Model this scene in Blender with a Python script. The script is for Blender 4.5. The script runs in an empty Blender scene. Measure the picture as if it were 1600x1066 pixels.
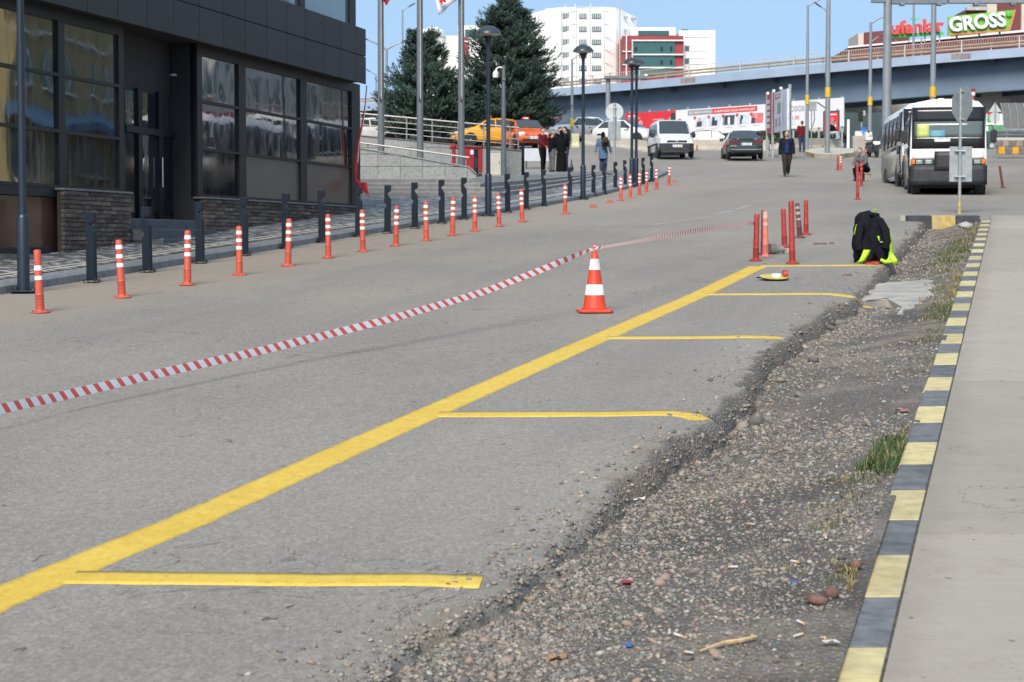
import bpy, bmesh, math, random
import numpy as np
from mathutils import Vector, Matrix
random.seed(7); RNG = np.random.default_rng(11)
R = math.radians
SC = bpy.context.scene
COL = SC.collection

# ---------------------------------------------------------------- camera, sky, sun, exposure
FPX, CX, CY, HOR = 3000.0, 800.0, 533.0, 385.0      # lens in pixels of the 1600 px photograph, horizon row
PITCH = math.atan((CY - HOR) / FPX)
cam_d = bpy.data.cameras.new('camera'); cam = bpy.data.objects.new('camera', cam_d); COL.objects.link(cam)
cam_d.sensor_width = 36.0; cam_d.lens = FPX * 36.0 / 1600.0
cam_d.clip_start = 0.1; cam_d.clip_end = 5000
cam.location = (0, 0, 0); cam.rotation_euler = (R(90) - PITCH, 0, 0)
cam_d.dof.use_dof = True; cam_d.dof.focus_distance = 16.0; cam_d.dof.aperture_fstop = 8.0
SC.camera = cam

SUN_EL, SUN_AZ = R(40), R(195)                        # azimuth clockwise from +Y: high, behind the camera
world = bpy.data.worlds.new('World'); SC.world = world; world.use_nodes = True
wt = world.node_tree; wt.nodes.clear()
wo = wt.nodes.new('ShaderNodeOutputWorld'); wb = wt.nodes.new('ShaderNodeBackground')
sky = wt.nodes.new('ShaderNodeTexSky'); sky.sky_type = 'NISHITA'; sky.sun_disc = False
sky.sun_elevation = SUN_EL; sky.sun_rotation = SUN_AZ
sky.air_density = 1.0; sky.dust_density = 0.6; sky.ozone_density = 1.5; sky.altitude = 200
tcw = wt.nodes.new('ShaderNodeTexCoord'); mpw = wt.nodes.new('ShaderNodeVectorMath'); mpw.operation = 'ADD'
mpw.inputs[1].default_value = (0, 0, 0.34)            # clear-air sky: the blue reaches down to the roofs
nrw = wt.nodes.new('ShaderNodeVectorMath'); nrw.operation = 'NORMALIZE'
wt.links.new(tcw.outputs['Generated'], mpw.inputs[0]); wt.links.new(mpw.outputs[0], nrw.inputs[0])
wt.links.new(nrw.outputs[0], sky.inputs['Vector'])
wmx = wt.nodes.new('ShaderNodeMix'); wmx.data_type = 'RGBA'   # thin high cloud veiling the blue
wmx.inputs[0].default_value = 0.30; wmx.inputs[7].default_value = (4.6, 6.6, 8.0, 1)
wt.links.new(sky.outputs[0], wmx.inputs[6]); wt.links.new(wmx.outputs[2], wb.inputs[0])
wb.inputs[1].default_value = 0.13
wt.links.new(wb.outputs[0], wo.inputs[0])

sun_d = bpy.data.lights.new('sun', 'SUN'); sun = bpy.data.objects.new('sun', sun_d); COL.objects.link(sun)
sun_d.energy = 3.7; sun_d.angle = R(28); sun_d.color = (1.0, 0.905, 0.785)
sun.rotation_euler = (R(90) - SUN_EL, 0, -SUN_AZ + R(180)); sun.location = (0, -20, 40)
SC.view_settings.view_transform = 'Standard'; SC.view_settings.look = 'None'
SC.view_settings.gamma = 1.0; SC.view_settings.use_curve_mapping = False
SC.view_settings.exposure = 0.55
SC.cycles.use_denoising = True
SC.cycles.max_bounces = 6; SC.cycles.transparent_max_bounces = 12

# ---------------------------------------------------------------- helpers
def W(px, py, Y):
    """world point seen at photograph pixel (px, py) on the plane at distance Y"""
    a = (px - CX) / FPX; b = (CY - py) / FPX
    d = Vector((a, math.cos(PITCH) + b * math.sin(PITCH), -math.sin(PITCH) + b * math.cos(PITCH)))
    return d * (Y / d.y)
def XP(px, Y): return W(px, HOR, Y).x
def ZP(py, Y): return W(CX, py, Y).z

KY = np.array([-600, -60, -20, 0, 20, 40, 60, 75, 97, 106, 120, 140, 200, 600, 3000.])
KZ = np.array([-14, -5.74, -3.246, -2, -.754, .492, 1.738, 2.74, 4.40, 5.12, 6.05, 6.7, 7.2, 9, 12.])
def _pchip():
    h = np.diff(KY); d = np.diff(KZ) / h; m = np.zeros(len(KY)); m[0] = d[0]; m[-1] = d[-1]
    for i in range(1, len(KY) - 1):
        if d[i-1] * d[i] > 0:
            w1 = 2*h[i] + h[i-1]; w2 = h[i] + 2*h[i-1]; m[i] = (w1 + w2) / (w1/d[i-1] + w2/d[i])
    return m
KM = _pchip()
def gz(Y):
    """height of the street plane above the eye at distance Y"""
    Y = np.asarray(Y, float); i = np.clip(np.searchsorted(KY, Y) - 1, 0, len(KY) - 2)
    h = KY[i+1] - KY[i]; t = (Y - KY[i]) / h
    z = (KZ[i]*(1+2*t)*(1-t)**2 + h*KM[i]*t*(1-t)**2 + KZ[i+1]*t*t*(3-2*t) + h*KM[i+1]*t*t*(t-1))
    return z if z.ndim else float(z)
def G(px, py, dz=0.0):
    """ground point (street plane + dz) under photograph pixel"""
    lo, hi = 2.0, 400.0
    f = lambda Y: W(px, py, Y).z - gz(Y) - dz
    prev = lo; Y = lo
    while Y < hi:
        Yn = Y * 1.03
        if f(Y) > 0 >= -f(Yn) * -1 and f(Y) * f(Yn) < 0: break
        if f(Y) * f(Yn) < 0: break
        Y = Yn
    a, b = Y, Y * 1.03
    for _ in range(40):
        m = (a + b) / 2
        if f(a) * f(m) <= 0: b = m
        else: a = m
    return W(px, py, a)

def _hash2(i, j, s):
    n = (i * 374761393 + j * 668265263 + s * 144665) & 0x7fffffff
    n = ((n ^ (n >> 13)) * 1274126177) & 0x7fffffff
    return ((n ^ (n >> 16)) & 0xffff) / 65535.0
def vnoise(x, y, s=0):
    x = np.asarray(x, float); y = np.asarray(y, float)
    i = np.floor(x).astype(np.int64); j = np.floor(y).astype(np.int64); u = x - i; v = y - j
    u = u*u*(3-2*u); v = v*v*(3-2*v)
    return (_hash2(i, j, s)*(1-u) + _hash2(i+1, j, s)*u)*(1-v) + (_hash2(i, j+1, s)*(1-u) + _hash2(i+1, j+1, s)*u)*v
def fbm(x, y, s=0, o=4):
    r = 0; a = .5
    for k in range(o): r = r + a * (vnoise(x*2**k, y*2**k, s+k) - .5); a *= .5
    return r

class MB:
    def __init__(s): s.v = []; s.f = []; s.m = []
    def add(s, vs, fs, mi=0):
        o = len(s.v); s.v += [tuple(p) for p in vs]; s.f += [tuple(i+o for i in f) for f in fs]; s.m += [mi]*len(fs); return s
    def box(s, c, d, rz=0.0, mi=0, rx=0.0, ry=0.0):
        M = Matrix.Rotation(rz, 3, 'Z') @ Matrix.Rotation(ry, 3, 'Y') @ Matrix.Rotation(rx, 3, 'X'); c = Vector(c)
        vs = [c + M @ Vector((x*d[0]/2, y*d[1]/2, z*d[2]/2)) for x in (-1, 1) for y in (-1, 1) for z in (-1, 1)]
        return s.add(vs, [(0,1,3,2), (4,6,7,5), (0,4,5,1), (2,3,7,6), (0,2,6,4), (1,5,7,3)], mi)
    def hexa(s, b, t, mi=0):
        """4 bottom points, 4 top points, same order"""
        return s.add(list(b)+list(t), [(3,2,1,0), (4,5,6,7), (0,1,5,4), (1,2,6,5), (2,3,7,6), (3,0,4,7)], mi)
    def cyl(s, p0, p1, r0, r1=None, n=12, mi=0, cap=True):
        r1 = r0 if r1 is None else r1; p0 = Vector(p0); p1 = Vector(p1); ax = (p1-p0).normalized()
        u = ax.orthogonal().normalized(); w = ax.cross(u)
        vs = []
        for p, r in ((p0, r0), (p1, r1)):
            for k in range(n):
                a = 2*math.pi*k/n; vs.append(p + (u*math.cos(a) + w*math.sin(a))*r)
        fs = [(k, (k+1) % n, n+(k+1) % n, n+k) for k in range(n)]
        if cap: fs += [tuple(range(n-1, -1, -1)), tuple(range(n, 2*n))]
        return s.add(vs, fs, mi)
    def tube(s, pts, r, n=8, mi=0, flat=None):
        pts = [Vector(p) for p in pts]; rs = r if isinstance(r, (list, tuple)) else [r]*len(pts)
        vs = []; prev = None
        for i, p in enumerate(pts):
            t = (pts[min(i+1, len(pts)-1)] - pts[max(i-1, 0)]).normalized()
            u = t.orthogonal().normalized() if prev is None else (prev - t*prev.dot(t)).normalized(); prev = u; w = t.cross(u)
            for k in range(n):
                a = 2*math.pi*k/n; vs.append(p + (u*math.cos(a) + w*math.sin(a))*rs[i])
        fs = []
        for i in range(len(pts)-1):
            for k in range(n): fs.append((i*n+k, i*n+(k+1) % n, (i+1)*n+(k+1) % n, (i+1)*n+k))
        fs += [tuple(range(n-1, -1, -1)), tuple(range((len(pts)-1)*n, len(pts)*n))]
        return s.add(vs, fs, mi)
    def lathe(s, prof, n=20, c=(0, 0, 0), mi=0, axis='Z', cap=True):
        vs = []
        for r, z in prof:
            for k in range(n):
                a = 2*math.pi*k/n; x, y = r*math.cos(a), r*math.sin(a)
                q = (x, y, z) if axis == 'Z' else ((z, x, y) if axis == 'X' else (x, z, y))
                vs.append((c[0]+q[0], c[1]+q[1], c[2]+q[2]))
        fs = []
        for i in range(len(prof)-1):
            for k in range(n): fs.append((i*n+k, i*n+(k+1) % n, (i+1)*n+(k+1) % n, (i+1)*n+k))
        if cap and prof[0][0] > 1e-6: fs.append(tuple(range(n-1, -1, -1)))
        if cap and prof[-1][0] > 1e-6: fs.append(tuple(range((len(prof)-1)*n, len(prof)*n)))
        return s.add(vs, fs, mi)
    def prism(s, poly, a, b, plane='XZ', mi=0):
        """2-D polygon extruded from a to b along the missing axis"""
        f = {'XZ': lambda p, t: (p[0], t, p[1]), 'YZ': lambda p, t: (t, p[0], p[1]), 'XY': lambda p, t: (p[0], p[1], t)}[plane]
        n = len(poly); vs = [f(p, a) for p in poly] + [f(p, b) for p in poly]
        return s.add(vs, [tuple(range(n-1, -1, -1)), tuple(range(n, 2*n))] + [(k, (k+1) % n, n+(k+1) % n, n+k) for k in range(n)], mi)
    def loft(s, rings, mi=0, cap=True, close=True):
        n = len(rings[0]); vs = [p for r in rings for p in r]; fs = []
        for i in range(len(rings)-1):
            for k in range(n if close else n-1): fs.append((i*n+k, i*n+(k+1) % n, (i+1)*n+(k+1) % n, (i+1)*n+k))
        if cap: fs += [tuple(range(n-1, -1, -1)), tuple(range((len(rings)-1)*n, len(rings)*n))]
        return s.add(vs, fs, mi)
    def quadgrid(s, P, mi=0):
        """P[i][j] grid of points"""
        n = len(P[0]); vs = [p for r in P for p in r]
        return s.add(vs, [(i*n+j, i*n+j+1, (i+1)*n+j+1, (i+1)*n+j) for i in range(len(P)-1) for j in range(n-1)], mi)
    def build(s, name, mats, parent=None, smooth=None, bevel=0, loc=None, rz=0, fixn=True):
        me = bpy.data.meshes.new(name); me.from_pydata(s.v, [], s.f)
        for m in (mats if isinstance(mats, (list, tuple)) else [mats]): me.materials.append(m)
        if any(s.m): me.polygons.foreach_set('material_index', s.m)
        if fixn:
            bm = bmesh.new(); bm.from_mesh(me); bmesh.ops.recalc_face_normals(bm, faces=bm.faces); bm.to_mesh(me); bm.free()
        if smooth is not None:
            me.shade_smooth(); me.set_sharp_from_angle(angle=R(smooth))
        me.update()
        o = bpy.data.objects.new(name, me); COL.objects.link(o)
        if parent is not None: o.parent = parent
        if loc is not None: o.location = loc
        if rz: o.rotation_euler = (0, 0, rz)
        if bevel:
            b = o.modifiers.new('bevel', 'BEVEL'); b.width = bevel; b.segments = 2; b.limit_method = 'ANGLE'; b.angle_limit = R(40)
        return o

def mesh_np(name, V, F, mats, parent=None, smooth=False, mi=None):
    me = bpy.data.meshes.new(name); V = np.asarray(V, np.float32); F = np.asarray(F, np.int32)
    me.vertices.add(len(V)); me.vertices.foreach_set('co', V.ravel())
    k = F.shape[1]; me.loops.add(F.size); me.loops.foreach_set('vertex_index', F.ravel())
    me.polygons.add(len(F)); me.polygons.foreach_set('loop_start', np.arange(0, F.size, k, dtype=np.int32))
    for m in (mats if isinstance(mats, (list, tuple)) else [mats]): me.materials.append(m)
    if mi is not None: me.polygons.foreach_set('material_index', np.asarray(mi, np.int32))
    me.update(calc_edges=True)
    if smooth: me.shade_smooth()
    o = bpy.data.objects.new(name, me); COL.objects.link(o)
    if parent is not None: o.parent = parent
    return o
def grid_np(name, X, Y, Z, mats, parent=None, smooth=True):
    n, m = X.shape; V = np.stack([X, Y, Z], -1).reshape(-1, 3)
    i, j = np.meshgrid(np.arange(n-1), np.arange(m-1), indexing='ij'); a = (i*m+j).ravel()
    return mesh_np(name, V, np.stack([a, a+1, a+m+1, a+m], -1), mats, parent, smooth)
def vattr(o, name, vals):
    at = o.data.attributes.new(name, 'FLOAT', 'POINT'); at.data.foreach_set('value', np.asarray(vals, np.float32).ravel())
def vcol(o, cols):
    at = o.data.attributes.new('col', 'FLOAT_COLOR', 'POINT'); c = np.ones((len(cols), 4), np.float32); c[:, :3] = cols
    at.data.foreach_set('color', c.ravel())

_TMP = bpy.data.scenes.new('tmp')
def eval_mesh(o):
    """mesh of an object with its modifiers applied, evaluated alone in a scratch scene"""
    _TMP.collection.objects.link(o); vl = _TMP.view_layers[0]; vl.update(); dg = vl.depsgraph; dg.update()
    me = bpy.data.meshes.new_from_object(o.evaluated_get(dg)); _TMP.collection.objects.unlink(o); return me
def tag(o, label, cat, group=None, kind=None):
    if label: o['label'] = label
    if cat: o['category'] = cat
    if group: o['group'] = group
    if kind: o['kind'] = kind
    return o
def thing(name, label, cat, loc=(0, 0, 0), rz=0.0, group=None):
    o = bpy.data.objects.new(name, None); COL.objects.link(o); o.empty_display_size = .2
    o.location = loc; o.rotation_euler = (0, 0, rz); return tag(o, label, cat, group)
def dup(root, loc, rz=None, label=None, group=None, rot=None, scale=None):
    def cp(o, par):
        c = o.copy(); COL.objects.link(c); c.parent = par
        for ch in KIDS.get(o.name, []): cp(ch, c)
        return c
    KIDS = {}
    stack = [root]
    while stack:
        o = stack.pop(); KIDS[o.name] = list(o.children); stack += KIDS[o.name]
    r = cp(root, None); r.location = loc
    if rz is not None: r.rotation_euler = (0, 0, rz)
    if rot is not None: r.rotation_euler = rot
    if scale: r.scale = (scale,)*3 if not isinstance(scale, tuple) else scale
    if label: r['label'] = label
    if group: r['group'] = group
    return r
def struct(o): o['kind'] = 'structure'; return o

# ---------------------------------------------------------------- materials
def _nt(name):
    m = bpy.data.materials.new(name); m.use_nodes = True; t = m.node_tree; t.nodes.clear()
    o = t.nodes.new('ShaderNodeOutputMaterial'); b = t.nodes.new('ShaderNodeBsdfPrincipled'); t.links.new(b.outputs[0], o.inputs[0])
    return m, t, b
def N(t, typ, **k):
    n = t.nodes.new(typ)
    for a, v in k.items():
        if a.startswith('i_'): n.inputs[int(a[2:])].default_value = v
        else: setattr(n, a, v)
    return n
def L(t, a, b): t.links.new(a, b)
def ramp(t, fac, stops):
    r = N(t, 'ShaderNodeValToRGB'); e = r.color_ramp.elements
    while len(e) < len(stops): e.new(.5)
    for el, (p, c) in zip(e, stops): el.position = p; el.color = (*c, 1) if len(c) == 3 else c
    L(t, fac, r.inputs[0]); return r.outputs[0]
def noise(t, vec, scale, detail=4, rough=.55, dist=0):
    n = N(t, 'ShaderNodeTexNoise'); n.inputs['Scale'].default_value = scale; n.inputs['Detail'].default_value = detail
    n.inputs['Roughness'].default_value = rough; n.inputs['Distortion'].default_value = dist
    if vec is not None: L(t, vec, n.inputs['Vector'])
    return n.outputs['Fac']
def mixc(t, fac, a, b, mode='MIX'):
    m = N(t, 'ShaderNodeMix', data_type='RGBA', blend_type=mode)
    for sock, v in ((m.inputs[0], fac), (m.inputs[6], a), (m.inputs[7], b)):
        if isinstance(v, (int, float)): sock.default_value = v
        elif isinstance(v, tuple): sock.default_value = (*v, 1) if len(v) == 3 else v
        else: L(t, v, sock)
    return m.outputs[2]
def math_(t, op, a, b=None, c=None):
    m = N(t, 'ShaderNodeMath', operation=op)
    for k, v in enumerate((a, b, c)):
        if v is None: continue
        if isinstance(v, (int, float)): m.inputs[k].default_value = v
        else: L(t, v, m.inputs[k])
    return m.outputs[0]
def bump(t, b, h, strength=.3, dist=.01):
    n = N(t, 'ShaderNodeBump'); n.inputs['Strength'].default_value = strength; n.inputs['Distance'].default_value = dist
    L(t, h, n.inputs['Height']); L(t, n.outputs[0], b.inputs['Normal'])
def pos(t): return N(t, 'ShaderNodeNewGeometry').outputs['Position']
def objc(t): return N(t, 'ShaderNodeTexCoord').outputs['Object']
def smooth(t, v, a, b):
    m = N(t, 'ShaderNodeMapRange', interpolation_type='SMOOTHSTEP'); L(t, v, m.inputs[0])
    m.inputs[1].default_value = a; m.inputs[2].default_value = b; return m.outputs[0]
def stretch(t, vec, s, rot=(0, 0, 0)):
    m = N(t, 'ShaderNodeMapping'); m.inputs['Scale'].default_value = s; m.inputs['Rotation'].default_value = rot
    L(t, vec, m.inputs['Vector']); return m.outputs[0]
_MC = {}
def pm(name, base, rough=.6, var=.12, scale=6.0, metal=0.0, spec=.5, dirt=0.0, dirtc=(.16, .13, .10), bmp=0.0, bscale=60, coat=0.0, world_=False, perobj=0.0, emit=None, dscale=2.5):
    """painted / plastic / cloth surface: base colour, mottling, dirt blotches, fine relief"""
    if name in _MC: return _MC[name]
    m, t, b = _nt(name); v = pos(t) if world_ else objc(t)
    f = noise(t, v, scale, 5, .6)
    lo = tuple(max(0, c*(1-var*1.6)) for c in base); hi = tuple(min(1, c*(1+var)) for c in base)
    col = ramp(t, f, [(.3, lo), (.7, hi)])
    if perobj:
        oi = N(t, 'ShaderNodeObjectInfo'); k = math_(t, 'MULTIPLY_ADD', oi.outputs['Random'], perobj*2, 1-perobj)
        g = N(t, 'ShaderNodeCombineColor')
        for q in range(3): L(t, k, g.inputs[q])
        col = mixc(t, 1.0, col, g.outputs[0], 'MULTIPLY')
    if dirt:
        d = noise(t, v, dscale, 6, .7, .4); d = smooth(t, d, .62-.25*dirt, .78)
        d = math_(t, 'MULTIPLY', d, min(1, dirt)); col = mixc(t, d, col, dirtc)
    L(t, col, b.inputs['Base Color'])
    b.inputs['Roughness'].default_value = rough; b.inputs['Metallic'].default_value = metal
    b.inputs['Specular IOR Level'].default_value = spec; b.inputs['Coat Weight'].default_value = coat; b.inputs['Coat Roughness'].default_value = .08
    if bmp: bump(t, b, noise(t, v, bscale, 4, .6), bmp, .01)
    if emit: b.inputs['Emission Color'].default_value = (*emit[:3], 1); b.inputs['Emission Strength'].default_value = emit[3]
    _MC[name] = m; return m
def glass(name, tint=(.02, .025, .03), rough=.04, wav=0.0, ior=1.6, wscale=1.5, dust=0.0):
    if name in _MC: return _MC[name]
    m, t, b = _nt(name); v = objc(t)
    b.inputs['Base Color'].default_value = (*tint, 1); b.inputs['Roughness'].default_value = rough; b.inputs['IOR'].default_value = ior
    if dust:
        d = noise(t, stretch(t, v, (6, 6, .7)), 1.2, 5, .7); d = smooth(t, d, .42, .8); d = math_(t, 'MULTIPLY', d, dust)
        L(t, mixc(t, d, tint, (.20, .19, .17)), b.inputs['Base Color'])
        L(t, math_(t, 'MULTIPLY_ADD', d, .6, rough), b.inputs['Roughness'])
    if wav: bump(t, b, noise(t, v, wscale, 1.5, .4), wav, .05)
    _MC[name] = m; return m

# ================================================================ GROUND
def kerbL(Y):
    Y = np.asarray(Y, float)
    k = np.interp(Y, [50, 55, 62, 69, 80, 200], [1.22, 2.40, 3.80, 5.0, 6.7, 26.])
    r = np.where(Y < 50, -12.28 + .27*Y, k); return r if r.ndim else float(r)
def kerbR(Y): return 1.336 + .26*(np.asarray(Y, float) - 6.9)      # street side edge of the pavement slabs
KW = .21
_edge_px = [(470, 1190), (600, 1066), (650, 1010), (705, 972), (790, 925), (850, 875), (872, 848), (940, 800), (985, 762), (1032, 708), (1108, 664),
            (1165, 612), (1195, 572), (1217, 546), (1257, 512), (1302, 484), (1345, 466), (1372, 436), (1386, 416), (1402, 396), (1424, 372), (1442, 352), (1452, 338)]
_ep = [G(*p) for p in _edge_px]; _eY = np.array([p.y for p in _ep]); _eX = np.array([p.x for p in _ep])
def edge0(Y): return np.interp(Y, _eY, _eX)
def edgeR(Y):
    Y = np.asarray(Y, float)
    return edge0(Y) + .16*fbm(Y*1.3, Y*0, 3, 3) + .16*fbm(Y*6, Y*0+7, 5, 4)
def road_z(X, Y):
    e = edgeR(Y) - X; k = np.clip(1 - e/np.interp(Y, [8, 11], [.05, .11]), 0, 1.0)
    rise = .035*np.clip(1 - np.abs(e-.45)/.45, 0, 1)
    return gz(Y) - np.where(np.asarray(Y) < 41, np.interp(Y, [7.5, 9.5, 11.5], [.03, .07, .13])*k*k - rise*0.3, 0)

# --- asphalt
m_road, t, b = _nt('asphalt'); p = pos(t); sx = N(t, 'ShaderNodeSeparateXYZ'); L(t, p, sx.inputs[0])
al = stretch(t, p, (1, 1, 1), (0, 0, R(15.0)))                       # y axis along the street
fine = noise(t, p, 95, 3, .75); mid = noise(t, stretch(t, al, (1.2, .25, 1)), 1.0, 6, .65); big = noise(t, p, .16, 4, .6)
spk = N(t, 'ShaderNodeTexVoronoi'); spk.inputs['Scale'].default_value = 62; L(t, p, spk.inputs['Vector'])
g2 = noise(t, stretch(t, p, (1.0, .5, 1)), 30, 6, .95)
gv = N(t, 'ShaderNodeTexVoronoi'); gv.inputs['Scale'].default_value = 72; L(t, stretch(t, p, (1.0, .5, 1)), gv.inputs['Vector']); gvs = N(t, 'ShaderNodeSeparateColor'); L(t, gv.outputs['Color'], gvs.inputs[0]); g3 = noise(t, stretch(t, al, (1, .45, 1)), 8, 5, .75)
col = ramp(t, fine, [(.28, (.12, .113, .104)), (.5, (.215, .203, .186)), (.75, (.33, .315, .29))])
col = mixc(t, .68, col, ramp(t, g2, [(.36, (.07, .065, .06)), (.5, (.205, .192, .174)), (.63, (.40, .38, .35))]))
col = mixc(t, .34, col, ramp(t, gvs.outputs[0], [(.0, (.06, .056, .05)), (.35, (.175, .164, .148)), (.7, (.235, .222, .203)), (1.0, (.46, .44, .41))]))
col = mixc(t, .22, col, ramp(t, g3, [(.3, (.15, .142, .13)), (.7, (.27, .256, .235))]))
col = mixc(t, math_(t, 'MULTIPLY', smooth(t, spk.outputs['Color'], .78, .95), .35), col, (.30, .29, .27))
col = mixc(t, .30, col, ramp(t, mid, [(.3, (.165, .157, .146)), (.7, (.25, .238, .220))]))
col = mixc(t, .65, col, ramp(t, big, [(.3, (.42, .43, .45)), (.7, (.62, .605, .58))]), 'OVERLAY')
u = math_(t, 'MULTIPLY_ADD', sx.outputs[1], -.27, sx.outputs[0])     # lateral position across the street
lane = noise(t, stretch(t, al, (.9, .02, 1)), 1.0, 3, .6)            # polished wheel tracks
col = mixc(t, math_(t, 'MULTIPLY', smooth(t, lane, .5, .72), .35), col, (.165, .164, .165))
dust = noise(t, p, .8, 5, .6); uu = math_(t, 'MULTIPLY_ADD', math_(t, 'SUBTRACT', dust, .5), 1.6, u)
dd = math_(t, 'MULTIPLY', smooth(t, uu, -9.3, -11.0), smooth(t, sx.outputs[1], 75, 60))
col = mixc(t, math_(t, 'MULTIPLY', dd, .75), col, ramp(t, fine, [(.2, (.19, .165, .14)), (.8, (.32, .285, .245))]))   # dust swept to the kerb
pt = noise(t, stretch(t, al, (2.2, 1.0, 1)), 1.0, 8, .68, .9); pt = smooth(t, pt, .655, .72)
col = mixc(t, math_(t, 'MULTIPLY', pt, .55), col, (.07, .066, .062))     # tar blots
pk = noise(t, stretch(t, al, (9, 3.5, 1)), 1.0, 4, .65, .5); pk = smooth(t, pk, .665, .71)
col = mixc(t, math_(t, 'MULTIPLY', pk, .75), col, (.05, .046, .042))
cr = noise(t, al, .9, 7, .6, .8); cr = math_(t, 'ABSOLUTE', math_(t, 'SUBTRACT', cr, .5)); cr = smooth(t, cr, .0045, .0012)
crm = smooth(t, noise(t, p, .22, 2), .52, .62)
col = mixc(t, math_(t, 'MULTIPLY', math_(t, 'MULTIPLY', cr, crm), .7), col, (.05, .048, .046))    # hair cracks
ea = N(t, 'ShaderNodeAttribute', attribute_name='edge')
en = math_(t, 'MULTIPLY_ADD', math_(t, 'SUBTRACT', noise(t, p, 5, 5, .7), .5), .5, ea.outputs['Fac'])
agg = N(t, 'ShaderNodeTexVoronoi'); agg.inputs['Scale'].default_value = 55; L(t, p, agg.inputs['Vector'])
aggc = ramp(t, agg.outputs['Distance'], [(.12, (.22, .208, .193)), (.45, (.14, .131, .121)), (.8, (.06, .056, .052))])
col = mixc(t, math_(t, 'MULTIPLY', smooth(t, en, .52, .74), .9), col, aggc)                    # raw bituminous edge, its stones bare; shade of the lip painted in too
dbn = math_(t, 'MULTIPLY', smooth(t, noise(t, p, 1.1, 5, .6), .44, .62), smooth(t, ea.outputs['Fac'], .05, .3))
col = mixc(t, math_(t, 'MULTIPLY', dbn, .7), col, ramp(t, g2, [(.3, (.12, .10, .08)), (.7, (.25, .215, .175))]))   # soil carried onto the margin
col = mixc(t, 1.0, col, (1.01, .985, .95), 'MULTIPLY'); L(t, col, b.inputs['Base Color']); b.inputs['Roughness'].default_value = .88; b.inputs['Specular IOR Level'].default_value = .3
hh = math_(t, 'ADD', math_(t, 'MULTIPLY', fine, .6), math_(t, 'MULTIPLY', math_(t, 'MULTIPLY', agg.outputs['Distance'], smooth(t, en, .4, .8)), -1.6))
bump(t, b, hh, .55, .012)
# near carriageway as a draped grid, then the junction beyond it
Ys = np.concatenate([np.arange(-8, 4, .5), 4*np.exp(np.linspace(0, math.log(41/4), 520))])
tc = np.concatenate([np.linspace(0, .9, 30)[:-1], np.linspace(.9, .985, 14)[:-1]])
rows = []
for Y in Ys:
    l = kerbL(Y); r = float(edgeR(Y)); xs = l + (r-.5-l)*np.linspace(0, 1, 34)
    xs = np.concatenate([xs, r - .5 + np.linspace(0, .5, 26)[1:], [r + .02]])
    rows.append(xs)
X = np.array(rows); Yg = np.repeat(Ys[:, None], X.shape[1], 1); Z = road_z(X, Yg); Z[:, -1] -= .12
Z[:, -26:-1] += (.02*fbm(X*9, Yg*9, 2, 3)*np.clip(1-(edgeR(Yg)-X)/.35, 0, 1))[:, -26:-1]
V1 = np.stack([X, Yg, Z], -1).reshape(-1, 3); E1 = (np.clip(1-(edgeR(Yg)-X)/.23, 0, 1)*np.interp(Yg, [7, 9.5, 11.5], [.5, .62, 1])).ravel()
def quads(n, m, o=0):
    i, j = np.meshgrid(np.arange(n-1), np.arange(m-1), indexing='ij'); a = (i*m+j).ravel()+o
    return np.stack([a, a+1, a+m+1, a+m], -1)
F1 = quads(*X.shape)
Ya = np.linspace(41, 78, 75); Xa = np.array([np.concatenate([kerbL(y)+(12-kerbL(y))*np.linspace(0, 1, 20), np.linspace(12, 75, 16)[1:]]) for y in Ya])
Yb = np.linspace(78, 150, 90); Xb = np.repeat(np.linspace(-80, 85, 120)[None], 90, 0)
def blk(Xk, Yk):
    Yk = np.repeat(Yk[:, None], Xk.shape[1], 1); return np.stack([Xk, Yk, gz(Yk)], -1).reshape(-1, 3)
V2 = blk(Xa, Ya); V3 = blk(Xb, Yb)
def fz(X, Y):
    """rise of the taxi forecourt above the street on the left of the junction"""
    sm = lambda a: a*a*(3-2*a)
    pxl = CX + np.asarray(X)/np.asarray(Y)*FPX
    return .45*sm(np.clip((np.asarray(Y)-80)/12, 0, 1))*sm(np.clip((1030-pxl)/90, 0, 1))
V3[:, 2] += fz(V3[:, 0], V3[:, 1])
road = struct(mesh_np('road', np.concatenate([V1, V2, V3]), np.concatenate([F1, quads(*Xa.shape, len(V1)), quads(*Xb.shape, len(V1)+len(V2))]), m_road, None, True))
vattr(road, 'edge', np.concatenate([E1, np.zeros(len(V2)+len(V3))]))

# --- soil under everything, out to the horizon
m_soil = pm('soil', (.16, .145, .12), .95, .25, .6, world_=True)
ys = np.concatenate([[-3000, -600, -200, -60], np.linspace(-20, 160, 60), [200, 400, 1000, 3000]]); xs = np.array([-3000, -600, -120, -40, -12, 0, 15, 40, 120, 600, 3000.])
Xq, Yq = np.meshgrid(xs, ys)
struct(grid_np('ground', Xq, Yq, gz(np.clip(Yq, -600, 3000)) - .32, m_soil))

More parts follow.
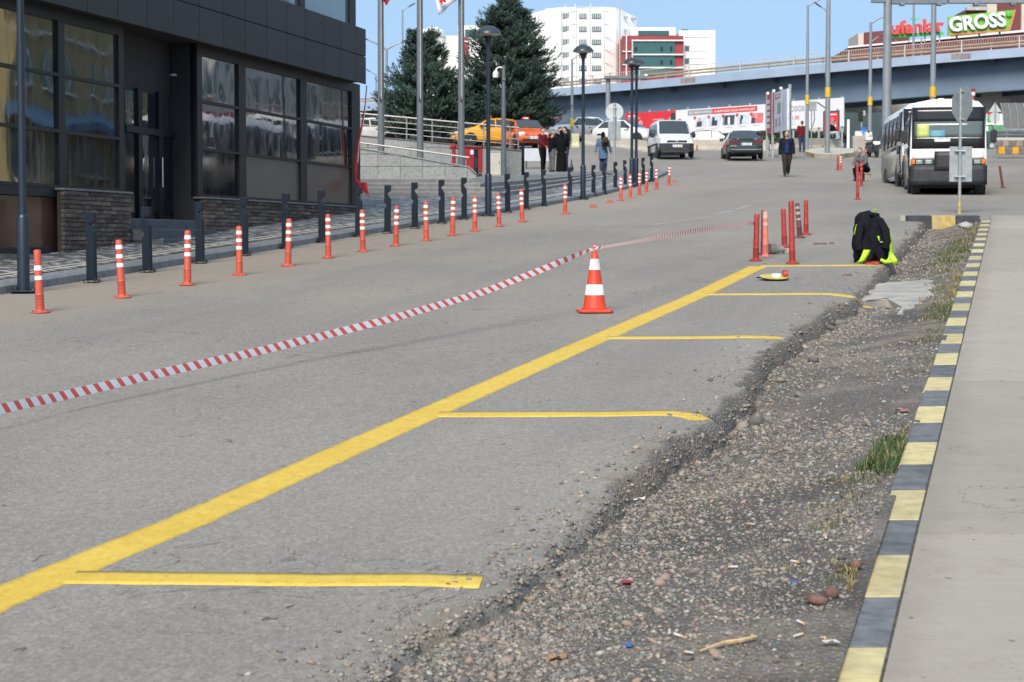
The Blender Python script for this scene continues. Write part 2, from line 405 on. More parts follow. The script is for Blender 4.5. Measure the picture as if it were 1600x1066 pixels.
# --- painted bay markings (parts of the road)
m_yel, t, b = _nt('yellow_road_paint'); p = pos(t); f = noise(t, stretch(t, p, (1, .55, 1)), 18, 8, .92); g = noise(t, p, 1.6, 5, .6)
col = ramp(t, f, [(.34, (.33, .21, .02)), (.5, (.57, .385, .04)), (.66, (.72, .54, .14))])
col = mixc(t, .5, col, ramp(t, g, [(.3, (.50, .325, .03)), (.7, (.62, .445, .075))]))
wr = math_(t, 'MULTIPLY', smooth(t, f, .42, .36), smooth(t, g, .40, .60)); col = mixc(t, wr, col, (.19, .17, .13))
L(t, col, b.inputs['Base Color']); b.inputs['Roughness'].default_value = .7; bump(t, b, f, .5, .01)
def ribbon(name, pts, half, dz=.003, ns=7, seed=0, taper=None):
    pts = [Vector((q.x, q.y, 0)) for q in pts]; seg = []
    for a, c in zip(pts[:-1], pts[1:]):
        n = max(2, int((c-a).length/.035))
        seg += [a.lerp(c, k/n) for k in range(n)]
    seg.append(pts[-1]); C = np.array([(q.x, q.y) for q in seg]); T = np.gradient(C, axis=0); T /= np.linalg.norm(T, axis=1)[:, None]
    for _ in range(20): T[1:-1] = (T[:-2]+T[1:-1]*2+T[2:])/4
    T /= np.linalg.norm(T, axis=1)[:, None]; Nn = np.stack([-T[:, 1], T[:, 0]], -1); s = np.arange(len(C))*.035
    hl = half + .020*fbm(s*9, s*0, seed, 4); hr = half + .020*fbm(s*9, s*0+5, seed+9, 4)
    u = np.linspace(-1, 1, ns)[None]; off = np.where(u < 0, u*hr[:, None], u*hl[:, None])
    X = C[:, :1] + Nn[:, :1]*off; Y = C[:, 1:] + Nn[:, 1:]*off
    Z = road_z(X, Y)+dz; X = np.concatenate([X[:, :1], X, X[:, -1:]], 1); Y = np.concatenate([Y[:, :1], Y, Y[:, -1:]], 1); Z = np.concatenate([Z[:, :1]-dz-.002, Z, Z[:, -1:]-dz-.002], 1)
    return grid_np(name, X, Y, Z, m_yel, road, smooth=False)
main_px = [(-160, 1008), (0, 935), (300, 811), (600, 677), (900, 544), (1095, 459.5), (1184, 416.5)]
ribbon('painted_line', [G(*p) for p in main_px], .128, .0015, 7, 1)
for k, pl in enumerate([[(110, 902.5), (450, 906), (752, 911)], [(684, 648), (900, 647.5), (1055, 648), (1082, 651), (1104, 658)],
                        [(949, 528), (1100, 527.5), (1190, 528), (1206, 528), (1217, 531)],
                        [(1103, 460), (1250, 459.5), (1305, 461), (1330, 464), (1352, 462)], [(1188, 415.5), (1280, 415), (1362, 415.5), (1372, 417)]]):
    ribbon('painted_line', [G(*p) for p in pl], .115, .003, 5, 20+k)
m_oldp = pm('worn_white_paint', (.34, .34, .33), .85, .35, 30, dirt=.8, dirtc=(.2, .195, .185), world_=True, dscale=12)
for a, c in (((1120, 335), (1145, 330)), ((1152, 327), (1172, 321)), ((1020, 352), (1100, 341)), ((1184, 240), (1206, 246))):   # faded dashes on the junction
    A, C = G(*a), G(*c); d = (C-A).normalized(); nn = Vector((-d.y, d.x, 0))*.05
    q = [A-nn, C-nn, C+nn, A+nn]; MB().add([(v.x, v.y, gz(v.y)+.005) for v in q], [(0, 1, 2, 3)]).build('worn_dash', m_oldp, road)

# --- gravel verge between the broken asphalt and the kerb
def verge_z(X, Y):
    e = X - edgeR(Y); k = kerbR(Y) - KW - X
    z = gz(Y) - np.interp(Y, [7.5, 9.5, 11.5], [.05, .09, .15]) + np.interp(Y, [7.5, 11.5], [.01, .09])*np.clip(e/1.3, 0, 1)**.8 + .05*np.clip(1-k/.9, 0, 1) - np.interp(Y, [7.5, 11.5], [.01, .045])*np.exp(-((e-.25)/.3)**2)
    return z + .05*fbm(X*1.7, Y*1.1, 31, 4) + .022*fbm(X*9, Y*6, 37, 3)
m_grav, t, b = _nt('gravel_soil'); p = pos(t)
f = noise(t, p, 40, 5, .8); g = noise(t, p, 1.1, 6, .65); h = noise(t, p, .45, 4, .6)
col = ramp(t, f, [(.25, (.045, .039, .033)), (.5, (.13, .115, .099)), (.78, (.25, .225, .195))])
col = mixc(t, math_(t, 'MULTIPLY', smooth(t, g, .47, .62), .8), col, ramp(t, f, [(.3, (.19, .155, .122)), (.7, (.35, .30, .245))]))   # dry tan soil
col = mixc(t, math_(t, 'MULTIPLY', smooth(t, h, .52, .38), .65), col, (.052, .043, .036))                                              # damp soil
vo = N(t, 'ShaderNodeTexVoronoi'); vo.inputs['Scale'].default_value = 38; L(t, stretch(t, p, (1, .7, 1)), vo.inputs['Vector'])
col = mixc(t, math_(t, 'MULTIPLY', smooth(t, vo.outputs['Distance'], .38, .2), .65), col, mixc(t, .75, vo.outputs['Color'], (.2, .19, .18)), 'MIX')
L(t, col, b.inputs['Base Color']); b.inputs['Roughness'].default_value = .95
bump(t, b, math_(t, 'SUBTRACT', f, math_(t, 'MULTIPLY', vo.outputs['Distance'], .9)), .9, .03)
Ys = np.concatenate([np.arange(1.5, 4.2, .15), 4.2*np.exp(np.linspace(0, math.log(42.2/4.2), 520))])
X = np.array([edgeR(Y)-.12 + (kerbR(Y)-KW+.06-edgeR(Y)+.12)*np.linspace(0, 1, 110) for Y in Ys]); Yg = np.repeat(Ys[:, None], 110, 1)
verge = struct(grid_np('gravel_verge', X, Yg, verge_z(X, Yg), m_grav))
# cast concrete patch in the verge
m_patch = pm('rough_concrete', (.33, .315, .285), .92, .18, 3, bmp=.5, bscale=30, dirt=.5, dirtc=(.17, .15, .125), world_=True, dscale=1.3)
pp = [G(*q, -.05) for q in [(1352, 466), (1330, 452), (1362, 440), (1400, 437), (1440, 434), (1486, 431), (1508, 436), (1497, 452), (1490, 470), (1474, 484), (1463, 495), (1430, 492), (1398, 488), (1412, 474), (1385, 463)]]
bmp_ = MB(); n = len(pp); c = sum(pp, Vector())/n; rings = []
for s, dz in ((1.1, -.2), (1.0, -.035), (.95, -.02), (.6, -.012), (.25, -.012)):
    rings.append([(c.x+(q.x-c.x)*s+.03*random.uniform(-1, 1)*(s > .9), c.y+(q.y-c.y)*s, gz(c.y+(q.y-c.y)*s)-.055+dz) for q in pp])
bmp_.loft(rings); struct(bmp_.build('concrete_patch', m_patch))

# stones: 300 large ones singly, the rest as one mass
def ico_variants(k, seed):
    bm = bmesh.new(); bmesh.ops.create_icosphere(bm, subdivisions=1, radius=1.0); base = np.array([v.co[:] for v in bm.verts]); F = np.array([[v.index for v in f.verts] for f in bm.faces]); bm.free()
    r = np.random.default_rng(seed); out = []
    for _ in range(k):
        q = base * (1 + r.uniform(-.32, .28, (len(base), 1))); q[:, 2] *= r.uniform(.45, .8); q[:, 0] *= r.uniform(.75, 1.25)
        out.append(q)
    return out, F
ICO, ICOF = ico_variants(24, 5)
m_stone, t, b = _nt('stone'); a = N(t, 'ShaderNodeAttribute', attribute_name='col'); f = noise(t, pos(t), 60, 4, .7)
L(t, mixc(t, .55, a.outputs['Color'], ramp(t, f, [(.3, (.3, .3, .3)), (.7, (.72, .71, .7))]), 'OVERLAY'), b.inputs['Base Color']); b.inputs['Roughness'].default_value = .9; bump(t, b, f, .4, .01)
PAL = .92*np.array([1.0, .975, .945])*np.array([(.17, .165, .155), (.14, .135, .13), (.21, .20, .19), (.10, .098, .096), (.25, .235, .21), (.27, .235, .195), (.28, .215, .175), (.30, .29, .275), (.18, .178, .178), (.22, .195, .17), (.19, .175, .155), (.155, .14, .125)])
def scatter(n, smin, smax, seed, ymin=5.6, ymax=41, clump=True):
    r = np.random.default_rng(seed); m = n*6
    Y = 1/r.uniform(1/ymax, 1/ymin, m); e = edgeR(Y); k = kerbR(Y)-KW
    X = e-.05 + (k-e+.05)*r.uniform(0, 1, m)
    d = fbm(X*.9, Y*.7, 51, 3)+.5 + .25*np.exp(-((X-e-.2)/.3)**2) - .1*np.exp(-((X-k)/.3)**2)
    ok = (k-e > .15) & (r.uniform(0, 1, m) < np.clip(d*2.5-.85, .05, 1))
    s = smin*(smax/smin)**(r.uniform(0, 1, m)**2.2) * (1 + .03*(Y-6))
    return np.stack([X, Y, s], -1)[ok][:n]
def stone_mass(name, S, seed, parent):
    r = np.random.default_rng(seed); n = len(S); vi = r.integers(0, len(ICO), n); base = np.array(ICO)[vi]
    a = r.uniform(0, 2*math.pi, n); ca, sa = np.cos(a)[:, None], np.sin(a)[:, None]; tl = r.uniform(-.4, .4, n)[:, None]
    x = base[:, :, 0]*ca - base[:, :, 1]*sa; y = base[:, :, 0]*sa + base[:, :, 1]*ca; z = base[:, :, 2] + x*tl
    s = S[:, 2][:, None]
    V = np.stack([S[:, 0][:, None]+x*s, S[:, 1][:, None]+y*s, np.where(S[:, 0] < edgeR(S[:, 1]), road_z(S[:, 0], S[:, 1]), verge_z(S[:, 0], S[:, 1]))[:, None]+z*s + s*r.uniform(-.05, .35, n)[:, None]], -1)
    F = (ICOF[None]+(np.arange(n)*base.shape[1])[:, None, None]).reshape(-1, 3)
    o = mesh_np(name, V.reshape(-1, 3), F, m_stone, parent)
    c = PAL[r.integers(0, len(PAL), n)] * r.uniform(.75, 1.25, (n, 1)); vcol(o, np.repeat(c, base.shape[1], 0)); return o
gm = stone_mass('gravel', scatter(42000, .0035, .0165, 3), 4, verge); gm['kind'] = 'stuff'
r_c = np.random.default_rng(15); yc_ = 1/r_c.uniform(1/38, 1/6.2, 5200); ec_ = edgeR(yc_) + np.where(r_c.uniform(size=5200) < .65, r_c.normal(.05, .06, 5200), -np.abs(r_c.normal(0, .22, 5200)))
cm = stone_mass('asphalt_crumbs', np.stack([ec_, yc_, .0035*(5.5**(r_c.uniform(size=5200)**2.4))*(1+.04*(yc_-6))], -1), 16, verge); cm['kind'] = 'stuff'
stone_me = []
for k in range(20):
    o = stone_mass('stone', np.array([[0, 8, 1.0]]), 100+k, None); me = o.data; bpy.data.objects.remove(o)
    co = np.array([v.co[:] for v in me.vertices]); co -= co.mean(0); me.vertices.foreach_set('co', co.astype(np.float32).ravel())
    cc = PAL[(k*3) % len(PAL)]*(1.15 if k % 2 else .95)
    at = me.attributes['col']; at.data.foreach_set('color', np.tile([*cc, 1], len(me.vertices)).astype(np.float32)); me.update(); stone_me.append(me)
def put_stone(X, Y, s, k=None, sink=.15):
    o = bpy.data.objects.new('stone', stone_me[random.randrange(20) if k is None else k]); COL.objects.link(o); o.parent = verge
    o.location = (X, Y, float(verge_z(X, Y))+s*sink); o.scale = (s*random.uniform(.8, 1.3), s*random.uniform(.8, 1.2), s*random.uniform(.7, 1)); o.rotation_euler = (random.uniform(-.3, .3), random.uniform(-.3, .3), random.uniform(0, 6.3))
for X_, Y_, s_ in scatter(250, .016, .036, 77, 6.3, 30): put_stone(X_, Y_, s_)
for px, py, s in [(1145, 640, .07), (1180, 648, .085), (1132, 655, .06), (1160, 652, .06), (1270, 468, .09), (1290, 500, .1), (1312, 497, .09), (1330, 476, .12), (1345, 480, .1), (1298, 506, .08), (1270, 555, .07), (1220, 583, .06), (1310, 470, .1),
                  (1106, 726, .05), (1128, 678, .06), (1137, 672, .05), (1186, 667, .045), (1200, 640, .06), (1235, 560, .06), (1250, 610, .05)]:
    q = G(px, py, -.1); put_stone(q.x, q.y, s, random.choice([15, 7, 4, 5]))
# --- litter on the verge
m_butt = pm('cigarette_paper', (.50, .485, .45), .8, .1, 40)
m_filter = pm('cigarette_filter', (.55, .33, .14), .8, .1, 40)
def at_v(px, py, dz=.01):
    q = G(px, py, -.08); return Vector((q.x, q.y, float(verge_z(q.x, q.y))+dz))
_butt = MB().cyl((-.016, 0, 0), (.018, 0, 0), .0055, n=8).build('paper', m_butt); _bf = MB().cyl((.018, 0, 0), (.032, 0, 0), .0056, n=8).build('filter', m_filter)
bp = thing('cigarette_butt', 'x', 'cigarette butt'); _butt.parent = bp; _bf.parent = bp
desc = ['under the bare wooden stick', 'just left of the blue bottle cap', 'between the blue cap and the wooden stick', 'lying by the red brick lumps', 'right of the red sweet wrapper', 'close to the dark kerb block nearest the camera',
        'alone in the middle of the loose grey stones', 'lowest one, beside the yellow kerb block', 'near the grass tuft at the kerb', 'beside the pale flat stone']
for k, (px, py) in enumerate([(1078, 1050), (1046, 1012), (1058, 1020), (1249, 1012), (1240, 905), (1245, 1030), (1148, 905), (1285, 1040), (1290, 870), (1175, 832)]):
    v = at_v(px, py, .012); lab = 'white cigarette butt on the gravel ' + desc[k]
    if k == 0: bp.location = v; bp['label'] = lab; bp['group'] = 'cigarette butts on the gravel'; bp.rotation_euler = (0, .1, 2.2); bp.scale = (1.0,)*3
    else: dup(bp, v, None, lab, rot=(0, random.uniform(-.2, .2), random.uniform(0, 6)))
def crumple(name, lab, cat, v, s, mat, seed):
    r = np.random.default_rng(seed); P = [[Vector((v.x+(i-2)*s*.5+r.normal()*s*.12, v.y+(j-1.5)*s*.5+r.normal()*s*.1, v.z+abs(r.normal())*s*.22+.004)) for j in range(4)] for i in range(5)]
    mb = MB().quadgrid(P); o = mb.build(name, mat, fixn=False); so = o.modifiers.new('s', 'SOLIDIFY'); so.thickness = .0015; return tag(o, lab, cat)
crumple('sweet_wrapper', 'crumpled red sweet wrapper on the grey gravel', 'wrapper', at_v(980, 919), .026, pm('red_foil', (.28, .02, .022), .5), 1)
crumple('plastic_scrap', 'white torn plastic scrap at the broken asphalt edge', 'litter', at_v(999, 764), .035, pm('white_plastic', (.75, .75, .76), .4), 2)
crumple('paper_scrap', 'white paper scrap beside the lowest yellow kerb block', 'litter', at_v(1299, 1052), .03, m_butt, 3)
crumple('pink_scrap', 'small pink plastic scrap near the kerb beyond the tall grass', 'litter', at_v(1408, 658), .05, pm('pink_plastic', (.35, .10, .12), .5), 4)
crumple('leaf_litter', 'dry tan leaf lying on the gravel left of the stick', 'leaf', at_v(872, 1048), .035, pm('dry_leaf', (.30, .17, .08), .8), 5)
m_blue = pm('blue_plastic', (.04, .10, .32), .5)
for px, py, lab in ((983, 1033, 'blue bottle cap among grey stones below the red wrapper'), (1240, 944, 'dark blue bottle cap by the red brick lumps near the kerb'), (1303, 802, 'small faded blue bottle cap below the grass tuft')):
    v = at_v(px, py, .006); mb = MB().lathe([(.0, .011), (.012, .0115), (.015, .009), (.0155, 0), (.013, 0)], 16)
    tag(mb.build('bottle_cap', m_blue, smooth=40, loc=v, rz=random.random()), lab, 'bottle cap', 'blue bottle caps on the gravel')
v0, v1 = at_v(1093, 1049, .01), at_v(1182, 1036, .02)
tag(MB().tube([v0, v0.lerp(v1, .4)+Vector((0, 0, .008)), v0.lerp(v1, .7), v1], [.004, .009, .010, .005], 6).build('wooden_stick', pm('dry_wood', (.42, .30, .16), .8, .25, 30), smooth=40), 'pale split wooden stick lying across the gravel', 'stick')
m_brick_l = pm('red_brick_lump', (.15, .085, .066), .95, .25, 20, bmp=.5)
for k, (px, py, s, lab) in enumerate(((1276, 978, .042, 'reddish broken brick lump, lower left of the pair by the kerb'), (1300, 968, .04, 'brown broken brick lump, upper right of the pair by the kerb'), (1335, 918, .036, 'grey brown broken brick lump touching the yellow kerb block'), (1312, 928, .02, 'small orange brick chip beside the grass tuft roots'))):
    v = at_v(px, py, .02); q = np.sign(ICO[k*4])*np.abs(ICO[k*4])**.75*s*np.array([1.1, .8, .9]); q = q*(1+np.random.default_rng(k).uniform(-.15, .15, q.shape)); o = mesh_np('brick_lump', q, ICOF, m_brick_l); o.location = v; o.rotation_euler = (.3*k, .2, k); tag(o, lab, 'brick lump', 'brick lumps at the kerb')

# --- grass along the kerb
m_grass, t, b = _nt('grass'); a = N(t, 'ShaderNodeAttribute', attribute_name='col'); L(t, a.outputs['Color'], b.inputs['Base Color']); b.inputs['Roughness'].default_value = .7
def grass(name, spots, seed):
    r = np.random.default_rng(seed); V = []; F = []; C = []
    for (x, y, n, rad, h, c0) in spots:
        for _ in range(n):
            a, q = r.uniform(0, 6.28), rad*math.sqrt(r.uniform()); bx, by = x+q*math.cos(a), y+q*math.sin(a)*1.6
            if bx > kerbR(by)-KW: bx = float(kerbR(by))-KW-.01
            bz = float(verge_z(bx, by)); hh = h*r.uniform(.25, 1.15)*(1-.55*(q/rad)**2); ln = r.uniform(.1, 1.1)*hh; d = r.uniform(0, 6.28); w = r.uniform(.0012, .0028)*(1+.03*y)
            dx, dy = math.cos(d), math.sin(d); px_, py_ = -dy*w, dx*w; o = len(V)
            V += [(bx-px_, by-py_, bz-.01), (bx+px_, by+py_, bz-.01), (bx+dx*ln*.4-px_*.8, by+dy*ln*.4-py_*.8, bz+hh*.6), (bx+dx*ln*.4+px_*.8, by+dy*ln*.4+py_*.8, bz+hh*.6), (bx+dx*ln, by+dy*ln, bz+hh*(1-.25*(ln/hh)))]
            F += [(o, o+1, o+3), (o, o+3, o+2), (o+2, o+3, o+4)]
            k = r.uniform(.7, 1.3); dry = r.uniform() < c0; cc = (np.array((.24, .18, .085)) if dry else np.array((.050, .088, .022)))*k; C += [cc]*5
    o = mesh_np(name, V, F, m_grass); vcol(o, np.array(C)); return tag(o, 'green and dry grass growing along the striped kerb', None, kind='stuff')
sp = []
r_ = np.random.default_rng(9)
def gs(px, py, n, rad, h, c0=.25):
    q = G(px, py, -.08); sp.append((q.x, q.y, n, rad, h, c0))
for px, py in ((1388, 740), (1380, 748), (1396, 728), (1403, 715)): gs(px, py, 420, .16, .115, .18)
for px, py in ((1345, 765), (1310, 770), (1330, 800), (1300, 815), (1420, 690), (1412, 700)): gs(px, py, 130, .16, .04, .35)
for px, py in ((1326, 925), (1320, 940), (1310, 915), (1290, 850), (1310, 840), (1240, 915)): gs(px, py, 80, .09, .035, .4)
for px, py in ((1330, 950), (1333, 930)): gs(px, py, 60, .05, .07, .95)
for k in range(60):
    y = r_.uniform(15, 39.5); x = float(kerbR(y))-KW-abs(r_.normal())*.16-.02; sp.append((x, y, int(30+40*r_.uniform()), .12+.1*r_.uniform(), .025+.045*r_.uniform()*(1+y/40), .55))
for px, py in ((1480, 492), (1475, 505), (1500, 392), (1492, 400), (1478, 408), (1485, 395), (1510, 380), (1470, 414)): gs(px, py, 300, .3, .075, .3)
for px, py in ((1497, 445), (1500, 460), (1493, 470)): gs(px, py, 120, .15, .14, .85)
grass('grass', sp, 8)

# --- striped kerb and pavement on the near side
m_ky = pm('yellow_kerb_paint', (.47, .395, .20), .8, .16, 9, dirt=.55, dirtc=(.34, .30, .21), world_=True, bmp=.3, bscale=40, perobj=.14)
m_kd = pm('dark_kerb_paint', (.115, .12, .126), .8, .25, 9, dirt=.55, dirtc=(.19, .18, .165), world_=True, bmp=.3, bscale=40, perobj=.15)
m_kc = pm('kerb_concrete', (.33, .32, .30), .9, .15, 9, world_=True, bmp=.3, dirt=.4)
kerb = struct(thing('kerb', None, None)); KL = .80
for i in range(-4, 44):
    y0 = 7.34 + i*KL; y1 = y0 + KL - .008
    if y1 > 41.6: break
    j = [random.uniform(-.006, .006) for _ in range(4)]; x0, x1 = float(kerbR(y0)), float(kerbR(y1)); z0, z1 = gz(y0), gz(y1)
    c = .018
    sec = lambda x, y, z, jj: [(x-KW+jj, y, z-.30), (x-KW+jj, y, z-c-.012), (x-KW+c+jj, y, z+jj*.5), (x+jj*.5, y, z+.002+jj*.5), (x+jj*.5, y, z-.30)]
    mb = MB().loft([sec(x0, y0, z0, j[0]), sec(x1, y1, z1, j[1])])
    mb.build('kerb_stone', m_kd if i % 2 == 0 else m_ky, kerb, bevel=.006)
pA, pB = G(1418, 349, -.03), G(1532, 349, -.03)         # return of the kerb across the end of the verge
for k in range(3):
    a, c = pA.lerp(pB, k/3+.004), pA.lerp(pB, (k+1)/3-.004); y = (pA.y+pB.y)/2
    mb = MB().hexa([(a.x, y, gz(y)-.3), (c.x, y, gz(y)-.3), (c.x, y+.25, gz(y)-.3), (a.x, y+.25, gz(y)-.3)], [(a.x, y+.03, gz(y)+.13), (c.x, y+.03, gz(y)+.13), (c.x, y+.25, gz(y)+.14), (a.x, y+.25, gz(y)+.14)])
    mb.build('kerb_stone', [pm('black_kerb_paint', (.035, .04, .05), .8, .25, 9, dirt=.4, dirtc=(.12, .115, .10), world_=True), pm('faded_yellow_kerb', (.42, .31, .10), .85, .2, 9, dirt=.7, dirtc=(.3, .28, .24), world_=True, dscale=5), pm('black_kerb_paint', (.035, .04, .05))][k], kerb, bevel=.01)
    # pale concrete capping behind it
mb = MB().hexa([(pA.x-.15, y+.256, gz(y)-.3), (pB.x+.02, y+.256, gz(y)-.3), (pB.x+.02, y+1.6, gz(y)-.3), (pA.x+.3, y+1.2, gz(y)-.3)], [(pA.x-.1, y+.256, gz(y)+.135), (pB.x+.02, y+.256, gz(y)+.135), (pB.x+.02, y+1.6, gz(y+1.6)+.06), (pA.x+.3, y+1.2, gz(y+1.2)+.08)])
mb.build('kerb_island', m_kc, kerb, bevel=.02)
q = G(1504, 353, -.02); o = mesh_np('loose_stone', ICO[3]*np.array([.16, .12, .12]), ICOF, m_kc); o.location = (q.x, q.y-.3, gz(q.y)-.02); tag(o, 'pale loose stone against the black end of the return kerb', 'stone')
m_slab, t, b = _nt('pavement_concrete'); p = pos(t); sx2 = N(t, 'ShaderNodeSeparateXYZ'); L(t, p, sx2.inputs[0]); oi = N(t, 'ShaderNodeObjectInfo')
f = noise(t, p, 70, 4, .7); g = noise(t, p, .7, 6, .65); h = noise(t, stretch(t, p, (1, 14, 1)), 2.5, 4, .6)
col = ramp(t, f, [(.25, (.225, .207, .182)), (.75, (.335, .315, .285))]); col = mixc(t, .45, col, ramp(t, g, [(.3, (.23, .211, .184)), (.7, (.335, .314, .283))]))
col = mixc(t, .12, col, ramp(t, h, [(.35, (.20, .19, .17)), (.65, (.36, .34, .31))]))
st = smooth(t, noise(t, p, 1.9, 6, .7, .5), .54, .74); col = mixc(t, math_(t, 'MULTIPLY', st, .4), col, (.19, .155, .125))
sp_ = smooth(t, noise(t, p, 9, 2, .5), .72, .75); col = mixc(t, math_(t, 'MULTIPLY', sp_, .7), col, (.09, .085, .08))
ck = math_(t, 'ABSOLUTE', math_(t, 'SUBTRACT', noise(t, p, .55, 7, .62, .5), .5)); ck = math_(t, 'MULTIPLY', smooth(t, ck, .0022, .0006), smooth(t, noise(t, p, .3, 2), .46, .6)); col = mixc(t, math_(t, 'MULTIPLY', ck, .75), col, (.10, .09, .078))
gr_ = smooth(t, math_(t, 'ADD', math_(t, 'MULTIPLY_ADD', sx2.outputs[1], -.26, sx2.outputs[0]), math_(t, 'MULTIPLY', math_(t, 'SUBTRACT', noise(t, p, 3, 5, .7), .5), .5)), -.20, -.46); col = mixc(t, math_(t, 'MULTIPLY', gr_, .35), col, (.17, .148, .118))
k = math_(t, 'MULTIPLY_ADD', oi.outputs['Random'], .20, .88); cc = N(t, 'ShaderNodeCombineColor'); [L(t, k, cc.inputs[q]) for q in range(3)]
col = mixc(t, 1.0, mixc(t, 1.0, col, cc.outputs[0], 'MULTIPLY'), (1.07, 1.03, .975), 'MULTIPLY'); L(t, col, b.inputs['Base Color']); b.inputs['Roughness'].default_value = .85; bump(t, b, math_(t, 'ADD', f, math_(t, 'MULTIPLY', h, .8)), .25, .01)
pave = struct(thing('pavement', None, None)); SL = 2.85
for i in range(-2, 13):
    y0 = 9.42 + i*SL; y1 = min(y0 + SL - .022, 43.3)
    for x_off, w in ((.012, 3.4), (3.424, 3.4)):
        a0, a1 = float(kerbR(y0))+x_off, float(kerbR(y1))+x_off
        jz = random.uniform(-.0008, .0008)
        MB().hexa([(a0, y0, gz(y0)-.3), (a0+w, y0, gz(y0)-.3), (a1+w, y1, gz(y1)-.3), (a1, y1, gz(y1)-.3)], [(a0, y0, gz(y0)+jz), (a0+w, y0, gz(y0)+jz), (a1+w, y1, gz(y1)+jz), (a1, y1, gz(y1)+jz)]).build('paving_slab', m_slab, pave)
for i in range(-2, 13):
    y0 = 9.42 + i*SL - .011; x_ = float(kerbR(y0)); MB().box((x_+3.4, y0, gz(y0)-.0485), (6.7, .034, .09), 0, 0, math.atan(.0623)).build('joint_filling', pm('joint_soil', (.07, .062, .05), .95, .4, 20, world_=True), pave)
# dirt and moss filling the joint between kerb and slabs
ys = np.linspace(4, 41, 240); X = np.stack([kerbR(ys)-.004, kerbR(ys)+.016], 1); Yq = np.repeat(ys[:, None], 2, 1)
grid_np('joint_dirt', X, Yq, gz(Yq)-.006, pm('joint_soil', (.07, .062, .05), .95, .4, 20, world_=True), pave)

# --- far-side pavement with its kerb stones
def side_z(X, Y): return gz(Y) + .13 + .02*np.clip(kerbL(Y)-np.asarray(X), 0, 6)
m_pav, t, b = _nt('small_pavers'); p = pos(t)
mp = stretch(t, p, (1, 1, 1), (0, 0, R(15)))
br = N(t, 'ShaderNodeTexBrick'); br.inputs['Scale'].default_value = 1.0; br.inputs['Brick Width'].default_value = .11; br.inputs['Row Height'].default_value = .055; br.inputs['Mortar Size'].default_value = .004
br.inputs['Color1'].default_value = (.045, .047, .05, 1); br.inputs['Color2'].default_value = (.085, .086, .09, 1); br.inputs['Mortar'].default_value = (.05, .048, .045, 1); L(t, mp, br.inputs['Vector'])
vv = N(t, 'ShaderNodeVectorMath', operation='SNAP'); vv.inputs[1].default_value = (.11, .055, 100); L(t, mp, vv.inputs[0])
wn = N(t, 'ShaderNodeTexWhiteNoise'); L(t, vv.outputs[0], wn.inputs['Vector'])
col = mixc(t, math_(t, 'MULTIPLY', smooth(t, wn.outputs['Value'], .74, .76), .9), br.outputs['Color'], (.36, .36, .36))
col = mixc(t, math_(t, 'MULTIPLY', smooth(t, noise(t, p, 2, 5, .6), .5, .75), .35), col, (.17, .16, .145))
L(t, col, b.inputs['Base Color']); b.inputs['Roughness'].default_value = .75
Ys = np.arange(4, 78.1, .5); X = np.array([np.linspace(kerbL(Y)-(7 if Y < 50 else (3.2 if Y < 55 else 1.7)), kerbL(Y)-.32, 14) for Y in Ys]); Yg = np.repeat(Ys[:, None], 14, 1)
side = struct(grid_np('sidewalk', X, Yg, side_z(X, Yg), m_pav))
m_kg = pm('grey_kerb_granite', (.17, .18, .19), .7, .2, 12, dirt=.45, dirtc=(.24, .225, .2), world_=True, perobj=.12)
kerb2 = struct(thing('curb', None, None))
for i in range(0, 70):
    y0 = 8 + i*1.0; y1 = y0 + .988; x0, x1 = kerbL(y0), kerbL(y1)
    if y1 > 78: break
    sec = lambda x, y: [(x-.32, y, gz(y)-.2), (x-.32, y, gz(y)+.128), (x-.035, y, gz(y)+.118), (x, y, gz(y)+.09), (x+.015, y, gz(y)-.2)]
    MB().loft([sec(x0, y0), sec(x1, y1)]).build('kerb_stone', m_kg, kerb2)
m_strip = pm('pale_stone_strip', (.50, .47, .40), .8, .15, 20, dirt=.4, world_=True)
for off, m_ in ((.42, m_strip), (.60, m_strip)):
    ys = np.arange(8, 74, .5); X = np.stack([kerbL(ys)-off-.055, kerbL(ys)-off], 1); Yq = np.repeat(ys[:, None], 2, 1)
    grid_np('guide_strip', X, Yq, side_z(X, Yq)+.005, m_, side)

# ================================================================ LEFT SIDE: shop building, lamps, bollards, delineators
m_navy = pm('navy_powder_coat', (.006, .012, .023), .5, .12, 5, spec=.2, dirt=.25, dirtc=(.03, .03, .03))
m_anth = pm('anthracite_cladding', (.016, .018, .022), .45, spec=.3, var=.1, scale=1.2, dirt=.25, dirtc=(.03, .03, .03), perobj=.12) if 1 else pm('x', (.034, .037, .043), .38, .10, 1.2, dirt=.25, dirtc=(.06, .06, .06), perobj=.12)
m_frame = pm('dark_window_frame', (.011, .013, .017), .45, .1, 5, spec=.3)
m_soffit = pm('dark_soffit', (.02, .021, .023), .7)
m_glass = glass('shop_glass', (.010, .013, .016), .02, .22, 2.7, .8, .22)
m_glass_d = glass('dark_glass', (.008, .009, .011), .05, .03, 1.5, .9, .15)
m_film = pm('taupe_window_film', (.11, .10, .088), .30, .12, 1.5, dirt=.4, dirtc=(.07, .06, .05))
m_filmr = pm('stained_window_film', (.10, .085, .072), .30, .15, 1.2, dirt=.55, dirtc=(.13, .045, .035), dscale=1.1)
m_filmb = pm('brown_film', (.07, .034, .024), .12, .3, .8, dirt=.5, dirtc=(.045, .035, .03))
m_upglass = glass('upper_glass', (.10, .16, .18), .03, .10, 2.0, .8, .15)
m_facb = pm('rough_facade_brick', (.115, .088, .074), .92, .28, 14, bmp=.8, bscale=26, perobj=.42, dirt=.35, dirtc=(.05, .047, .045), world_=True)
m_mort = pm('dark_mortar', (.045, .042, .04), .95)
m_sill = pm('grey_sill_stone', (.15, .155, .165), .6, .15, 10)
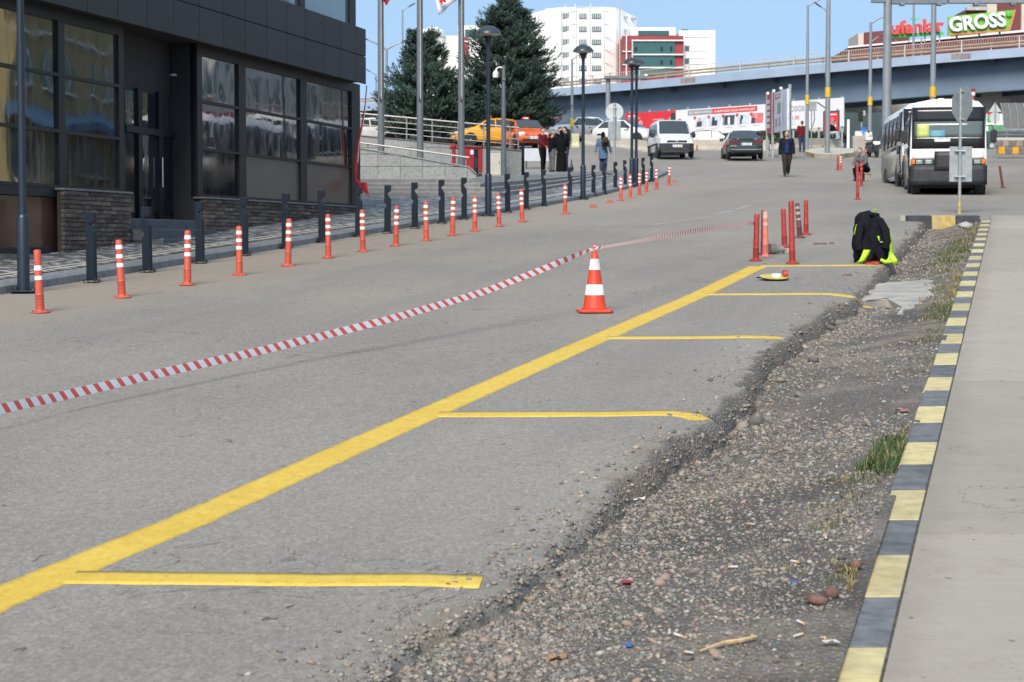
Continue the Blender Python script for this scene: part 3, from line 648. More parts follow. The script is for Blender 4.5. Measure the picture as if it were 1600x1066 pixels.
m_stepn = pm('dark_granite_step', (.07, .08, .095), .6, .25, 14, dirt=.4, dirtc=(.13, .12, .11))
BO = Vector((XP(573, 41.0), 41.0, 0.0)); BT = -math.atan(.25)
bld = thing('shop_building', 'dark shop building with anthracite panel fascia and glass front above brick plinth', 'building', BO, BT)
def YL(px, x=0.0):
    k = (px-CX)/FPX*1.0; c, s = math.cos(BT), math.sin(BT)
    # world X = Ox + c*x - s*y ; world Y = Oy + s*x + c*y
    return (k*(BO.y+s*x) - BO.x - c*x) / (-s - k*c)
zb, zm, zt = ZP(132, 41), ZP(89, 41), ZP(46, 41)
edges = [0.0] + [-.60 - 1.03*k for k in range(19)]
for (z0, z1) in ((zb, zm-.006), (zm+.006, zt)):
    for a, c in zip(edges[1:], edges[:-1]):
        MB().box((-.015, (a+c)/2, (z0+z1)/2), (.03, c-a-.014, z1-z0-.004)).build('fascia_panel', m_anth, bld, bevel=.004)
MB().box((-1.03, edges[-1]/2, (zb+zt)/2+.01), (1.99, -edges[-1]-.02, zt-zb-.06)).build('soffit', m_soffit, bld)
xg = -.36                                                            # plane of the glazing
zs, z2, z1, zh = .85, 1.68, 2.50, zb + .02
GND = lambda y: gz(BO.y + y*.97) + .10
def frame_box(y0, y1, z0, z1_, d=.09, x=xg+.02, name='window_frame', m=None): return MB().box((x, (y0+y1)/2, (z0+z1_)/2), (d, abs(y1-y0), abs(z1_-z0))).build(name, m or m_frame, bld)
def pane(px0, px1, za, zb_, m, name='pane', x=xg):
    a, c = YL(px0, x), YL(px1, x); return MB().box((x, (a+c)/2, (za+zb_)/2), (.02, c-a-.004, zb_-za-.004)).build(name, m, bld)
bays = [(-130, -34), (-22, 90), (100, 184), (314, 371), (382, 467), (477, 547)]
cols = {0: [m_glass]*3, 1: [m_glass]*3, 2: [m_glass]*3, 3: [m_glass_d, m_glass, m_glass], 4: [m_film, m_glass, m_glass], 5: [m_filmr, m_glass, m_glass]}
for k, (p0, p1) in enumerate(bays):
    for j, (za, zc) in enumerate(((zs+.05, z2-.02), (z2+.02, z1-.02), (z1+.02, zh-.16))): pane(p0, p1, za, zc, cols[k][j])
for p0, p1 in ((-34, -22), (90, 100), (184, 192), (306, 314), (371, 382), (467, 477), (547, 560)):
    frame_box(YL(p0, xg), YL(p1, xg), (GND(YL(p0, xg)) if p0 in (-34, 90) else zs-.02), zh+.02, .13, xg-.01)
for p0, p1 in ((-130, 188), (308, 556)):
    for z_ in (zs+.025, z2, z1): frame_box(YL(p0, xg), YL(p1, xg), z_-.024, z_+.024, .10, xg+.01, 'transom')
    frame_box(YL(p0, xg), YL(p1, xg), zh-.17, zh+.02, .11, xg+.005, 'header')
MB().box((-2.6, YL(40, -1.6), 1.6), (.05, 9.0, 4.4)).build('inner_wall', pm('dim_interior', (.03, .03, .03), .8), bld)
MB().box((-2.6, -4.4, 1.6), (.05, 9.5, 4.4)).build('inner_wall', _MC['dim_interior'], bld)
# low panel and stone strip left of the brick pier
frame_box(YL(-130, xg), YL(97, xg), zs-.13, zs-.004, .12, xg+.01, 'beam')
pane(-34, 90, -.02, zs-.14, m_filmb); pane(-130, -36, -.2, zs-.14, m_filmb)
frame_box(YL(-130, xg), YL(92, xg), -.10, -.022, .10, xg+.01, 'beam')
MB().box((xg+.02, (YL(-130, xg)+YL(97, xg))/2, -.5), (.14, YL(97, xg)-YL(-130, xg), .78)).build('stone_strip', pm('pale_plinth_stone', (.20, .185, .165), .9, .3, 5, bmp=.6, world_=True), bld)
# brick plinths, brick by brick
_bm = []
for k in range(6):
    mb = MB(); jx = [random.uniform(-.008, .012) for _ in range(8)]; P = []
    for q, (sx_, sy_, sz_) in enumerate([(a, c, d) for a in (-.5, .5) for c in (-.5, .5) for d in (-.5, .5)]):
        P.append((sx_*.07 + (jx[q] if sx_ > 0 else 0), sy_*(1-.02*random.random()), sz_*.058*(1-.06*random.random())))
    mb.add(P, [(0, 1, 3, 2), (4, 6, 7, 5), (0, 4, 5, 1), (2, 3, 7, 6), (0, 2, 6, 4), (1, 5, 7, 3)])
    o = mb.build('brick', m_facb); _bm.append(o.data); bpy.data.objects.remove(o)
nb = 0
def brickwall(y0, y1, ztop, x):
    global nb
    z = ztop - .033; row = 0
    while z > GND(y0) - .02:
        y = y0; first = True
        while y < y1 - .02:
            ln = random.uniform(.22, .46) * (.5 if first and row % 2 else 1); first = False; ln = min(ln, y1 - y)
            if y1 - (y+ln) < .1: ln = y1 - y
            if z + .03 > GND(y+ln/2) - .01:
                o = bpy.data.objects.new('brick', random.choice(_bm)); COL.objects.link(o); o.parent = bld
                o.location = (x + random.uniform(-.006, .008), y+ln/2, z); o.scale = (1, ln-.012, 1); nb += 1
            y += ln
        z -= .066; row += 1
    MB().box((x-.045, (y0+y1)/2, (ztop+GND(y0)-.1)/2), (.06, y1-y0-.01, ztop-GND(y0)+.1)).build('mortar', m_mort, bld)
xb = xg + .16
ya, yb_ = YL(98, xb), YL(203, xb); brickwall(ya, yb_, zs-.035, xb)
MB().box((xb-.06, (ya+yb_)/2, zs-.016), (.24, yb_-ya+.06, .03)).build('sill', m_sill, bld, bevel=.004)
yc, yd = YL(319, xb), YL(563, xb); brickwall(yc, yd, zs-.035, xb)
MB().box((xb-.06, (yc+yd)/2, zs-.016), (.24, yd-yc+.06, .03)).build('sill', m_sill, bld, bevel=.004)
# recessed entrance with steps, doors and a round lamp
y0, y1 = YL(192, xg), YL(306, xg); xr = xg - .42
MB().box((xr-.04, (y0+y1)/2, 1.7), (.05, y1-y0+.9, 4.0)).build('entry_back', m_soffit, bld)
MB().box(((xr+xg)/2, y1+.03, 1.7), (xg-xr, .06, 3.9)).build('entry_side', m_soffit, bld)
MB().box(((xr+xg)/2, y0-.03, 1.7), (xg-xr, .06, 3.9)).build('entry_side', m_soffit, bld)
zf = .45
def rp(p0, p1, za, zc, m, nm='door_pane'):
    a, c = YL(p0, xr), YL(p1, xr); return MB().box((xr, (a+c)/2, (za+zc)/2), (.03, c-a, zc-za)).build(nm, m, bld)
for (p0, p1) in ((197, 214), (219, 242), (252, 273), (279, 293)): rp(p0, p1, 1.98, 2.55, m_glass, 'entry_pane')
rp(221, 246, zf+.1, 1.85, m_glass); rp(254, 276, zf+.1, 1.85, m_glass_d); rp(194, 214, zf+.1, 1.85, m_glass_d)
for p0, p1 in ((214, 220), (246, 253), (276, 280)):
    a, c = YL(p0, xr), YL(p1, xr); MB().box((xr+.03, (a+c)/2, 1.5), (.06, c-a, 2.2)).build('door_frame', m_frame, bld)
MB().box((xr+.035, (YL(194, xr)+YL(296, xr))/2, 1.915), (.07, YL(296, xr)-YL(194, xr), .11)).build('door_frame', m_frame, bld)
d_ = YL(249, xr); MB().tube([(xr+.09, d_-.02, 1.0), (xr+.09, d_-.02, 1.5)], .012).build('door_handle', pm('brushed_steel', (.5, .5, .5), .3, metal=1.0), bld, smooth=40)
lp = W(271, 90, 30.5); yy = YL(271, -1.45)
MB().lathe([(.0, .05), (.05, .045), (.075, .02), (.08, 0)], 16).build('entry_lamp', pm('milky_lamp', (.45, .45, .42), .4), bld, smooth=40, loc=(xr+.03, YL(271, xr), 2.92))
for k in range(3):
    zz = zf - .02 - k*.16; w = .3*k
    MB().box(((xr+xg+.1+w)/2, (y0+y1)/2, zz-.3), (xg+.1+w-xr, y1-y0+.0+(.02 if k else -.01), .6)).build('entry_step', m_stepn, bld, bevel=.008)
    MB().box((xg+.1+w-.03, (y0+y1)/2, zz+.006), (.06, y1-y0-.02, .012)).build('step_nosing', m_sill, bld)
# storey above the fascia
MB().box((-1.4, edges[-1]/2-.45, zt+2.4), (1.5, -edges[-1]-.9, 4.7)).build('upper_wall', m_frame, bld)
xu = -.63
for p0, p1 in ((300, 362), (372, 466), (474, 544)):
    a, c = YL(p0, xu), YL(p1, xu); MB().box((xu, (a+c)/2, zt+1.5), (.03, c-a, 2.7)).build('upper_pane', m_upglass, bld)
for p0, p1 in ((362, 372), (466, 474), (544, 553)):
    a, c = YL(p0, xu), YL(p1, xu); MB().box((xu+.02, (a+c)/2, zt+1.5), (.10, c-a, 3.0)).build('window_frame', m_frame, bld)
MB().box((-6.5, -9, 4.2), (8, 17.6, 9.8)).build('rear_mass', m_frame, bld)
# red cloth hanging from the corner of the fascia
m_redc = pm('red_cloth', (.36, .012, .022), .8, .25, 8)
q = [W(573, 134, 41.25), W(570.5, 165, 41.2), W(566, 195, 41.15), (W(559, 225, 41.1)), W(556, 255, 41.05), W(556, 280, 41.0)]
fb = thing('hanging_cloth', 'long red cloth hanging twisted from the corner of the dark shop', 'cloth', (0, 0, 0))
MB().tube(q, [.012, .014, .02, .035, .04, .03], 8).build('strip', m_redc, fb, smooth=60)
MB().tube([W(573.6, 134, 41.2), W(571.5, 165, 41.12), W(567.5, 195, 41.08), W(561.5, 225, 41.02), W(559, 255, 40.97)], [.008]*5, 6).build('cord', pm('white_cord', (.6, .6, .6), .7), fb, smooth=60)
r2 = np.random.default_rng(4); mb = MB()
for k in range(7):
    p0 = W(556+k*.6, 280+k, 41.0); p1 = W(563+k*1.3, 288+r2.uniform(-4, 4), 40.95-.02*k); p2 = W(566+k*1.6, 302+r2.uniform(-6, 5), 40.9-.03*k)
    mb.tube([p0, p1, p2], [.02, .04, .015], 7)
mb.build('bundle', m_redc, fb, smooth=60)

MB().box((-.95, .02, 1.9), (.9, .10, 3.1)).build('end_return', m_soffit, bld)
# --- street lamps with mushroom hoods
m_lampn = pm('navy_lamp_paint', (.008, .016, .029), .4, .12, 3, dirt=.2, dirtc=(.07, .07, .07))
m_hood = pm('dusty_lamp_hood', (.028, .038, .052), .35, .15, 3)
m_opal = pm('opal_diffuser', (.45, .44, .40), .5)
def hood_lamp(loc, label, h=4.2):
    t = thing('street_lamp', label, 'street lamp', loc, 0, 'mushroom hood street lamps')
    MB().lathe([(.075, .03), (.075, .90), (.068, .93), (.05, .95)], 16).build('sleeve', m_lampn, t, smooth=40)
    MB().lathe([(.048, .94), (.043, h-.5), (.045, h-.42), (.06, h-.32), (.12, h-.22), (.15, h-.19)], 16).build('pole', m_lampn, t, smooth=40)
    MB().lathe([(.29, h-.17), (.285, h-.145), (.24, h-.08), (.16, h-.02), (.07, h+.01), (0, h+.015)], 28).build('hood', m_hood, t, smooth=60)
    MB().lathe([(.14, h-.215), (.27, h-.185), (.28, h-.172), (.0, h-.165)], 24).build('diffuser', m_opal, t, smooth=40)
    MB().box((0, 0, .025), (.30, .30, .016)).build('base_plate', m_lampn, t)
    for sx_ in (-1, 1):
        for sy_ in (-1, 1): MB().cyl((sx_*.11, sy_*.11, -.02), (sx_*.11, sy_*.11, .075), .012, n=6).build('bolt', m_lampn, t)
    return t
l0 = G(37, 458); lamp0 = hood_lamp(l0, 'navy lamp post in front of the dark shop windows, hood above the frame')
for (px, py, lab) in ((763, 338, 'mushroom hood lamp before the conifers, beside the beige cabinet'), (911, 312, 'mushroom hood lamp right of the conifers, before the white tower'),
                      (987, 292.5, 'rear one of the two lamps standing side by side'), (994, 291, 'front one of the two lamps standing side by side, slightly taller')):
    dup(lamp0, G(px, py), 0, lab)

# --- navy notched bollards along the kerb
def bollard(label):
    t = thing('bollard', label, 'bollard', (0, 0, 0), 0, 'navy notched bollards along the far kerb')
    w, h = .115, .90; z0 = .04
    zz = lambda f: z0 + (h-z0)*(1-f); xx = lambda f: (f-.5)*w
    left = [(0, 0), (0, .36), (.12, .385), (.38, .43), (.34, .455), (.12, .49), (.04, .53), (.05, 1.0)]
    right = [(1.05, 1.0), (1.0, .6), (1.0, .30), (.9, .275), (.52, .20), (.36, .175), (.55, .16), (.97, .125), (1, .11), (1, 0)]
    mb = MB().prism([(xx(a), zz(f)) for a, f in left+right], -.05, .05, 'XZ'); mb.build('post', m_navy, t, bevel=.005)
    MB().box((0, 0, .034), (.19, .19, .012)).build('base_plate', m_navy, t)
    for sx_ in (-1, 1):
        for sy_ in (-1, 1): MB().cyl((sx_*.075, sy_*.075, -.03), (sx_*.075, sy_*.075, .06), .008, n=6).build('bolt', pm('dark_bolt', (.04, .04, .04), .5), t)
    return t
ordn = ['first', 'second', 'third', 'fourth', 'fifth', 'sixth', 'seventh', 'eighth', 'ninth', 'tenth', 'eleventh', 'twelfth', 'thirteenth', 'fourteenth', 'fifteenth', 'sixteenth', 'seventeenth', 'eighteenth', 'nineteenth', 'twentieth', 'twenty-first', 'twenty-second']
bpx = [(143, 442), (230, 426), (312, 412), (381, 400), (446, 389), (503, 379.5), (560, 370.5), (605, 365), (648, 357.5), (690, 350), (725, 343.5), (793, 333), (822, 328), (850, 322.5), (890, 314), (927, 307.5), (944, 304), (961, 299), (977, 294.5), (1005, 288), (1018, 284.5)]
b0 = None
for k, (px, py) in enumerate(bpx):
    g = G(px, py); lab = 'navy notched bollard, %s from the left in the kerb row' % ordn[k]
    if k == 0: lab = 'navy notched bollard by the brick pier, leftmost in the kerb row'
    if k == len(bpx)-1: lab = 'navy notched bollard nearest the white van, last in the kerb row'
    if b0 is None: b0 = bollard(lab); b0.location = g; b0.rotation_euler = (0, 0, R(-8))
    else: dup(b0, g, R(-8+random.uniform(-4, 4)), lab, rot=(R(random.uniform(-1.0, 1.0)), R(random.uniform(-1.2, 1.2)), R(-8+random.uniform(-4, 4))))

# --- orange delineator posts
m_or = pm('orange_plastic', (.50, .085, .05), .5, .16, 8, dirt=.42, dirtc=(.30, .12, .08), perobj=.12)
m_ord = pm('dark_red_plastic', (.32, .030, .022), .5, .18, 8, dirt=.35, dirtc=(.16, .05, .04))
m_old = pm('dirty_maroon_plastic', (.13, .040, .036), .6, .25, 8, dirt=.6, dirtc=(.06, .045, .042))
m_pink = pm('sun_bleached_plastic', (.58, .16, .13), .55, .2, 9, dirt=.4, dirtc=(.6, .35, .3))
m_refl = pm('white_reflective', (.72, .71, .70), .35, .06, 14, dirt=.22, dirtc=(.45, .40, .36))
m_reflg = pm('grey_reflective', (.33, .31, .31), .4, .1, 14, dirt=.5)
def delineator(label, H, mat, bands, grp, ribs=True, bm=None, cat='delineator post'):
    t = thing('delineator_post', label, cat, (0, 0, 0), 0, grp)
    prof = [(.105, 0), (.105, .008), (.09, .018), (.058, .026), (.053, .035)]
    MB().lathe(prof, 20).build('base', mat, t, smooth=35)
    z = .035; p2 = [(.046, z)]
    if ribs:
        for k in range(10):
            z += .016; p2 += [(.049, z), (.0445, z+.006)]
    p2 += [(.044, z+.02), (.039, H-.09), (.040, H-.02), (.036, H-.006), (.02, H), (0, H)]
    MB().lathe(p2, 18).build('post', mat, t, smooth=35)
    for (f0, f1) in bands:
        za, zc = H*(1-f1), H*(1-f0); rr = .0445
        MB().lathe([(.040, za), (rr-.0015, za+.001), (rr-.003, zc-.001), (.038, zc)], 18).build('band', bm or m_refl, t, smooth=50)
    for k in range(4):
        a = k*math.pi/2+.5; MB().cyl((.078*math.cos(a), .078*math.sin(a), .01), (.078*math.cos(a), .078*math.sin(a), .03), .008, n=6).build('bolt', _MC['dark_bolt'], t)
    return t
B3 = [(.09, .165), (.25, .32), (.40, .472)]
dpx = [(63, 489), (191, 465.5), (293, 446), (374, 430.5), (450, 416), (513, 403.5), (567, 393.5), (618.5, 384.5), (666, 376.5), (707, 368.5), (742, 361.5), (780, 354), (816, 347), (883, 334.5), (970, 313.5), (985, 309.5), (999, 305), (1010, 300.5), (1026, 296), (1045, 290)]
d0 = None
for k, (px, py) in enumerate(dpx):
    lab = 'orange delineator with white bands, %s from the left in the street row' % ordn[k]
    if k == 0:
        dd0 = delineator('orange delineator with two worn white patches, leftmost in the street row', .68, m_or, [(.25, .33), (.41, .48)], 'orange delineators along the far side of the street'); dd0.location = G(px, py); dd0.rotation_euler = (0, R(-2.2), 0)
    elif d0 is None:
        d0 = delineator(lab, .68, m_or, B3, 'orange delineators along the far side of the street'); d0.location = G(px, py); d0.rotation_euler = (0, R(-3), 0)
    else: dup(d0, G(px, py), None, lab if k < len(dpx)-1 else 'orange delineator with white bands, farthest one at the end of the street row', rot=(R(random.uniform(-1.5, 1.5)), R(random.uniform(-3, .5)), random.uniform(0, 6)), scale=random.uniform(.97, 1.03))
for px, py, lab in ((927, 324, 'torn off orange delineator base, left of the two before the tall lamps'), (953, 317, 'torn off orange delineator base, right of the two before the tall lamps'), (1054, 284, 'torn off orange delineator base past the end of the street row')):
    mb = MB().lathe([(.105, 0), (.105, .008), (.09, .018), (.058, .03), (.055, .07), (.045, .06), (.03, .03), (0, .03)], 16); o = mb.build('broken_delineator', m_or, smooth=35, loc=G(px, py)); tag(o, lab, 'post base', 'broken delineator bases')

# ================================================================ builders: cars and people
m_tyre = pm('tyre_rubber', (.022, .022, .023), .85, .15, 12, dirt=.4, dirtc=(.06, .055, .05))
m_rim = pm('alloy_rim', (.42, .43, .44), .35, .08, 8, metal=.6)
m_cglass = glass('car_glass', (.035, .045, .05), .04, .0, 1.7)
m_black = pm('black_trim', (.013, .014, .016), .55, .1, 8, dirt=.3, dirtc=(.06, .055, .05))
m_hl = pm('headlamp', (.55, .57, .58), .12, .15, 12, spec=.8)
m_tl = pm('tail_lamp', (.13, .012, .014), .15, .15, 12)
m_ind = pm('indicator_lamp', (.62, .16, .02), .2)
m_plate = pm('number_plate', (.68, .68, .67), .4)
m_plb = pm('plate_blue', (.02, .08, .4), .4)
m_bump_ink = pm('plate_grey_marks', (.16, .16, .17), .6)
m_ink = pm('black_ink', (.02, .02, .022), .6)
def text_obj(name, s, mat, parent, loc, size, rot=(R(90), 0, 0), ext=.002, align='CENTER', sx=1.0, bold=0.0):
    cu = bpy.data.curves.new(name, 'FONT'); cu.body = s; cu.size = size; cu.extrude = ext; cu.align_x = align; cu.align_y = 'CENTER'; cu.offset = bold; cu.resolution_u = 3
    tmp = bpy.data.objects.new(name, cu); me = eval_mesh(tmp); bpy.data.objects.remove(tmp)
    me.materials.clear(); me.materials.append(mat); o = bpy.data.objects.new(name, me); COL.objects.link(o)
    o.parent = parent; o.location = loc; o.rotation_euler = rot; o.scale = (sx, 1, 1); return o

def wheel(parent, x, y, r, w, side, rimm=None):
    t = bpy.data.objects.new('wheel', None); COL.objects.link(t); t.parent = parent; t.location = (x, y, r)
    MB().lathe([(r*.62, -w/2), (r*.9, -w/2), (r, -w*.35), (r, w*.35), (r*.9, w/2), (r*.62, w/2), (r*.6, 0), (r*.62, -w/2)], 22, axis='X', cap=False).build('tyre', m_tyre, t, smooth=40)
    mb = MB().lathe([(r*.63, -w*.3), (r*.62, w*.40*side), (r*.56, w*.44*side), (r*.52, w*.25*side), (0, w*.25*side)] if side > 0 else [(r*.63, w*.3), (r*.62, -w*.40), (r*.56, -w*.44), (r*.52, -w*.25), (0, -w*.25)], 20, axis='X', cap=False)
    for k in range(6):
        a = k*math.pi/3; mb.box((side*w*.40, math.cos(a)*r*.3, math.sin(a)*r*.3), (w*.12, r*.56, r*.10), rx=a)
    mb.lathe([(r*.13, side*w*.3), (r*.12, side*w*.48), (0, side*w*.49)], 12, axis='X')
    mb.build('rim', rimm or m_rim, t, smooth=40)

def car(name, label, cat, loc, rz, S, wheels, paint, glassdef, W_=1.74, group=None, bumper=None, extra=None, wr=.31, roofz=None):
    """S: stations (y, zbot, zbelt, ztop, half belt, half top), front at -y. glassdef: windscreen/rear/side quads by station index"""
    t = thing(name, label, cat, loc, rz, group); rings = []
    for (y, zb_, zl, zt_, wb_, wt_) in S:
        h = [(0, zb_), (wb_*.80, zb_), (wb_*.955, zb_+.10), (wb_, zb_+(zl-zb_)*.45), (wb_*.985, zb_+(zl-zb_)*.8), (wb_*.95, zl), (wt_+.02, zl+(zt_-zl)*.82), (wt_*.86, zt_-.012), (wt_*.5, zt_), (0, zt_+.004)]
        rings.append([(x, y, z) for x, z in h] + [(-x, y, z) for x, z in h[-2:0:-1]])
    MB().loft(rings).build('body', paint, t, smooth=38)
    def quadpatch(nm, c, m, off=(0, 0, 0), bul=.0, n=5):
        A, B_, C_, D = [Vector(q) for q in c]; P = []
        nn = (B_-A).cross(D-A).normalized()
        for i in range(n+1):
            row = []
            for j in range(n+1):
                u_, v_ = i/n, j/n; p = A*(1-u_)*(1-v_)+B_*u_*(1-v_)+C_*u_*v_+D*(1-u_)*v_
                row.append(p + nn*bul*(1-(2*u_-1)**2) + Vector(off))
            P.append(row)
        return MB().quadgrid(P).build(nm, m, t, smooth=60, fixn=False)
    for g in glassdef:
        kind = g[0]
        if kind in ('front', 'rear'):
            _, (y0, z0, w0), (y1, z1_, w1) = g; s = -1 if kind == 'front' else 1
            nv = Vector((0, s*abs(z1_-z0), abs(y1-y0))).normalized()*.014
            c = [(-w0, y0, z0), (w0, y0, z0), (w1, y1, z1_), (-w1, y1, z1_)]
            if kind == 'rear': c = [c[1], c[0], c[3], c[2]]
            quadpatch('windscreen' if kind == 'front' else 'rear_window', c, m_cglass, nv, .025)
        elif kind == 'side':
            _, pts, wb_, wt_, zl, zt_ = g
            for s in (-1, 1):
                vs = [(s*(wb_+(wt_-wb_)*max(0, (z-zl)/(zt_-zl))+.012), y, z) for y, z in pts]
                MB().add(vs, [tuple(range(len(vs)))]).build('side_window', m_cglass, t)
    for (x, y) in wheels:
        for s in (-1, 1):
            wheel(t, s*(x-.09), y, wr, .2, s)
            mb = MB().lathe([(wr*1.16, -.04), (wr*1.16, .04), (0, .04)], 20, axis='X'); mb.build('wheel_arch', m_black, t, loc=(s*(x-.035), y, wr*1.02))
    if extra: extra(t)
    return t
def lamp_box(t, nm, x, y, z, d, m, rz=0, bev=.02): return MB().box((x, y, z), d, rz).build(nm, m, t, bevel=bev)
def plate(t, y, z, s, txt='', x=0):
    p_ = MB().box((x, y, z), (.52, .02, .115)).build('number_plate', m_plate, t)
    MB().box((x-.24*(-s), y+s*.011, z), (.04, .004, .11)).build('plate_strip', m_plb, p_)
    for k, (u_, w_) in enumerate(((-.14, .07), (-.01, .10), (.15, .11))): MB().box((x+u_, y+s*.0115, z), (w_, .003, .05)).build('plate_marks', m_bump_ink, p_)

# ---- people
m_skin = pm('skin', (.42, .25, .175), .55, .08, 9)
m_hair = pm('dark_hair', (.022, .017, .014), .6, .2, 30)
m_hairg = pm('grey_hair', (.12, .11, .10), .6, .3, 30)
m_shoe = pm('dark_shoe', (.025, .023, .022), .5)
def _limb(mb, pts, rad, ex=1.0, n=10):
    """capsule chain with rounded ends; ex flattens front to back"""
    pts = [Vector(p) for p in pts]; a = (pts[0]-pts[1]).normalized(); b = (pts[-1]-pts[-2]).normalized()
    P = [pts[0]+a*rad[0]*.85, pts[0]+a*rad[0]*.5] + pts + [pts[-1]+b*rad[-1]*.5, pts[-1]+b*rad[-1]*.85]
    Rr = [rad[0]*.45, rad[0]*.85] + list(rad) + [rad[-1]*.85, rad[-1]*.45]
    o = len(mb.v); mb.tube(P, Rr, n)
    return mb
def _tors(mb, rings, n=16):
    """rings: (centre, rx, ry)"""
    out = []
    for c, rx, ry in rings: out.append([(c[0]+rx*math.cos(2*math.pi*k/n), c[1]+ry*math.sin(2*math.pi*k/n), c[2]) for k in range(n)])
    mb.loft(out); return mb
def _remesh(mb, name, mat, parent, vox=.016, sm=5, extra=None):
    o = mb.build(name, mat); COL.objects.unlink(o); r = o.modifiers.new('r', 'REMESH'); r.mode = 'VOXEL'; r.voxel_size = vox
    s = o.modifiers.new('s', 'SMOOTH'); s.factor = .5; s.iterations = sm
    me = eval_mesh(o); o.modifiers.clear(); o.data = me; COL.objects.link(o); o.parent = parent
    if extra:
        bm = bmesh.new(); bm.from_mesh(me); off = [bm.verts.new(v) for v in extra.v]
        for f in extra.f:
            try: bm.faces.new([off[i] for i in f])
            except ValueError: pass
        bm.to_mesh(me); bm.free()
    me.shade_smooth(); me.materials.clear(); me.materials.append(mat); return o
def person(label, loc, rz, H=1.74, top=None, legs=None, hair=m_hair, pose=None, long_top=0.0, skirt=False, hood=False, stout=1.0, cat='person', lean=0.0, coat_open=None, bald=False, group=None):
    """faces local -Y; pose gives elbows, wrists, knees, ankles in units of height"""
    t = thing('person', label, cat, loc, rz, group); h = H; P = dict(
        pel=(0, 0, .53), chest=(0, 0, .72), neck=(0, -.005, .835), head=(0, -.012, .925), sho=(.112, 0, .805),
        elL=(-.14, .01, .635), wrL=(-.15, -.03, .48), elR=(.14, .01, .635), wrR=(.15, -.03, .48),
        knL=(-.058, -.01, .285), anL=(-.06, .01, .045), knR=(.058, -.01, .285), anR=(.06, .01, .045))
    P.update(pose or {}); V_ = {k: Vector(v)*h for k, v in P.items()}
    sh = V_['sho']; up = V_['chest']; S = {'L': Vector((up.x-sh.x, up.y+sh.y, sh.z)), 'R': Vector((up.x+sh.x, up.y+sh.y, sh.z))}
    hip = {'L': V_['pel']+Vector((-.052*h, 0, -.01*h)), 'R': V_['pel']+Vector((.052*h, 0, -.01*h))}
    st = stout
    def torso(g, z0=0.0):
        mb = MB(); pe, ch = V_['pel'], V_['chest']; top_ = Vector((ch.x, ch.y, sh.z))
        _tors(mb, [((pe.x, pe.y, pe.z-.05*h), .085*h*st+g, .062*h*st+g), ((pe.x, pe.y, pe.z), .098*h*st+g, .07*h*st+g), (tuple(pe.lerp(ch, .5)), .090*h*st+g, .066*h*st*(1.12 if st > 1.05 else 1)+g), (tuple(ch), .100*h*st+g, .068*h*st+g), (tuple(top_), .098*h+g, .05*h+g), ((top_.x, top_.y, top_.z+.022*h), .055*h+g, .038*h+g)])
        return mb
    def arms(mb, g, upto=1.0):
        for s in 'LR':
            w = V_['el'+s].lerp(V_['wr'+s], upto)
            _limb(mb, [S[s], S[s].lerp(V_['el'+s], .5), V_['el'+s], V_['el'+s].lerp(w, .5), w], [.036*h+g, .031*h+g, .026*h+g, .024*h+g, .019*h+g])
    def legsf(mb, g, upto=1.0):
        for s in 'LR':
            a = V_['kn'+s].lerp(V_['an'+s], upto)
            _limb(mb, [hip[s], hip[s].lerp(V_['kn'+s], .5), V_['kn'+s], V_['kn'+s].lerp(a, .4), a], [.056*h*st+g, .050*h*st+g, .036*h+g, .034*h+g, .024*h+g])
    # body: one continuous surface
    mb = torso(0); arms(mb, 0); legsf(mb, 0)
    _limb(mb, [Vector((V_['chest'].x, V_['chest'].y, sh.z+.005*h)), V_['neck'], V_['head']-Vector((0, 0, .03*h))], [.035*h, .030*h, .030*h])
    hd = V_['head']; _tors(mb, [((hd.x, hd.y-.008*h, hd.z-.062*h), .018*h, .022*h), ((hd.x, hd.y-.006*h, hd.z-.045*h), .033*h, .040*h), ((hd.x, hd.y, hd.z-.015*h), .041*h, .050*h), ((hd.x, hd.y+.003*h, hd.z+.02*h), .043*h, .053*h), ((hd.x, hd.y+.004*h, hd.z+.048*h), .035*h, .045*h), ((hd.x, hd.y+.004*h, hd.z+.066*h), .014*h, .02*h)])
    _limb(mb, [hd+Vector((0, -.045*h, .005*h)), hd+Vector((0, -.058*h, -.018*h))], [.006*h, .010*h], n=6)
    for s in (-1, 1): mb.box(hd+Vector((s*.044*h, .004*h, -.005*h)), (.012*h, .022*h, .034*h))
    for s in 'LR':
        a = V_['an'+s]; _limb(mb, [a+Vector((0, .02*h, -.012*h)), a+Vector((0, -.06*h, -.022*h))], [.022*h, .018*h])
        w = V_['wr'+s]; d = (w-V_['el'+s]).normalized(); _limb(mb, [w, w+d*.035*h], [.018*h, .020*h])
    ex = MB()
    for s in 'LR':                                                     # fingers and thumb
        w = V_['wr'+s]; d = (w-V_['el'+s]).normalized(); sd = Vector((0, -1, 0)); sd = (sd-d*sd.dot(d)).normalized(); inn = d.cross(sd)*(1 if s == 'L' else -1)
        for q, ln in enumerate((.032, .037, .035, .027)):
            b_ = w+d*.05*h+sd*(.013-.0087*q)*h; ex.tube([b_, b_+d*ln*.5*h, b_+d*ln*.9*h+inn*.012*h], [.0052*h, .0048*h, .0035*h], 6)
        b_ = w+d*.018*h+sd*.016*h; ex.tube([b_, b_+(d+sd*.7).normalized()*.022*h, b_+(d*1.2+sd*.5).normalized()*.042*h], [.0065*h, .006*h, .0045*h], 6)
    body = _remesh(mb, 'body', m_skin, t, .0125*h, 4, ex)
    e = MB()
    for s in (-1, 1): e.lathe([(0, -.0045*h), (.004*h, -.003*h), (.0045*h, .0), (0, .004*h)], 8, tuple(hd+Vector((s*.017*h, -.0475*h, .004*h))))
    e.box(hd+Vector((0, -.051*h, -.036*h)), (.022*h, .008*h, .005*h)); e.build('eyes', m_ink, t)
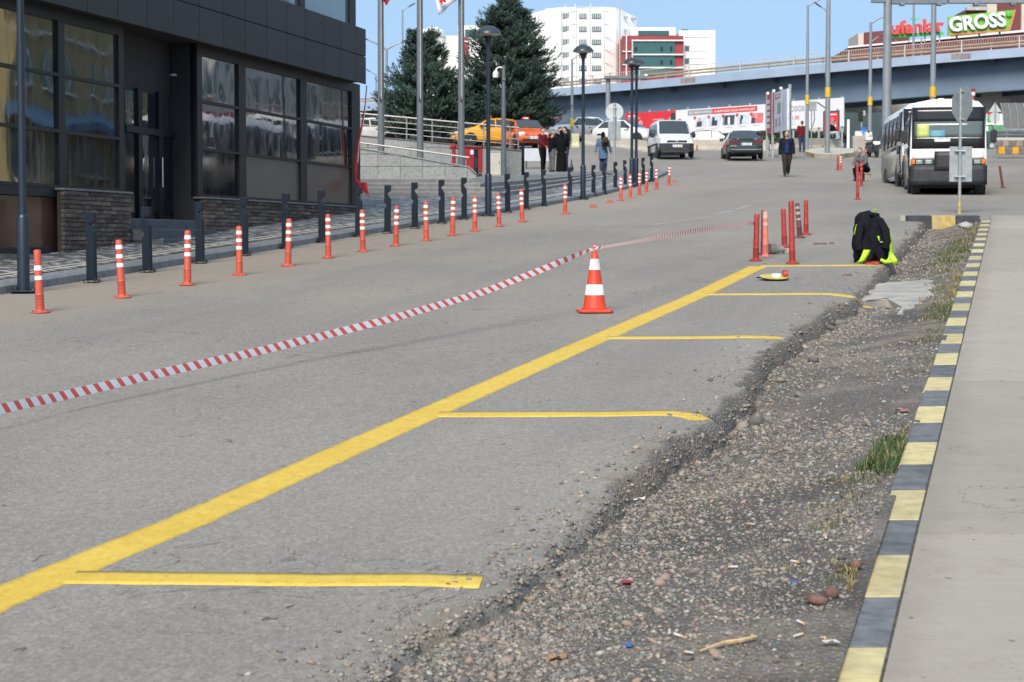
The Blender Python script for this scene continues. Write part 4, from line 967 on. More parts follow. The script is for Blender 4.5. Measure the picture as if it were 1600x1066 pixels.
    if top:
        mb = torso(.012*h); arms(mb, .011*h, .96)
        if long_top:
            pe = V_['pel']; _tors(mb, [((pe.x, pe.y, pe.z-long_top*h), .115*h*st, .088*h*st), ((pe.x, pe.y, pe.z-long_top*h*.5), .114*h*st, .086*h*st), ((pe.x, pe.y, pe.z), .112*h*st, .084*h*st), ((pe.x, pe.y, pe.z+.08*h), .1*h*st, .074*h*st)])
        jk = _remesh(mb, 'jacket' if coat_open else 'top', top, t, .0125*h, 4)
        if coat_open:
            ch = V_['chest']; pe = V_['pel']; mb = MB(); _tors(mb, [((pe.x, pe.y-.045*h*st, pe.z-.02*h), .045*h*st, .048*h*st), ((ch.x, ch.y-.045*h*st, (pe.z+ch.z)/2), .046*h*st, .052*h*st*(1.1 if st > 1.05 else 1)), ((ch.x, ch.y-.035*h, sh.z-.01*h), .028*h, .038*h)]); _remesh(mb, 'shirt', coat_open, t, .012*h, 3)
    if skirt:
        pe = V_['pel']; mb = MB(); _tors(mb, [((pe.x, pe.y, .02*h), .135*h, .12*h), ((pe.x, pe.y, .2*h), .128*h, .105*h), ((pe.x, pe.y, pe.z-.08*h), .115*h, .085*h), ((pe.x, pe.y, pe.z+.06*h), .1*h, .075*h)], 18); _remesh(mb, 'skirt', top, t, .014*h, 3)
    elif legs:
        mb = MB(); pe = V_['pel']; _tors(mb, [((pe.x, pe.y, pe.z-.055*h), .098*h*st, .074*h*st), ((pe.x, pe.y, pe.z), .102*h*st, .076*h*st), ((pe.x, pe.y, pe.z+.035*h), .094*h*st, .07*h*st)]); legsf(mb, .011*h, .97); _remesh(mb, 'trousers', legs, t, .0125*h, 4)
    for s in 'LR':
        a = V_['an'+s]; mb = MB(); _limb(mb, [a+Vector((0, .022*h, -.012*h)), a+Vector((0, -.025*h, -.014*h)), a+Vector((0, -.070*h, -.022*h))], [.027*h, .026*h, .021*h]); _remesh(mb, 'shoe', m_shoe, t, .012*h, 3)
    if hood:
        mb = MB(); _tors(mb, [((hd.x, hd.y+.01*h, sh.z-.03*h), .085*h, .065*h), ((hd.x, hd.y+.012*h, sh.z+.04*h), .055*h, .06*h), ((hd.x, hd.y+.014*h, hd.z-.03*h), .052*h, .052*h), ((hd.x, hd.y+.014*h, hd.z+.03*h), .05*h, .05*h), ((hd.x, hd.y+.010*h, hd.z+.078*h), .02*h, .022*h)]); _remesh(mb, 'headscarf', hood if not isinstance(hood, bool) else top, t, .012*h, 3)
    elif hair:
        mb = MB(); zt_ = .028 if bald else .0
        _tors(mb, [((hd.x, hd.y+.018*h, hd.z-.02*h), .042*h, .042*h), ((hd.x, hd.y+.012*h, hd.z+.012*h), .046*h, .048*h), ((hd.x, hd.y+(.022 if bald else .006)*h, hd.z+.035*h), .043*h, (.035 if bald else .051)*h)] + ([] if bald else [((hd.x, hd.y+.002*h, hd.z+.06*h), .033*h, .046*h), ((hd.x, hd.y+.004*h, hd.z+.076*h), .013*h, .018*h)])); _remesh(mb, 'hair', hair, t, .012*h, 3)
    if lean: t.rotation_euler = (lean, 0, rz)
    return t

# ================================================================ CONE, TAPE, POSTS, JACKET
def cone_obj(name, label, loc, rz=0):
    t = thing(name, label, 'traffic cone', loc, rz)
    mc = pm('cone_orange', (.60, .055, .018), .45, .10, 6, dirt=.25, dirtc=(.35, .06, .04))
    w = .185; MB().prism([(w*.8, w), (w, w*.8), (w, -w*.8), (w*.8, -w), (-w*.8, -w), (-w, -w*.8), (-w, w*.8), (-w*.8, w)], 0, .03, 'XY').build('base', mc, t, bevel=.008)
    rz_ = lambda z: .128 - (z-.03)*(.128-.022)/.68
    prof = [(.140, .029), (.140, .045), (rz_(.05), .05)] + [(rz_(z), z) for z in (.2, .35, .5, .62)] + [(.026, .66), (.030, .685), (.022, .715), (.012, .735), (.0, .74)]
    MB().lathe(prof, 28).build('cone', mc, t, smooth=40)
    for za, zc, dr in ((.185, .300, .35), (.455, .575, .75)):
        mw = pm('peeling_white_sleeve_%d' % (za*100), (.74, .73, .72), .45, .05, 10, dirt=dr, dirtc=(.58, .06, .02), dscale=9)
        MB().lathe([(rz_(za), za), (rz_(za)+.003, za+.002), (rz_(zc)+.003, zc-.002), (rz_(zc), zc)], 28).build('white_sleeve', mw, t, smooth=50)
    return t
CG = G(929, 488); cone_obj('traffic_cone', 'orange and white traffic cone holding the barrier tape', CG, .1)
# barrier tape
m_tape, t, b = _nt('barrier_tape'); sa = N(t, 'ShaderNodeAttribute', attribute_name='s'); wa = N(t, 'ShaderNodeAttribute', attribute_name='w')
ph = math_(t, 'FRACT', math_(t, 'MULTIPLY', math_(t, 'MULTIPLY_ADD', wa.outputs['Fac'], .05, sa.outputs['Fac']), 1/.14))
red = math_(t, 'LESS_THAN', ph, .42)
L(t, mixc(t, red, (.70, .70, .72), (.60, .085, .075)), b.inputs['Base Color']); b.inputs['Roughness'].default_value = .35
tcol = mixc(t, red, (.78, .78, .80), (.70, .11, .09)); tr_ = N(t, 'ShaderNodeBsdfTranslucent'); L(t, tcol, tr_.inputs[0]); L(t, tcol, b.inputs['Base Color']); mx_ = N(t, 'ShaderNodeMixShader'); mx_.inputs[0].default_value = .45; L(t, b.outputs[0], mx_.inputs[1]); L(t, tr_.outputs[0], mx_.inputs[2]); L(t, mx_.outputs[0], [n for n in t.nodes if n.type == 'OUTPUT_MATERIAL'][0].inputs[0])
tp = [(-170, 673, 11.6, -.1), (0, 639.5, 12.6, -.1), (120, 613.5, 13.5, -.2), (260, 581, 14.5, -.2), (400, 550, 15.6, -.2), (520, 521, 16.6, -.25), (600, 501, 17.2, -.35), (680, 478.5, 18.0, -.4), (760, 455, 18.8, -.4), (850, 420, 19.7, -.45), (905, 397, 20.2, .6), (926, 389.5, 20.42, .8), (945, 385.5, 20.7, 1.0), (985, 379, 22.0, .9), (1030, 370.5, 23.4, .5), (1085, 361, 25.2, .25), (1135, 353.5, 27.0, .5), (1165, 349.5, 28.2, .7), (1181, 348, 28.65, .4)]
C = np.array([tuple(W(a, c, d)) for a, c, d, _ in tp]); ph_ = np.array([q[3] for q in tp]); tt = np.arange(len(tp)); ti = np.linspace(0, len(tp)-1, 420)
C = np.stack([np.interp(ti, tt, C[:, k]) for k in range(3)], -1); ph_ = np.interp(ti, tt, ph_)
for _ in range(25): C[1:-1] = (C[:-2]+2*C[1:-1]+C[2:])/4
T = np.gradient(C, axis=0); T /= np.linalg.norm(T, axis=1)[:, None]; U = np.array([0, 0, 1.0])-T*T[:, 2:3]; U /= np.linalg.norm(U, axis=1)[:, None]; Sd = np.cross(T, U)
ph_ = ph_ + .25*fbm(ti*.25, ti*0, 8, 2)
Wd = U*np.cos(ph_)[:, None] + Sd*np.sin(ph_)[:, None]; ws = np.linspace(-.5, .5, 5); s = np.concatenate([[0], np.cumsum(np.linalg.norm(np.diff(C, axis=0), axis=1))])
P = C[:, None, :] + Wd[:, None, :]*(.066*ws)[None, :, None] + np.cross(T, Wd)[:, None, :]*(.0012*np.cos(ws*3)*1)[None, :, None]
o = grid_np('barrier_tape', P[..., 0], P[..., 1], P[..., 2], m_tape); vattr(o, 's', np.repeat(s, 5)); vattr(o, 'w', np.tile(ws, len(C)))
tag(o, 'red and white barrier tape stretched from the cone across the street', 'barrier tape')
MB().tube([W(921, 389, 20.33), W(926, 392, 20.25), W(932, 388, 20.3), W(934, 386, 20.4), W(928, 385, 20.5)], [.008]*5, 6).build('knot', m_refl, o, smooth=60)

GR = 'red posts by the end of the bay markings'
def setd(px, py, label, H, mat, bands=(), bm=None, rot=(0, 0, 0), ribs=True):
    d = delineator(label, H, mat, list(bands), GR, ribs, bm); d.location = G(px, py); d.rotation_euler = rot; return d
setd(1181, 408, 'short red post tied to the end of the barrier tape', .70, m_ord, rot=(0, R(1), 0))
setd(1193, 398.5, 'dark grimy post hidden behind the sun bleached pink post', .70, m_old)
setd(1196, 401.5, 'sun bleached pink post with scuffed white patches', .71, m_pink, [(.03, .18), (.26, .33)], bm=pm('scuffed_band', (.55, .40, .37), .5, .3, 25, dirt=.8, dirtc=(.5, .07, .05), dscale=25), rot=(0, R(-.5), 0))
setd(1226, 386.5, 'plain red post leaning left behind the tall double post', .64, m_ord, rot=(0, R(-2.5), 0))
setd(1238, 412.5, 'tall ribbed red post made of two posts, nearest in the cluster', .92, m_ord, [(.215, .24)], bm=m_ord, rot=(0, R(-1.5), 0))
setd(1250, 372, 'dirty dark post with grey bands leaning left in the cluster', .63, m_old, [(.10, .17), (.25, .33), (.42, .49)], bm=m_reflg, rot=(0, R(-5), 0))
setd(1259.5, 367, 'upright plain red post, farthest in the cluster', .64, m_ord, rot=(0, R(-.5), 0))
setd(1340, 312.5, 'red ribbed post standing before the crouching man', 1.02, m_ord, [(.22, .24)], bm=m_ord, rot=(0, R(-1), 0))
setd(1346, 291, 'red post with pale bands just behind the crouching man knees', .84, m_ord, [(.12, .16), (.3, .34)], bm=m_pink)
setd(1309, 266, 'left red post of the two behind the walking man', .62, m_ord)
setd(1313.5, 266.5, 'right red post with white bands of the two behind the walking man', .64, m_or, B3)
setd(1198, 243, 'plain red post at the foot of the double sided hoarding', .66, m_ord)
setd(1206, 246, 'orange post with white bands at the foot of the double sided hoarding', .7, m_or, B3)
setd(1089, 236, 'orange post with white bands before the long concrete barrier', .68, m_or, B3)
d = setd(1567, 294, 'dark brown bare post leaning left beside the bus', .72, m_old, rot=(0, R(-9), 0), ribs=False)
setd(1353, 258, 'small red post behind the shoulder of the crouching man', .75, m_ord, [(.08, .2)], bm=m_pink)
# crushed grey ribbed sleeve and small lumps
m_gp = pm('grey_cement_plastic', (.22, .205, .195), .8, .25, 10, dirt=.5, dirtc=(.1, .09, .085))
c0 = G(1204, 397); crl = thing('ribbed_sleeve', 'crushed grey ribbed sleeve lying by the pink post', 'sleeve', c0, .2)
prof = []; x = 0
for k in range(9): prof += [(.085-.002*k*(k > 4)*2, x), (.066-.002*k, x+.012)]; x += .026
MB().lathe([(r_ if r_ > .02 else .02, z) for r_, z in prof], 18, axis='X', c=(-.02, 0, .08)).build('ribs', m_gp, crl, smooth=30)
MB().box((.29, .0, .045), (.12, .14, .09), .2).build('block', m_kc, crl, bevel=.012)
for k, (px, py, lab) in enumerate(((1276, 382, 'first dark lump of tar in the row left of the jacket'), (1287, 382, 'middle dark lump of tar in the row left of the jacket'), (1299, 381, 'third dark lump of tar, nearest the draped jacket'), (1323, 432, 'single dark lump of tar below the draped jacket'))):
    o = mesh_np('tar_lump', ICO[k+5]*np.array([.06, .05, .05]), ICOF, m_old); o.location = G(px, py); tag(o, lab, 'tar lump', 'dark tar lumps on the asphalt')
# round hand sign lying on the asphalt with a roll of tape on it
pq = G(1209, 438); ds = thing('hand_sign', 'round yellow rimmed hand sign lying flat on the asphalt', 'sign', pq, .15)
m_yp = pm('yellow_plastic', (.55, .42, .06), .45, .15, 10)
MB().lathe([(0, .012), (.20, .013), (.245, .02), (.262, .018), (.262, .0), (0, 0)], 32).build('plate', m_yp, ds, smooth=40)
MB().lathe([(.258, -.004), (.270, -.002), (.270, .008), (.262, .016)], 32, cap=False).build('rim', m_black, ds, smooth=40)
MB().cyl((-.26, -.05, .012), (-.34, -.07, .012), .014, n=8).build('handle', m_black, ds, smooth=40); ds.rotation_euler = (R(9), 0, .15); ds.location.z += .035; ds.scale = (.72,)*3
tr = thing('tape_roll', 'roll of red and white tape resting on the round hand sign', 'tape roll', pq+Vector((.04, .04, .045)), 0); tr.rotation_euler = (R(9), 0, 0); tr.scale = (.55,)*3
MB().lathe([(.05, 0), (.12, 0), (.125, .03), (.12, .06), (.05, .06), (.045, .03), (.05, 0)], 22, cap=False).build('roll', m_refl, tr, smooth=40)
MB().lathe([(.06, -.05), (.10, -.05), (.10, .07), (.06, .07), (.06, -.05)], 16, axis='X', c=(.20, 0, .06), cap=False).build('core', m_ord, tr, smooth=40)
# work jacket draped over a cone
jq = G(1361, 412); jk = thing('work_jacket', 'navy work jacket with neon lining draped over a cone', 'jacket', jq, 0)
m_jn = pm('navy_jacket_cloth', (.008, .009, .013), .95, .2, 12, spec=.15); m_neon = pm('neon_lining', (.42, .72, .03), .6, .12, 14)
zz = np.linspace(0, 1, 26); na = 56; rings = []
for f in zz:
    ring = []
    for k in range(na):
        a = 2*math.pi*k/na; x_, y_ = math.cos(a), math.sin(a)
        hem = .045 + .05*math.sin(2*a+.6) + .03*math.sin(5*a) + (.19*math.exp(-((((a-4.78+math.pi) % (2*math.pi))-math.pi)/.22)**2))
        z_ = hem + (.775-hem)*f
        rr = np.interp(z_, [0, .08, .2, .4, .55, .68, .74, .765, .775], [.225, .245, .25, .235, .225, .20, .155, .09, .02]) / (abs(x_)**2.8+abs(y_)**2.8)**(1/2.8)
        fold = 1 + (.10*math.sin(6*a+3*z_*4) + .08*math.sin(10*a-z_*9+1) + .06*math.sin(3*a+z_*14) + .03*math.sin(17*a+z_*20)) * (1-f*.35)
        if z_ > .45: fold *= 1 - .16*math.exp(-((((a-4.75+math.pi) % (2*math.pi))-math.pi)/.3)**2)
        ring.append((x_*rr*fold*(.93 if x_ > 0 else 1.0) - .05*(z_-.3), y_*rr*.8*fold, z_ - .07*max(0, x_)*f*f*(1 if z_ > .5 else 0)))
    rings.append(ring)
o = MB().loft(rings).build('shell', m_jn, jk, smooth=70)
def nstrip(pts, w, nm='lining'):
    P = []
    for (x_, y_, z_, tw) in pts: P.append([Vector((x_-w/2*math.cos(tw), y_-w/2*math.sin(tw), z_)), Vector((x_, y_-.012, z_)), Vector((x_+w/2*math.cos(tw), y_+w/2*math.sin(tw), z_))])
    o = MB().quadgrid(P).build(nm, m_neon, jk, smooth=60, fixn=False); s_ = o.modifiers.new('s', 'SOLIDIFY'); s_.thickness = .008
nstrip([(.20, -.05, .56, .3), (.245, -.07, .45, .2), (.262, -.08, .30, .3), (.268, -.09, .18, .1), (.25, -.13, .09, .4), (.20, -.19, .03, .6)], .055)
MB().tube([(.245, -.06, .20), (.28, -.10, .10), (.315, -.14, .03), (.32, -.16, .012)], [.03, .045, .05, .035], 10).build('sleeve', m_neon, jk, smooth=60)
MB().tube([(.10, -.20, .06), (.16, -.215, .025), (.25, -.17, .03)], [.022, .03, .03], 8).build('sleeve', m_neon, jk, smooth=60)
nstrip([(-.10, -.20, .20, .1), (-.13, -.215, .12, .2), (-.17, -.225, .05, .3), (-.22, -.20, .015, .4)], .10)
nstrip([(-.215, -.06, .57, .2), (-.235, -.06, .50, .2), (-.25, -.05, .42, .2)], .03)
nstrip([(.02, -.02, .782, 0), (.06, -.03, .775, .2), (.09, -.03, .765, .3)], .03)
nstrip([(.055, -.235, .40, .1), (.065, -.243, .36, .2), (.07, -.245, .33, .1)], .018)
MB().box((.10, -.236, .315), (.045, .006, .008), 0, ry=-.15).build('label_tag', m_refl, jk)
for s_, pts_ in ((-1, [(-.13, -.10, .66), (-.20, -.19, .52), (-.235, -.215, .34), (-.215, -.235, .20)]), (1, [(.10, -.12, .63), (.17, -.20, .48), (.19, -.225, .32), (.15, -.24, .22)])):
    MB().tube(pts_, [.055, .062, .058, .05], 10).build('sleeve', m_jn, jk, smooth=60)
MB().tube([(-.09, -.08, .735), (-.03, -.125, .715), (.04, -.12, .705), (.09, -.07, .71)], [.025, .035, .035, .022], 8).build('collar', m_jn, jk, smooth=60)
MB().lathe([(.19, 0), (.19, .03), (.14, .04), (.11, .2), (.07, .45)], 20).build('cone_under', pm('cone_red', (.40, .03, .02), .5), jk, smooth=40)

# ================================================================ SIGN POST BACKS
m_galv = pm('galvanised_steel', (.30, .33, .34), .45, .15, 5, metal=.35, dirt=.3, dirtc=(.2, .19, .17))
m_signb = pm('sign_back_grey', (.20, .23, .235), .5, .12, 4, dirt=.3, dirtc=(.14, .14, .13))
m_clamp = pm('clamp_zinc', (.55, .57, .58), .35, metal=.5)
sgn = G(1499, 334); st_ = thing('stop_sign', 'grey back of an octagonal sign on a post at the pavement end', 'sign', sgn, 0); Ys_ = sgn.y
zr = lambda py: ZP(py, Ys_) - sgn.z
MB().lathe([(.036, .30), (.036, zr(138)), (0, zr(137))], 14).build('post', m_galv, st_, smooth=40)
MB().lathe([(.0375, -.02), (.0375, .302)], 14).build('painted_foot', pm('foot_yellow', (.42, .33, .12), .8, .2, 10, dirt=.6), st_, smooth=40)
oc = bpy.data.objects.new('octagon_plate', None)
ro = .43; pts = [(ro*math.cos(math.pi/8+k*math.pi/4), ro*math.sin(math.pi/8+k*math.pi/4)) for k in range(8)]
p_ = MB().prism(pts, .038, .046, 'XZ').build('octagon_plate', m_signb, st_, loc=(.0, 0, (zr(135)+zr(190.5))/2), rz=R(-68), bevel=.002)
MB().box((0, .030, 0), (.10, .016, .80)).build('stiffener', m_signb, p_)
for py in (143, 187): MB().box((.03, -.0, zr(py)), (.16, .10, .02), R(-68)).build('clamp', m_clamp, st_, bevel=.003)
p_ = MB().box((.03, -.0, 0), (.52, .008, zr(229)-zr(284))).build('square_plate', m_galv, st_, loc=(.0, .05, (zr(229)+zr(284))/2), bevel=.003)
for py in (236, 276): MB().box((.0, .0, zr(py)), (.24, .09, .022)).build('clamp', m_clamp, st_, bevel=.003)

# ================================================================ MINIBUSES
m_white = pm('white_vehicle_paint', (.74, .75, .77), .3, .04, 3, coat=.4, dirt=.18, dirtc=(.5, .48, .45))
m_beige = pm('beige_bus_paint', (.34, .31, .255), .4, .1, 3, dirt=.35, dirtc=(.2, .18, .15), coat=.2)
m_bump = pm('grey_bumper_plastic', (.015, .017, .023), .6, .15, 6, dirt=.5, dirtc=(.10, .095, .085))
m_cream = pm('cream_roof', (.62, .61, .55), .45, .08, 3, dirt=.3, dirtc=(.4, .37, .3))
m_bglass = glass('bus_windscreen', (.085, .105, .105), .05, 0, 1.6)
m_bdark = glass('bus_dark_glass', (.012, .013, .016), .08, 0, 1.5)
m_steel = pm('polished_steel', (.5, .5, .5), .3, metal=.9)
def minibus(loc, rz, label, signs=True):
    t = thing('minibus', label, 'minibus', loc, rz, 'white minibuses parked in line'); w = 1.10; Lb = 6.3
    # shell sections along the length; slightly domed nose
    def ring(y, wz, nose=0):
        pr = [(0, .34), (w*.90, .34), (w*.975, .45), (w*1.0, .95), (w*1.0, 1.35), (w*.985, 1.75), (w*.955, 2.35), (w*.91, 2.58), (w*.78, 2.72), (w*.45, 2.79), (0, 2.80)]
        pr = [(x*wz, z) for x, z in pr]; yy = [y + nose*max(0, z-1.3)*.09 + nose*.10*(abs(x)/w)**3 for x, z in pr]
        a = [(x, q, z) for (x, z), q in zip(pr, yy)]; return a + [(-x, q, z) for x, q, z in a[-2:0:-1]]
    MB().loft([ring(0, .985, 1), ring(.14, 1, .75), ring(.7, 1), ring(3, 1), ring(Lb-.2, 1), ring(Lb, .97)]).build('body', m_white, t, smooth=40)
    nz = lambda x, z: max(0, z-1.3)*.09 + .10*(abs(x)/w)**3
    def front(nm, x0, x1, z0, z1_, m, off=.012, n=10, par=None, bul=0, th=.01):
        P = [[Vector((x0+(x1-x0)*i/n, nz(x0+(x1-x0)*i/n, z0+(z1_-z0)*j/4)-off, z0+(z1_-z0)*j/4)) for j in range(5)] for i in range(n+1)]
        o = MB().quadgrid(P).build(nm, m, par or t, smooth=60, fixn=False); s_ = o.modifiers.new('s', 'SOLIDIFY'); s_.thickness = th; s_.offset = -1; return o
    front('windscreen_surround', -1.04, 1.04, 1.36, 2.565, m_black, .008)
    ws_ = front('windscreen', -.97, .97, 1.68, 2.14, m_bglass, .034, 20, th=.012)
    front('sun_band', -.97, .97, 2.14, 2.53, m_bdark, .034, 20, par=ws_, th=.012)
    front('cowl_strip', -.98, .98, 1.645, 1.668, m_steel, .04, 20)
    # roof peak overlapping the screen
    front('front_panel', -1.03, 1.03, 1.06, 1.345, m_white, .012)
    if signs:
        s1 = front('route_sign', -.90, -.55, 1.69, 2.06, pm('yellow_sign', (.42, .47, .14), .6), .042, 3, ws_)
        for k in range(3): front('sign_text', -.86, -.60, 1.735+k*.115, 1.785+k*.115, pm('dark_green_ink', (.08, .12, .03), .6), .046, 2, ws_, th=.002)
        front('blue_sign', -.545, -.10, 1.69, 1.88, pm('blue_sign', (.10, .28, .36), .6), .042, 3, ws_)
        front('papers', -.40, .05, 1.55, 1.64, pm('white_paper', (.7, .72, .74), .7), .028, 3)
    br = front('bumper', -1.085, 1.085, .30, .86, m_bump, .075, 14, th=.09)
    front('bumper_lip', -1.09, 1.09, .295, .36, pm('light_bumper', (.10, .105, .11), .6), .10, 14, br, th=.05)
    front('lamp_strip', -1.07, 1.07, .865, 1.055, m_black, .014)
    front('grey_strip', -1.07, 1.07, .80, .868, pm('mid_grey_trim', (.16, .165, .17), .5), .085, 14, br, th=.02)
    for s in (-1, 1):
        a, c = sorted((s*1.055, s*.945)); front('indicator', a, c, .895, 1.04, m_ind, .035, 3, th=.02)
        a, c = sorted((s*.92, s*.73)); front('headlamp', a, c, .90, 1.03, pm('dull_headlamp', (.25, .30, .28), .15), .03, 3, th=.02)
        a, c = sorted((s*.66, s*.46)); front('headlamp', a, c, .90, 1.03, pm('dull_headlamp', (.25, .30, .28), .15), .03, 3, th=.02)
        MB().lathe([(.06, 0), (.055, -.02), (0, -.02)], 14, axis='Y').build('fog_lamp', m_black, br, loc=(s*.78, -.07, .52))
    gr = front('grille', -.40, .40, .70, 1.27, m_black, .11, 6, th=.06)
    for k in range(6): front('grille_bar', -.36, .36, .79+k*.075, .815+k*.075, pm('grille_grey', (.04, .043, .05),   .5), .12, 4, gr, th=.015)
    MB().box((-.10, -.12, .50), (.52, .02, .115)).build('number_plate', m_plate, t)
    MB().box((-.335, -.132, .50), (.045, .006, .112)).build('plate_strip', m_plb, t)
    text_obj('plate_text', '71', m_ink, t, (-.20, -.133, .5), .11)
    for s in (-1, 1):                                                  # wipers
        MB().tube([(s*.28, -.02, 1.42), (s*.60, -.01+nz(0, 1.55), 1.50), (s*.82, nz(.8, 1.4)-.02, 1.42)], .012, 6).build('wiper', m_black, t)
        MB().tube([(s*.05, -.03+nz(0, 1.7), 1.72), (s*.35, nz(0, 1.8)-.035, 1.80)], .008, 6).build('wiper_blade', m_black, t)
        # mirrors on arms
        mr = MB().box((s*1.27, -.18, 1.70), (.17, .08, .36), s*.25).build('mirror', m_black, t, bevel=.03)
        MB().tube([(s*1.08, .05, 2.0), (s*1.22, -.12, 2.02), (s*1.27, -.17, 1.88)], .014, 6).build('mirror_arm', m_black, mr)
        MB().tube([(s*1.08, .05, 1.45), (s*1.22, -.12, 1.44), (s*1.26, -.16, 1.53)], .014, 6).build('mirror_arm', m_black, mr)
        MB().lathe([(.07, -.02), (.07, .02), (0, .03)], 14, axis='Y').build('round_mirror', m_steel, mr, loc=(s*1.22, -.17, 1.42), smooth=40)
    for s in (-1, 1):
        # side windows, doors, waist panel
        def side(nm, y0, y1, z0, z1_, m, off=.008):
            xf = lambda z: np.interp(z, [.34, .45, .95, 1.35, 1.75, 2.35, 2.58], [w*.9, w*.975, w, w, w*.985, w*.955, w*.91])
            P = [[Vector((s*(float(xf(z0+(z1_-z0)*j/4))+off), y0+(y1-y0)*i/2, z0+(z1_-z0)*j/4)) for j in range(5)] for i in range(3)]
            o = MB().quadgrid(P).build(nm, m, t, smooth=60, fixn=False); s_ = o.modifiers.new('s', 'SOLIDIFY'); s_.thickness = .008; return o
        side('lower_panel', .75, Lb-.1, .46, 1.30, m_beige)
        side('waist_band', .3, Lb-.1, 1.31, 1.42, m_bdark)
        for k in range(5): side('side_window', .45+k*1.15, 1.48+k*1.15, 1.46, 2.42, m_bdark, .012)
        if s < 0:
            dr = side('door', .40, 1.25, .40, 2.5, m_black, .03)
            for y0 in (.44, .85): side('door_pane', y0, y0+.36, 1.2, 2.42, m_bdark, .045); side('door_panel', y0, y0+.36, .5, 1.12, m_beige, .045)
        for y in (1.05 if s > 0 else 1.45, Lb-1.4): wheel(t, s*(w-.17), y, .37, .24, s, pm('steel_rim', (.12, .12, .12), .6)); MB().lathe([(.44, -.05), (.44, .05), (0, .05)], 18, axis='X').build('wheel_arch', m_black, t, loc=(s*(w-.04), y, .40))
    # front wheels seen under the bumper
    for s in (-1, 1): wheel(t, s*(w-.20), .52, .36, .24, s, pm('steel_rim', (.12, .12, .12), .6))
    MB().box((0, 3.2, .30), (1.7, 5.4, .16)).build('chassis', m_black, t)
    return t
def roof_vents(t, ys):
    for k, (x, y) in enumerate(ys): MB().lathe([(.26, 2.785), (.25, 2.86), (.14, 2.89), (.10, 2.93), (0, 2.94)], 16).build('roof_vent', m_white, t, loc=(x, y, 0), smooth=35)
bq = G(1481, 305); bz = -math.atan(.175)
bus = minibus(bq, bz, 'white minibus with yellow route sign in its windscreen, nearest the octagonal sign'); roof_vents(bus, [(-.15, 1.7), (-.68, 3.0), (.32, 1.2)])
b2 = G(1452, 288); b2 = Vector((13.72, 62.3, gz(62.3)))
minibus(b2, -math.atan(.085), 'second white minibus with dark door parked behind the first, mostly hidden', False)
# warning stripe sign fixed behind the bus

# ================================================================ PLAZA, STEPS, RAMP WALLS
m_stepc = pm('grey_step_stone', (.20, .20, .195), .85, .15, 6, dirt=.5, dirtc=(.11, .105, .10), world_=True)
m_nose = pm('pale_step_edge', (.42, .42, .40), .8, .12, 8, world_=True)
stairs = struct(thing('stairs', None, None)); pr = lambda Y, k: float(kerbL(Y)) - 1.55 - .33*k
for k in range(4):
    z = 1.405 + .125*k; yf = 50 + .33*k
    poly = [(-20, yf), (pr(yf, k), yf)] + [(pr(Y, k), Y) for Y in (53, 56, 60)] + [(-20, 60)]
    MB().prism(poly, z-.7, z, 'XY').build('step', m_stepc, stairs, bevel=.006)
    MB().box(((pr(yf, k)-20)/2, yf+.02, z+.004), (pr(yf, k)+20-.02, .045, .012)).build('nosing', m_nose, stairs)
plz = lambda Y: 1.78 + .046*(Y-51)
for j in range(3):                                                     # long side steps from the plaza down to the kerbside strip
    ys = np.linspace(51.0, 71.5, 22); V = []; F = []
    for y in ys:
        xo = pr(y, 3) + .30*(3-j); sz_ = gz(y)+.14; zt_ = sz_ + (plz(y)-sz_)*(j+1)/4
        V += [(pr(y, 3)-.05, y, zt_), (xo, y, zt_), (xo+.002, y, sz_-.2)]
    for q in range(len(ys)-1):
        for m_ in range(2): F.append((q*3+m_, q*3+m_+1, q*3+m_+4, q*3+m_+3))
    F += [(0, 1, 2)]
    MB().add(V, F).build('step', m_stepc, stairs, fixn=False)
    MB().tube([(pr(y, 3)+.30*(3-j)-.02, y, gz(y)+.14+(plz(y)-gz(y)-.14)*(j+1)/4+.002) for y in ys], .018, 4).build('nosing', m_nose, stairs)
MB().tube([(pr(y, 3)-.02, y, plz(y)+.006) for y in np.linspace(51.1, 72, 20)], .02, 4).build('nosing', m_nose, stairs)
m_plaza = pm('plaza_paving', (.24, .235, .225), .85, .15, 2.5, dirt=.4, dirtc=(.15, .145, .135), world_=True)
Ys = np.linspace(51, 79, 57); rows = []
for Y in Ys: xe = pr(Y, 3) + (0 if Y < 72 else .0); rows.append(np.concatenate([np.linspace(-60, xe, 24), [xe+.005]]))
X = np.array(rows); Yg = np.repeat(Ys[:, None], X.shape[1], 1); Z = plz(Yg)+.004; Z[:, -1] -= .6
struct(grid_np('plaza', X, Yg, Z, m_plaza, smooth=False))
MB().box(((pr(51, 3)-60)/2, 51.02, 1.5), (pr(51, 3)+60, .04, .56)).build('step', m_stepc, stairs)

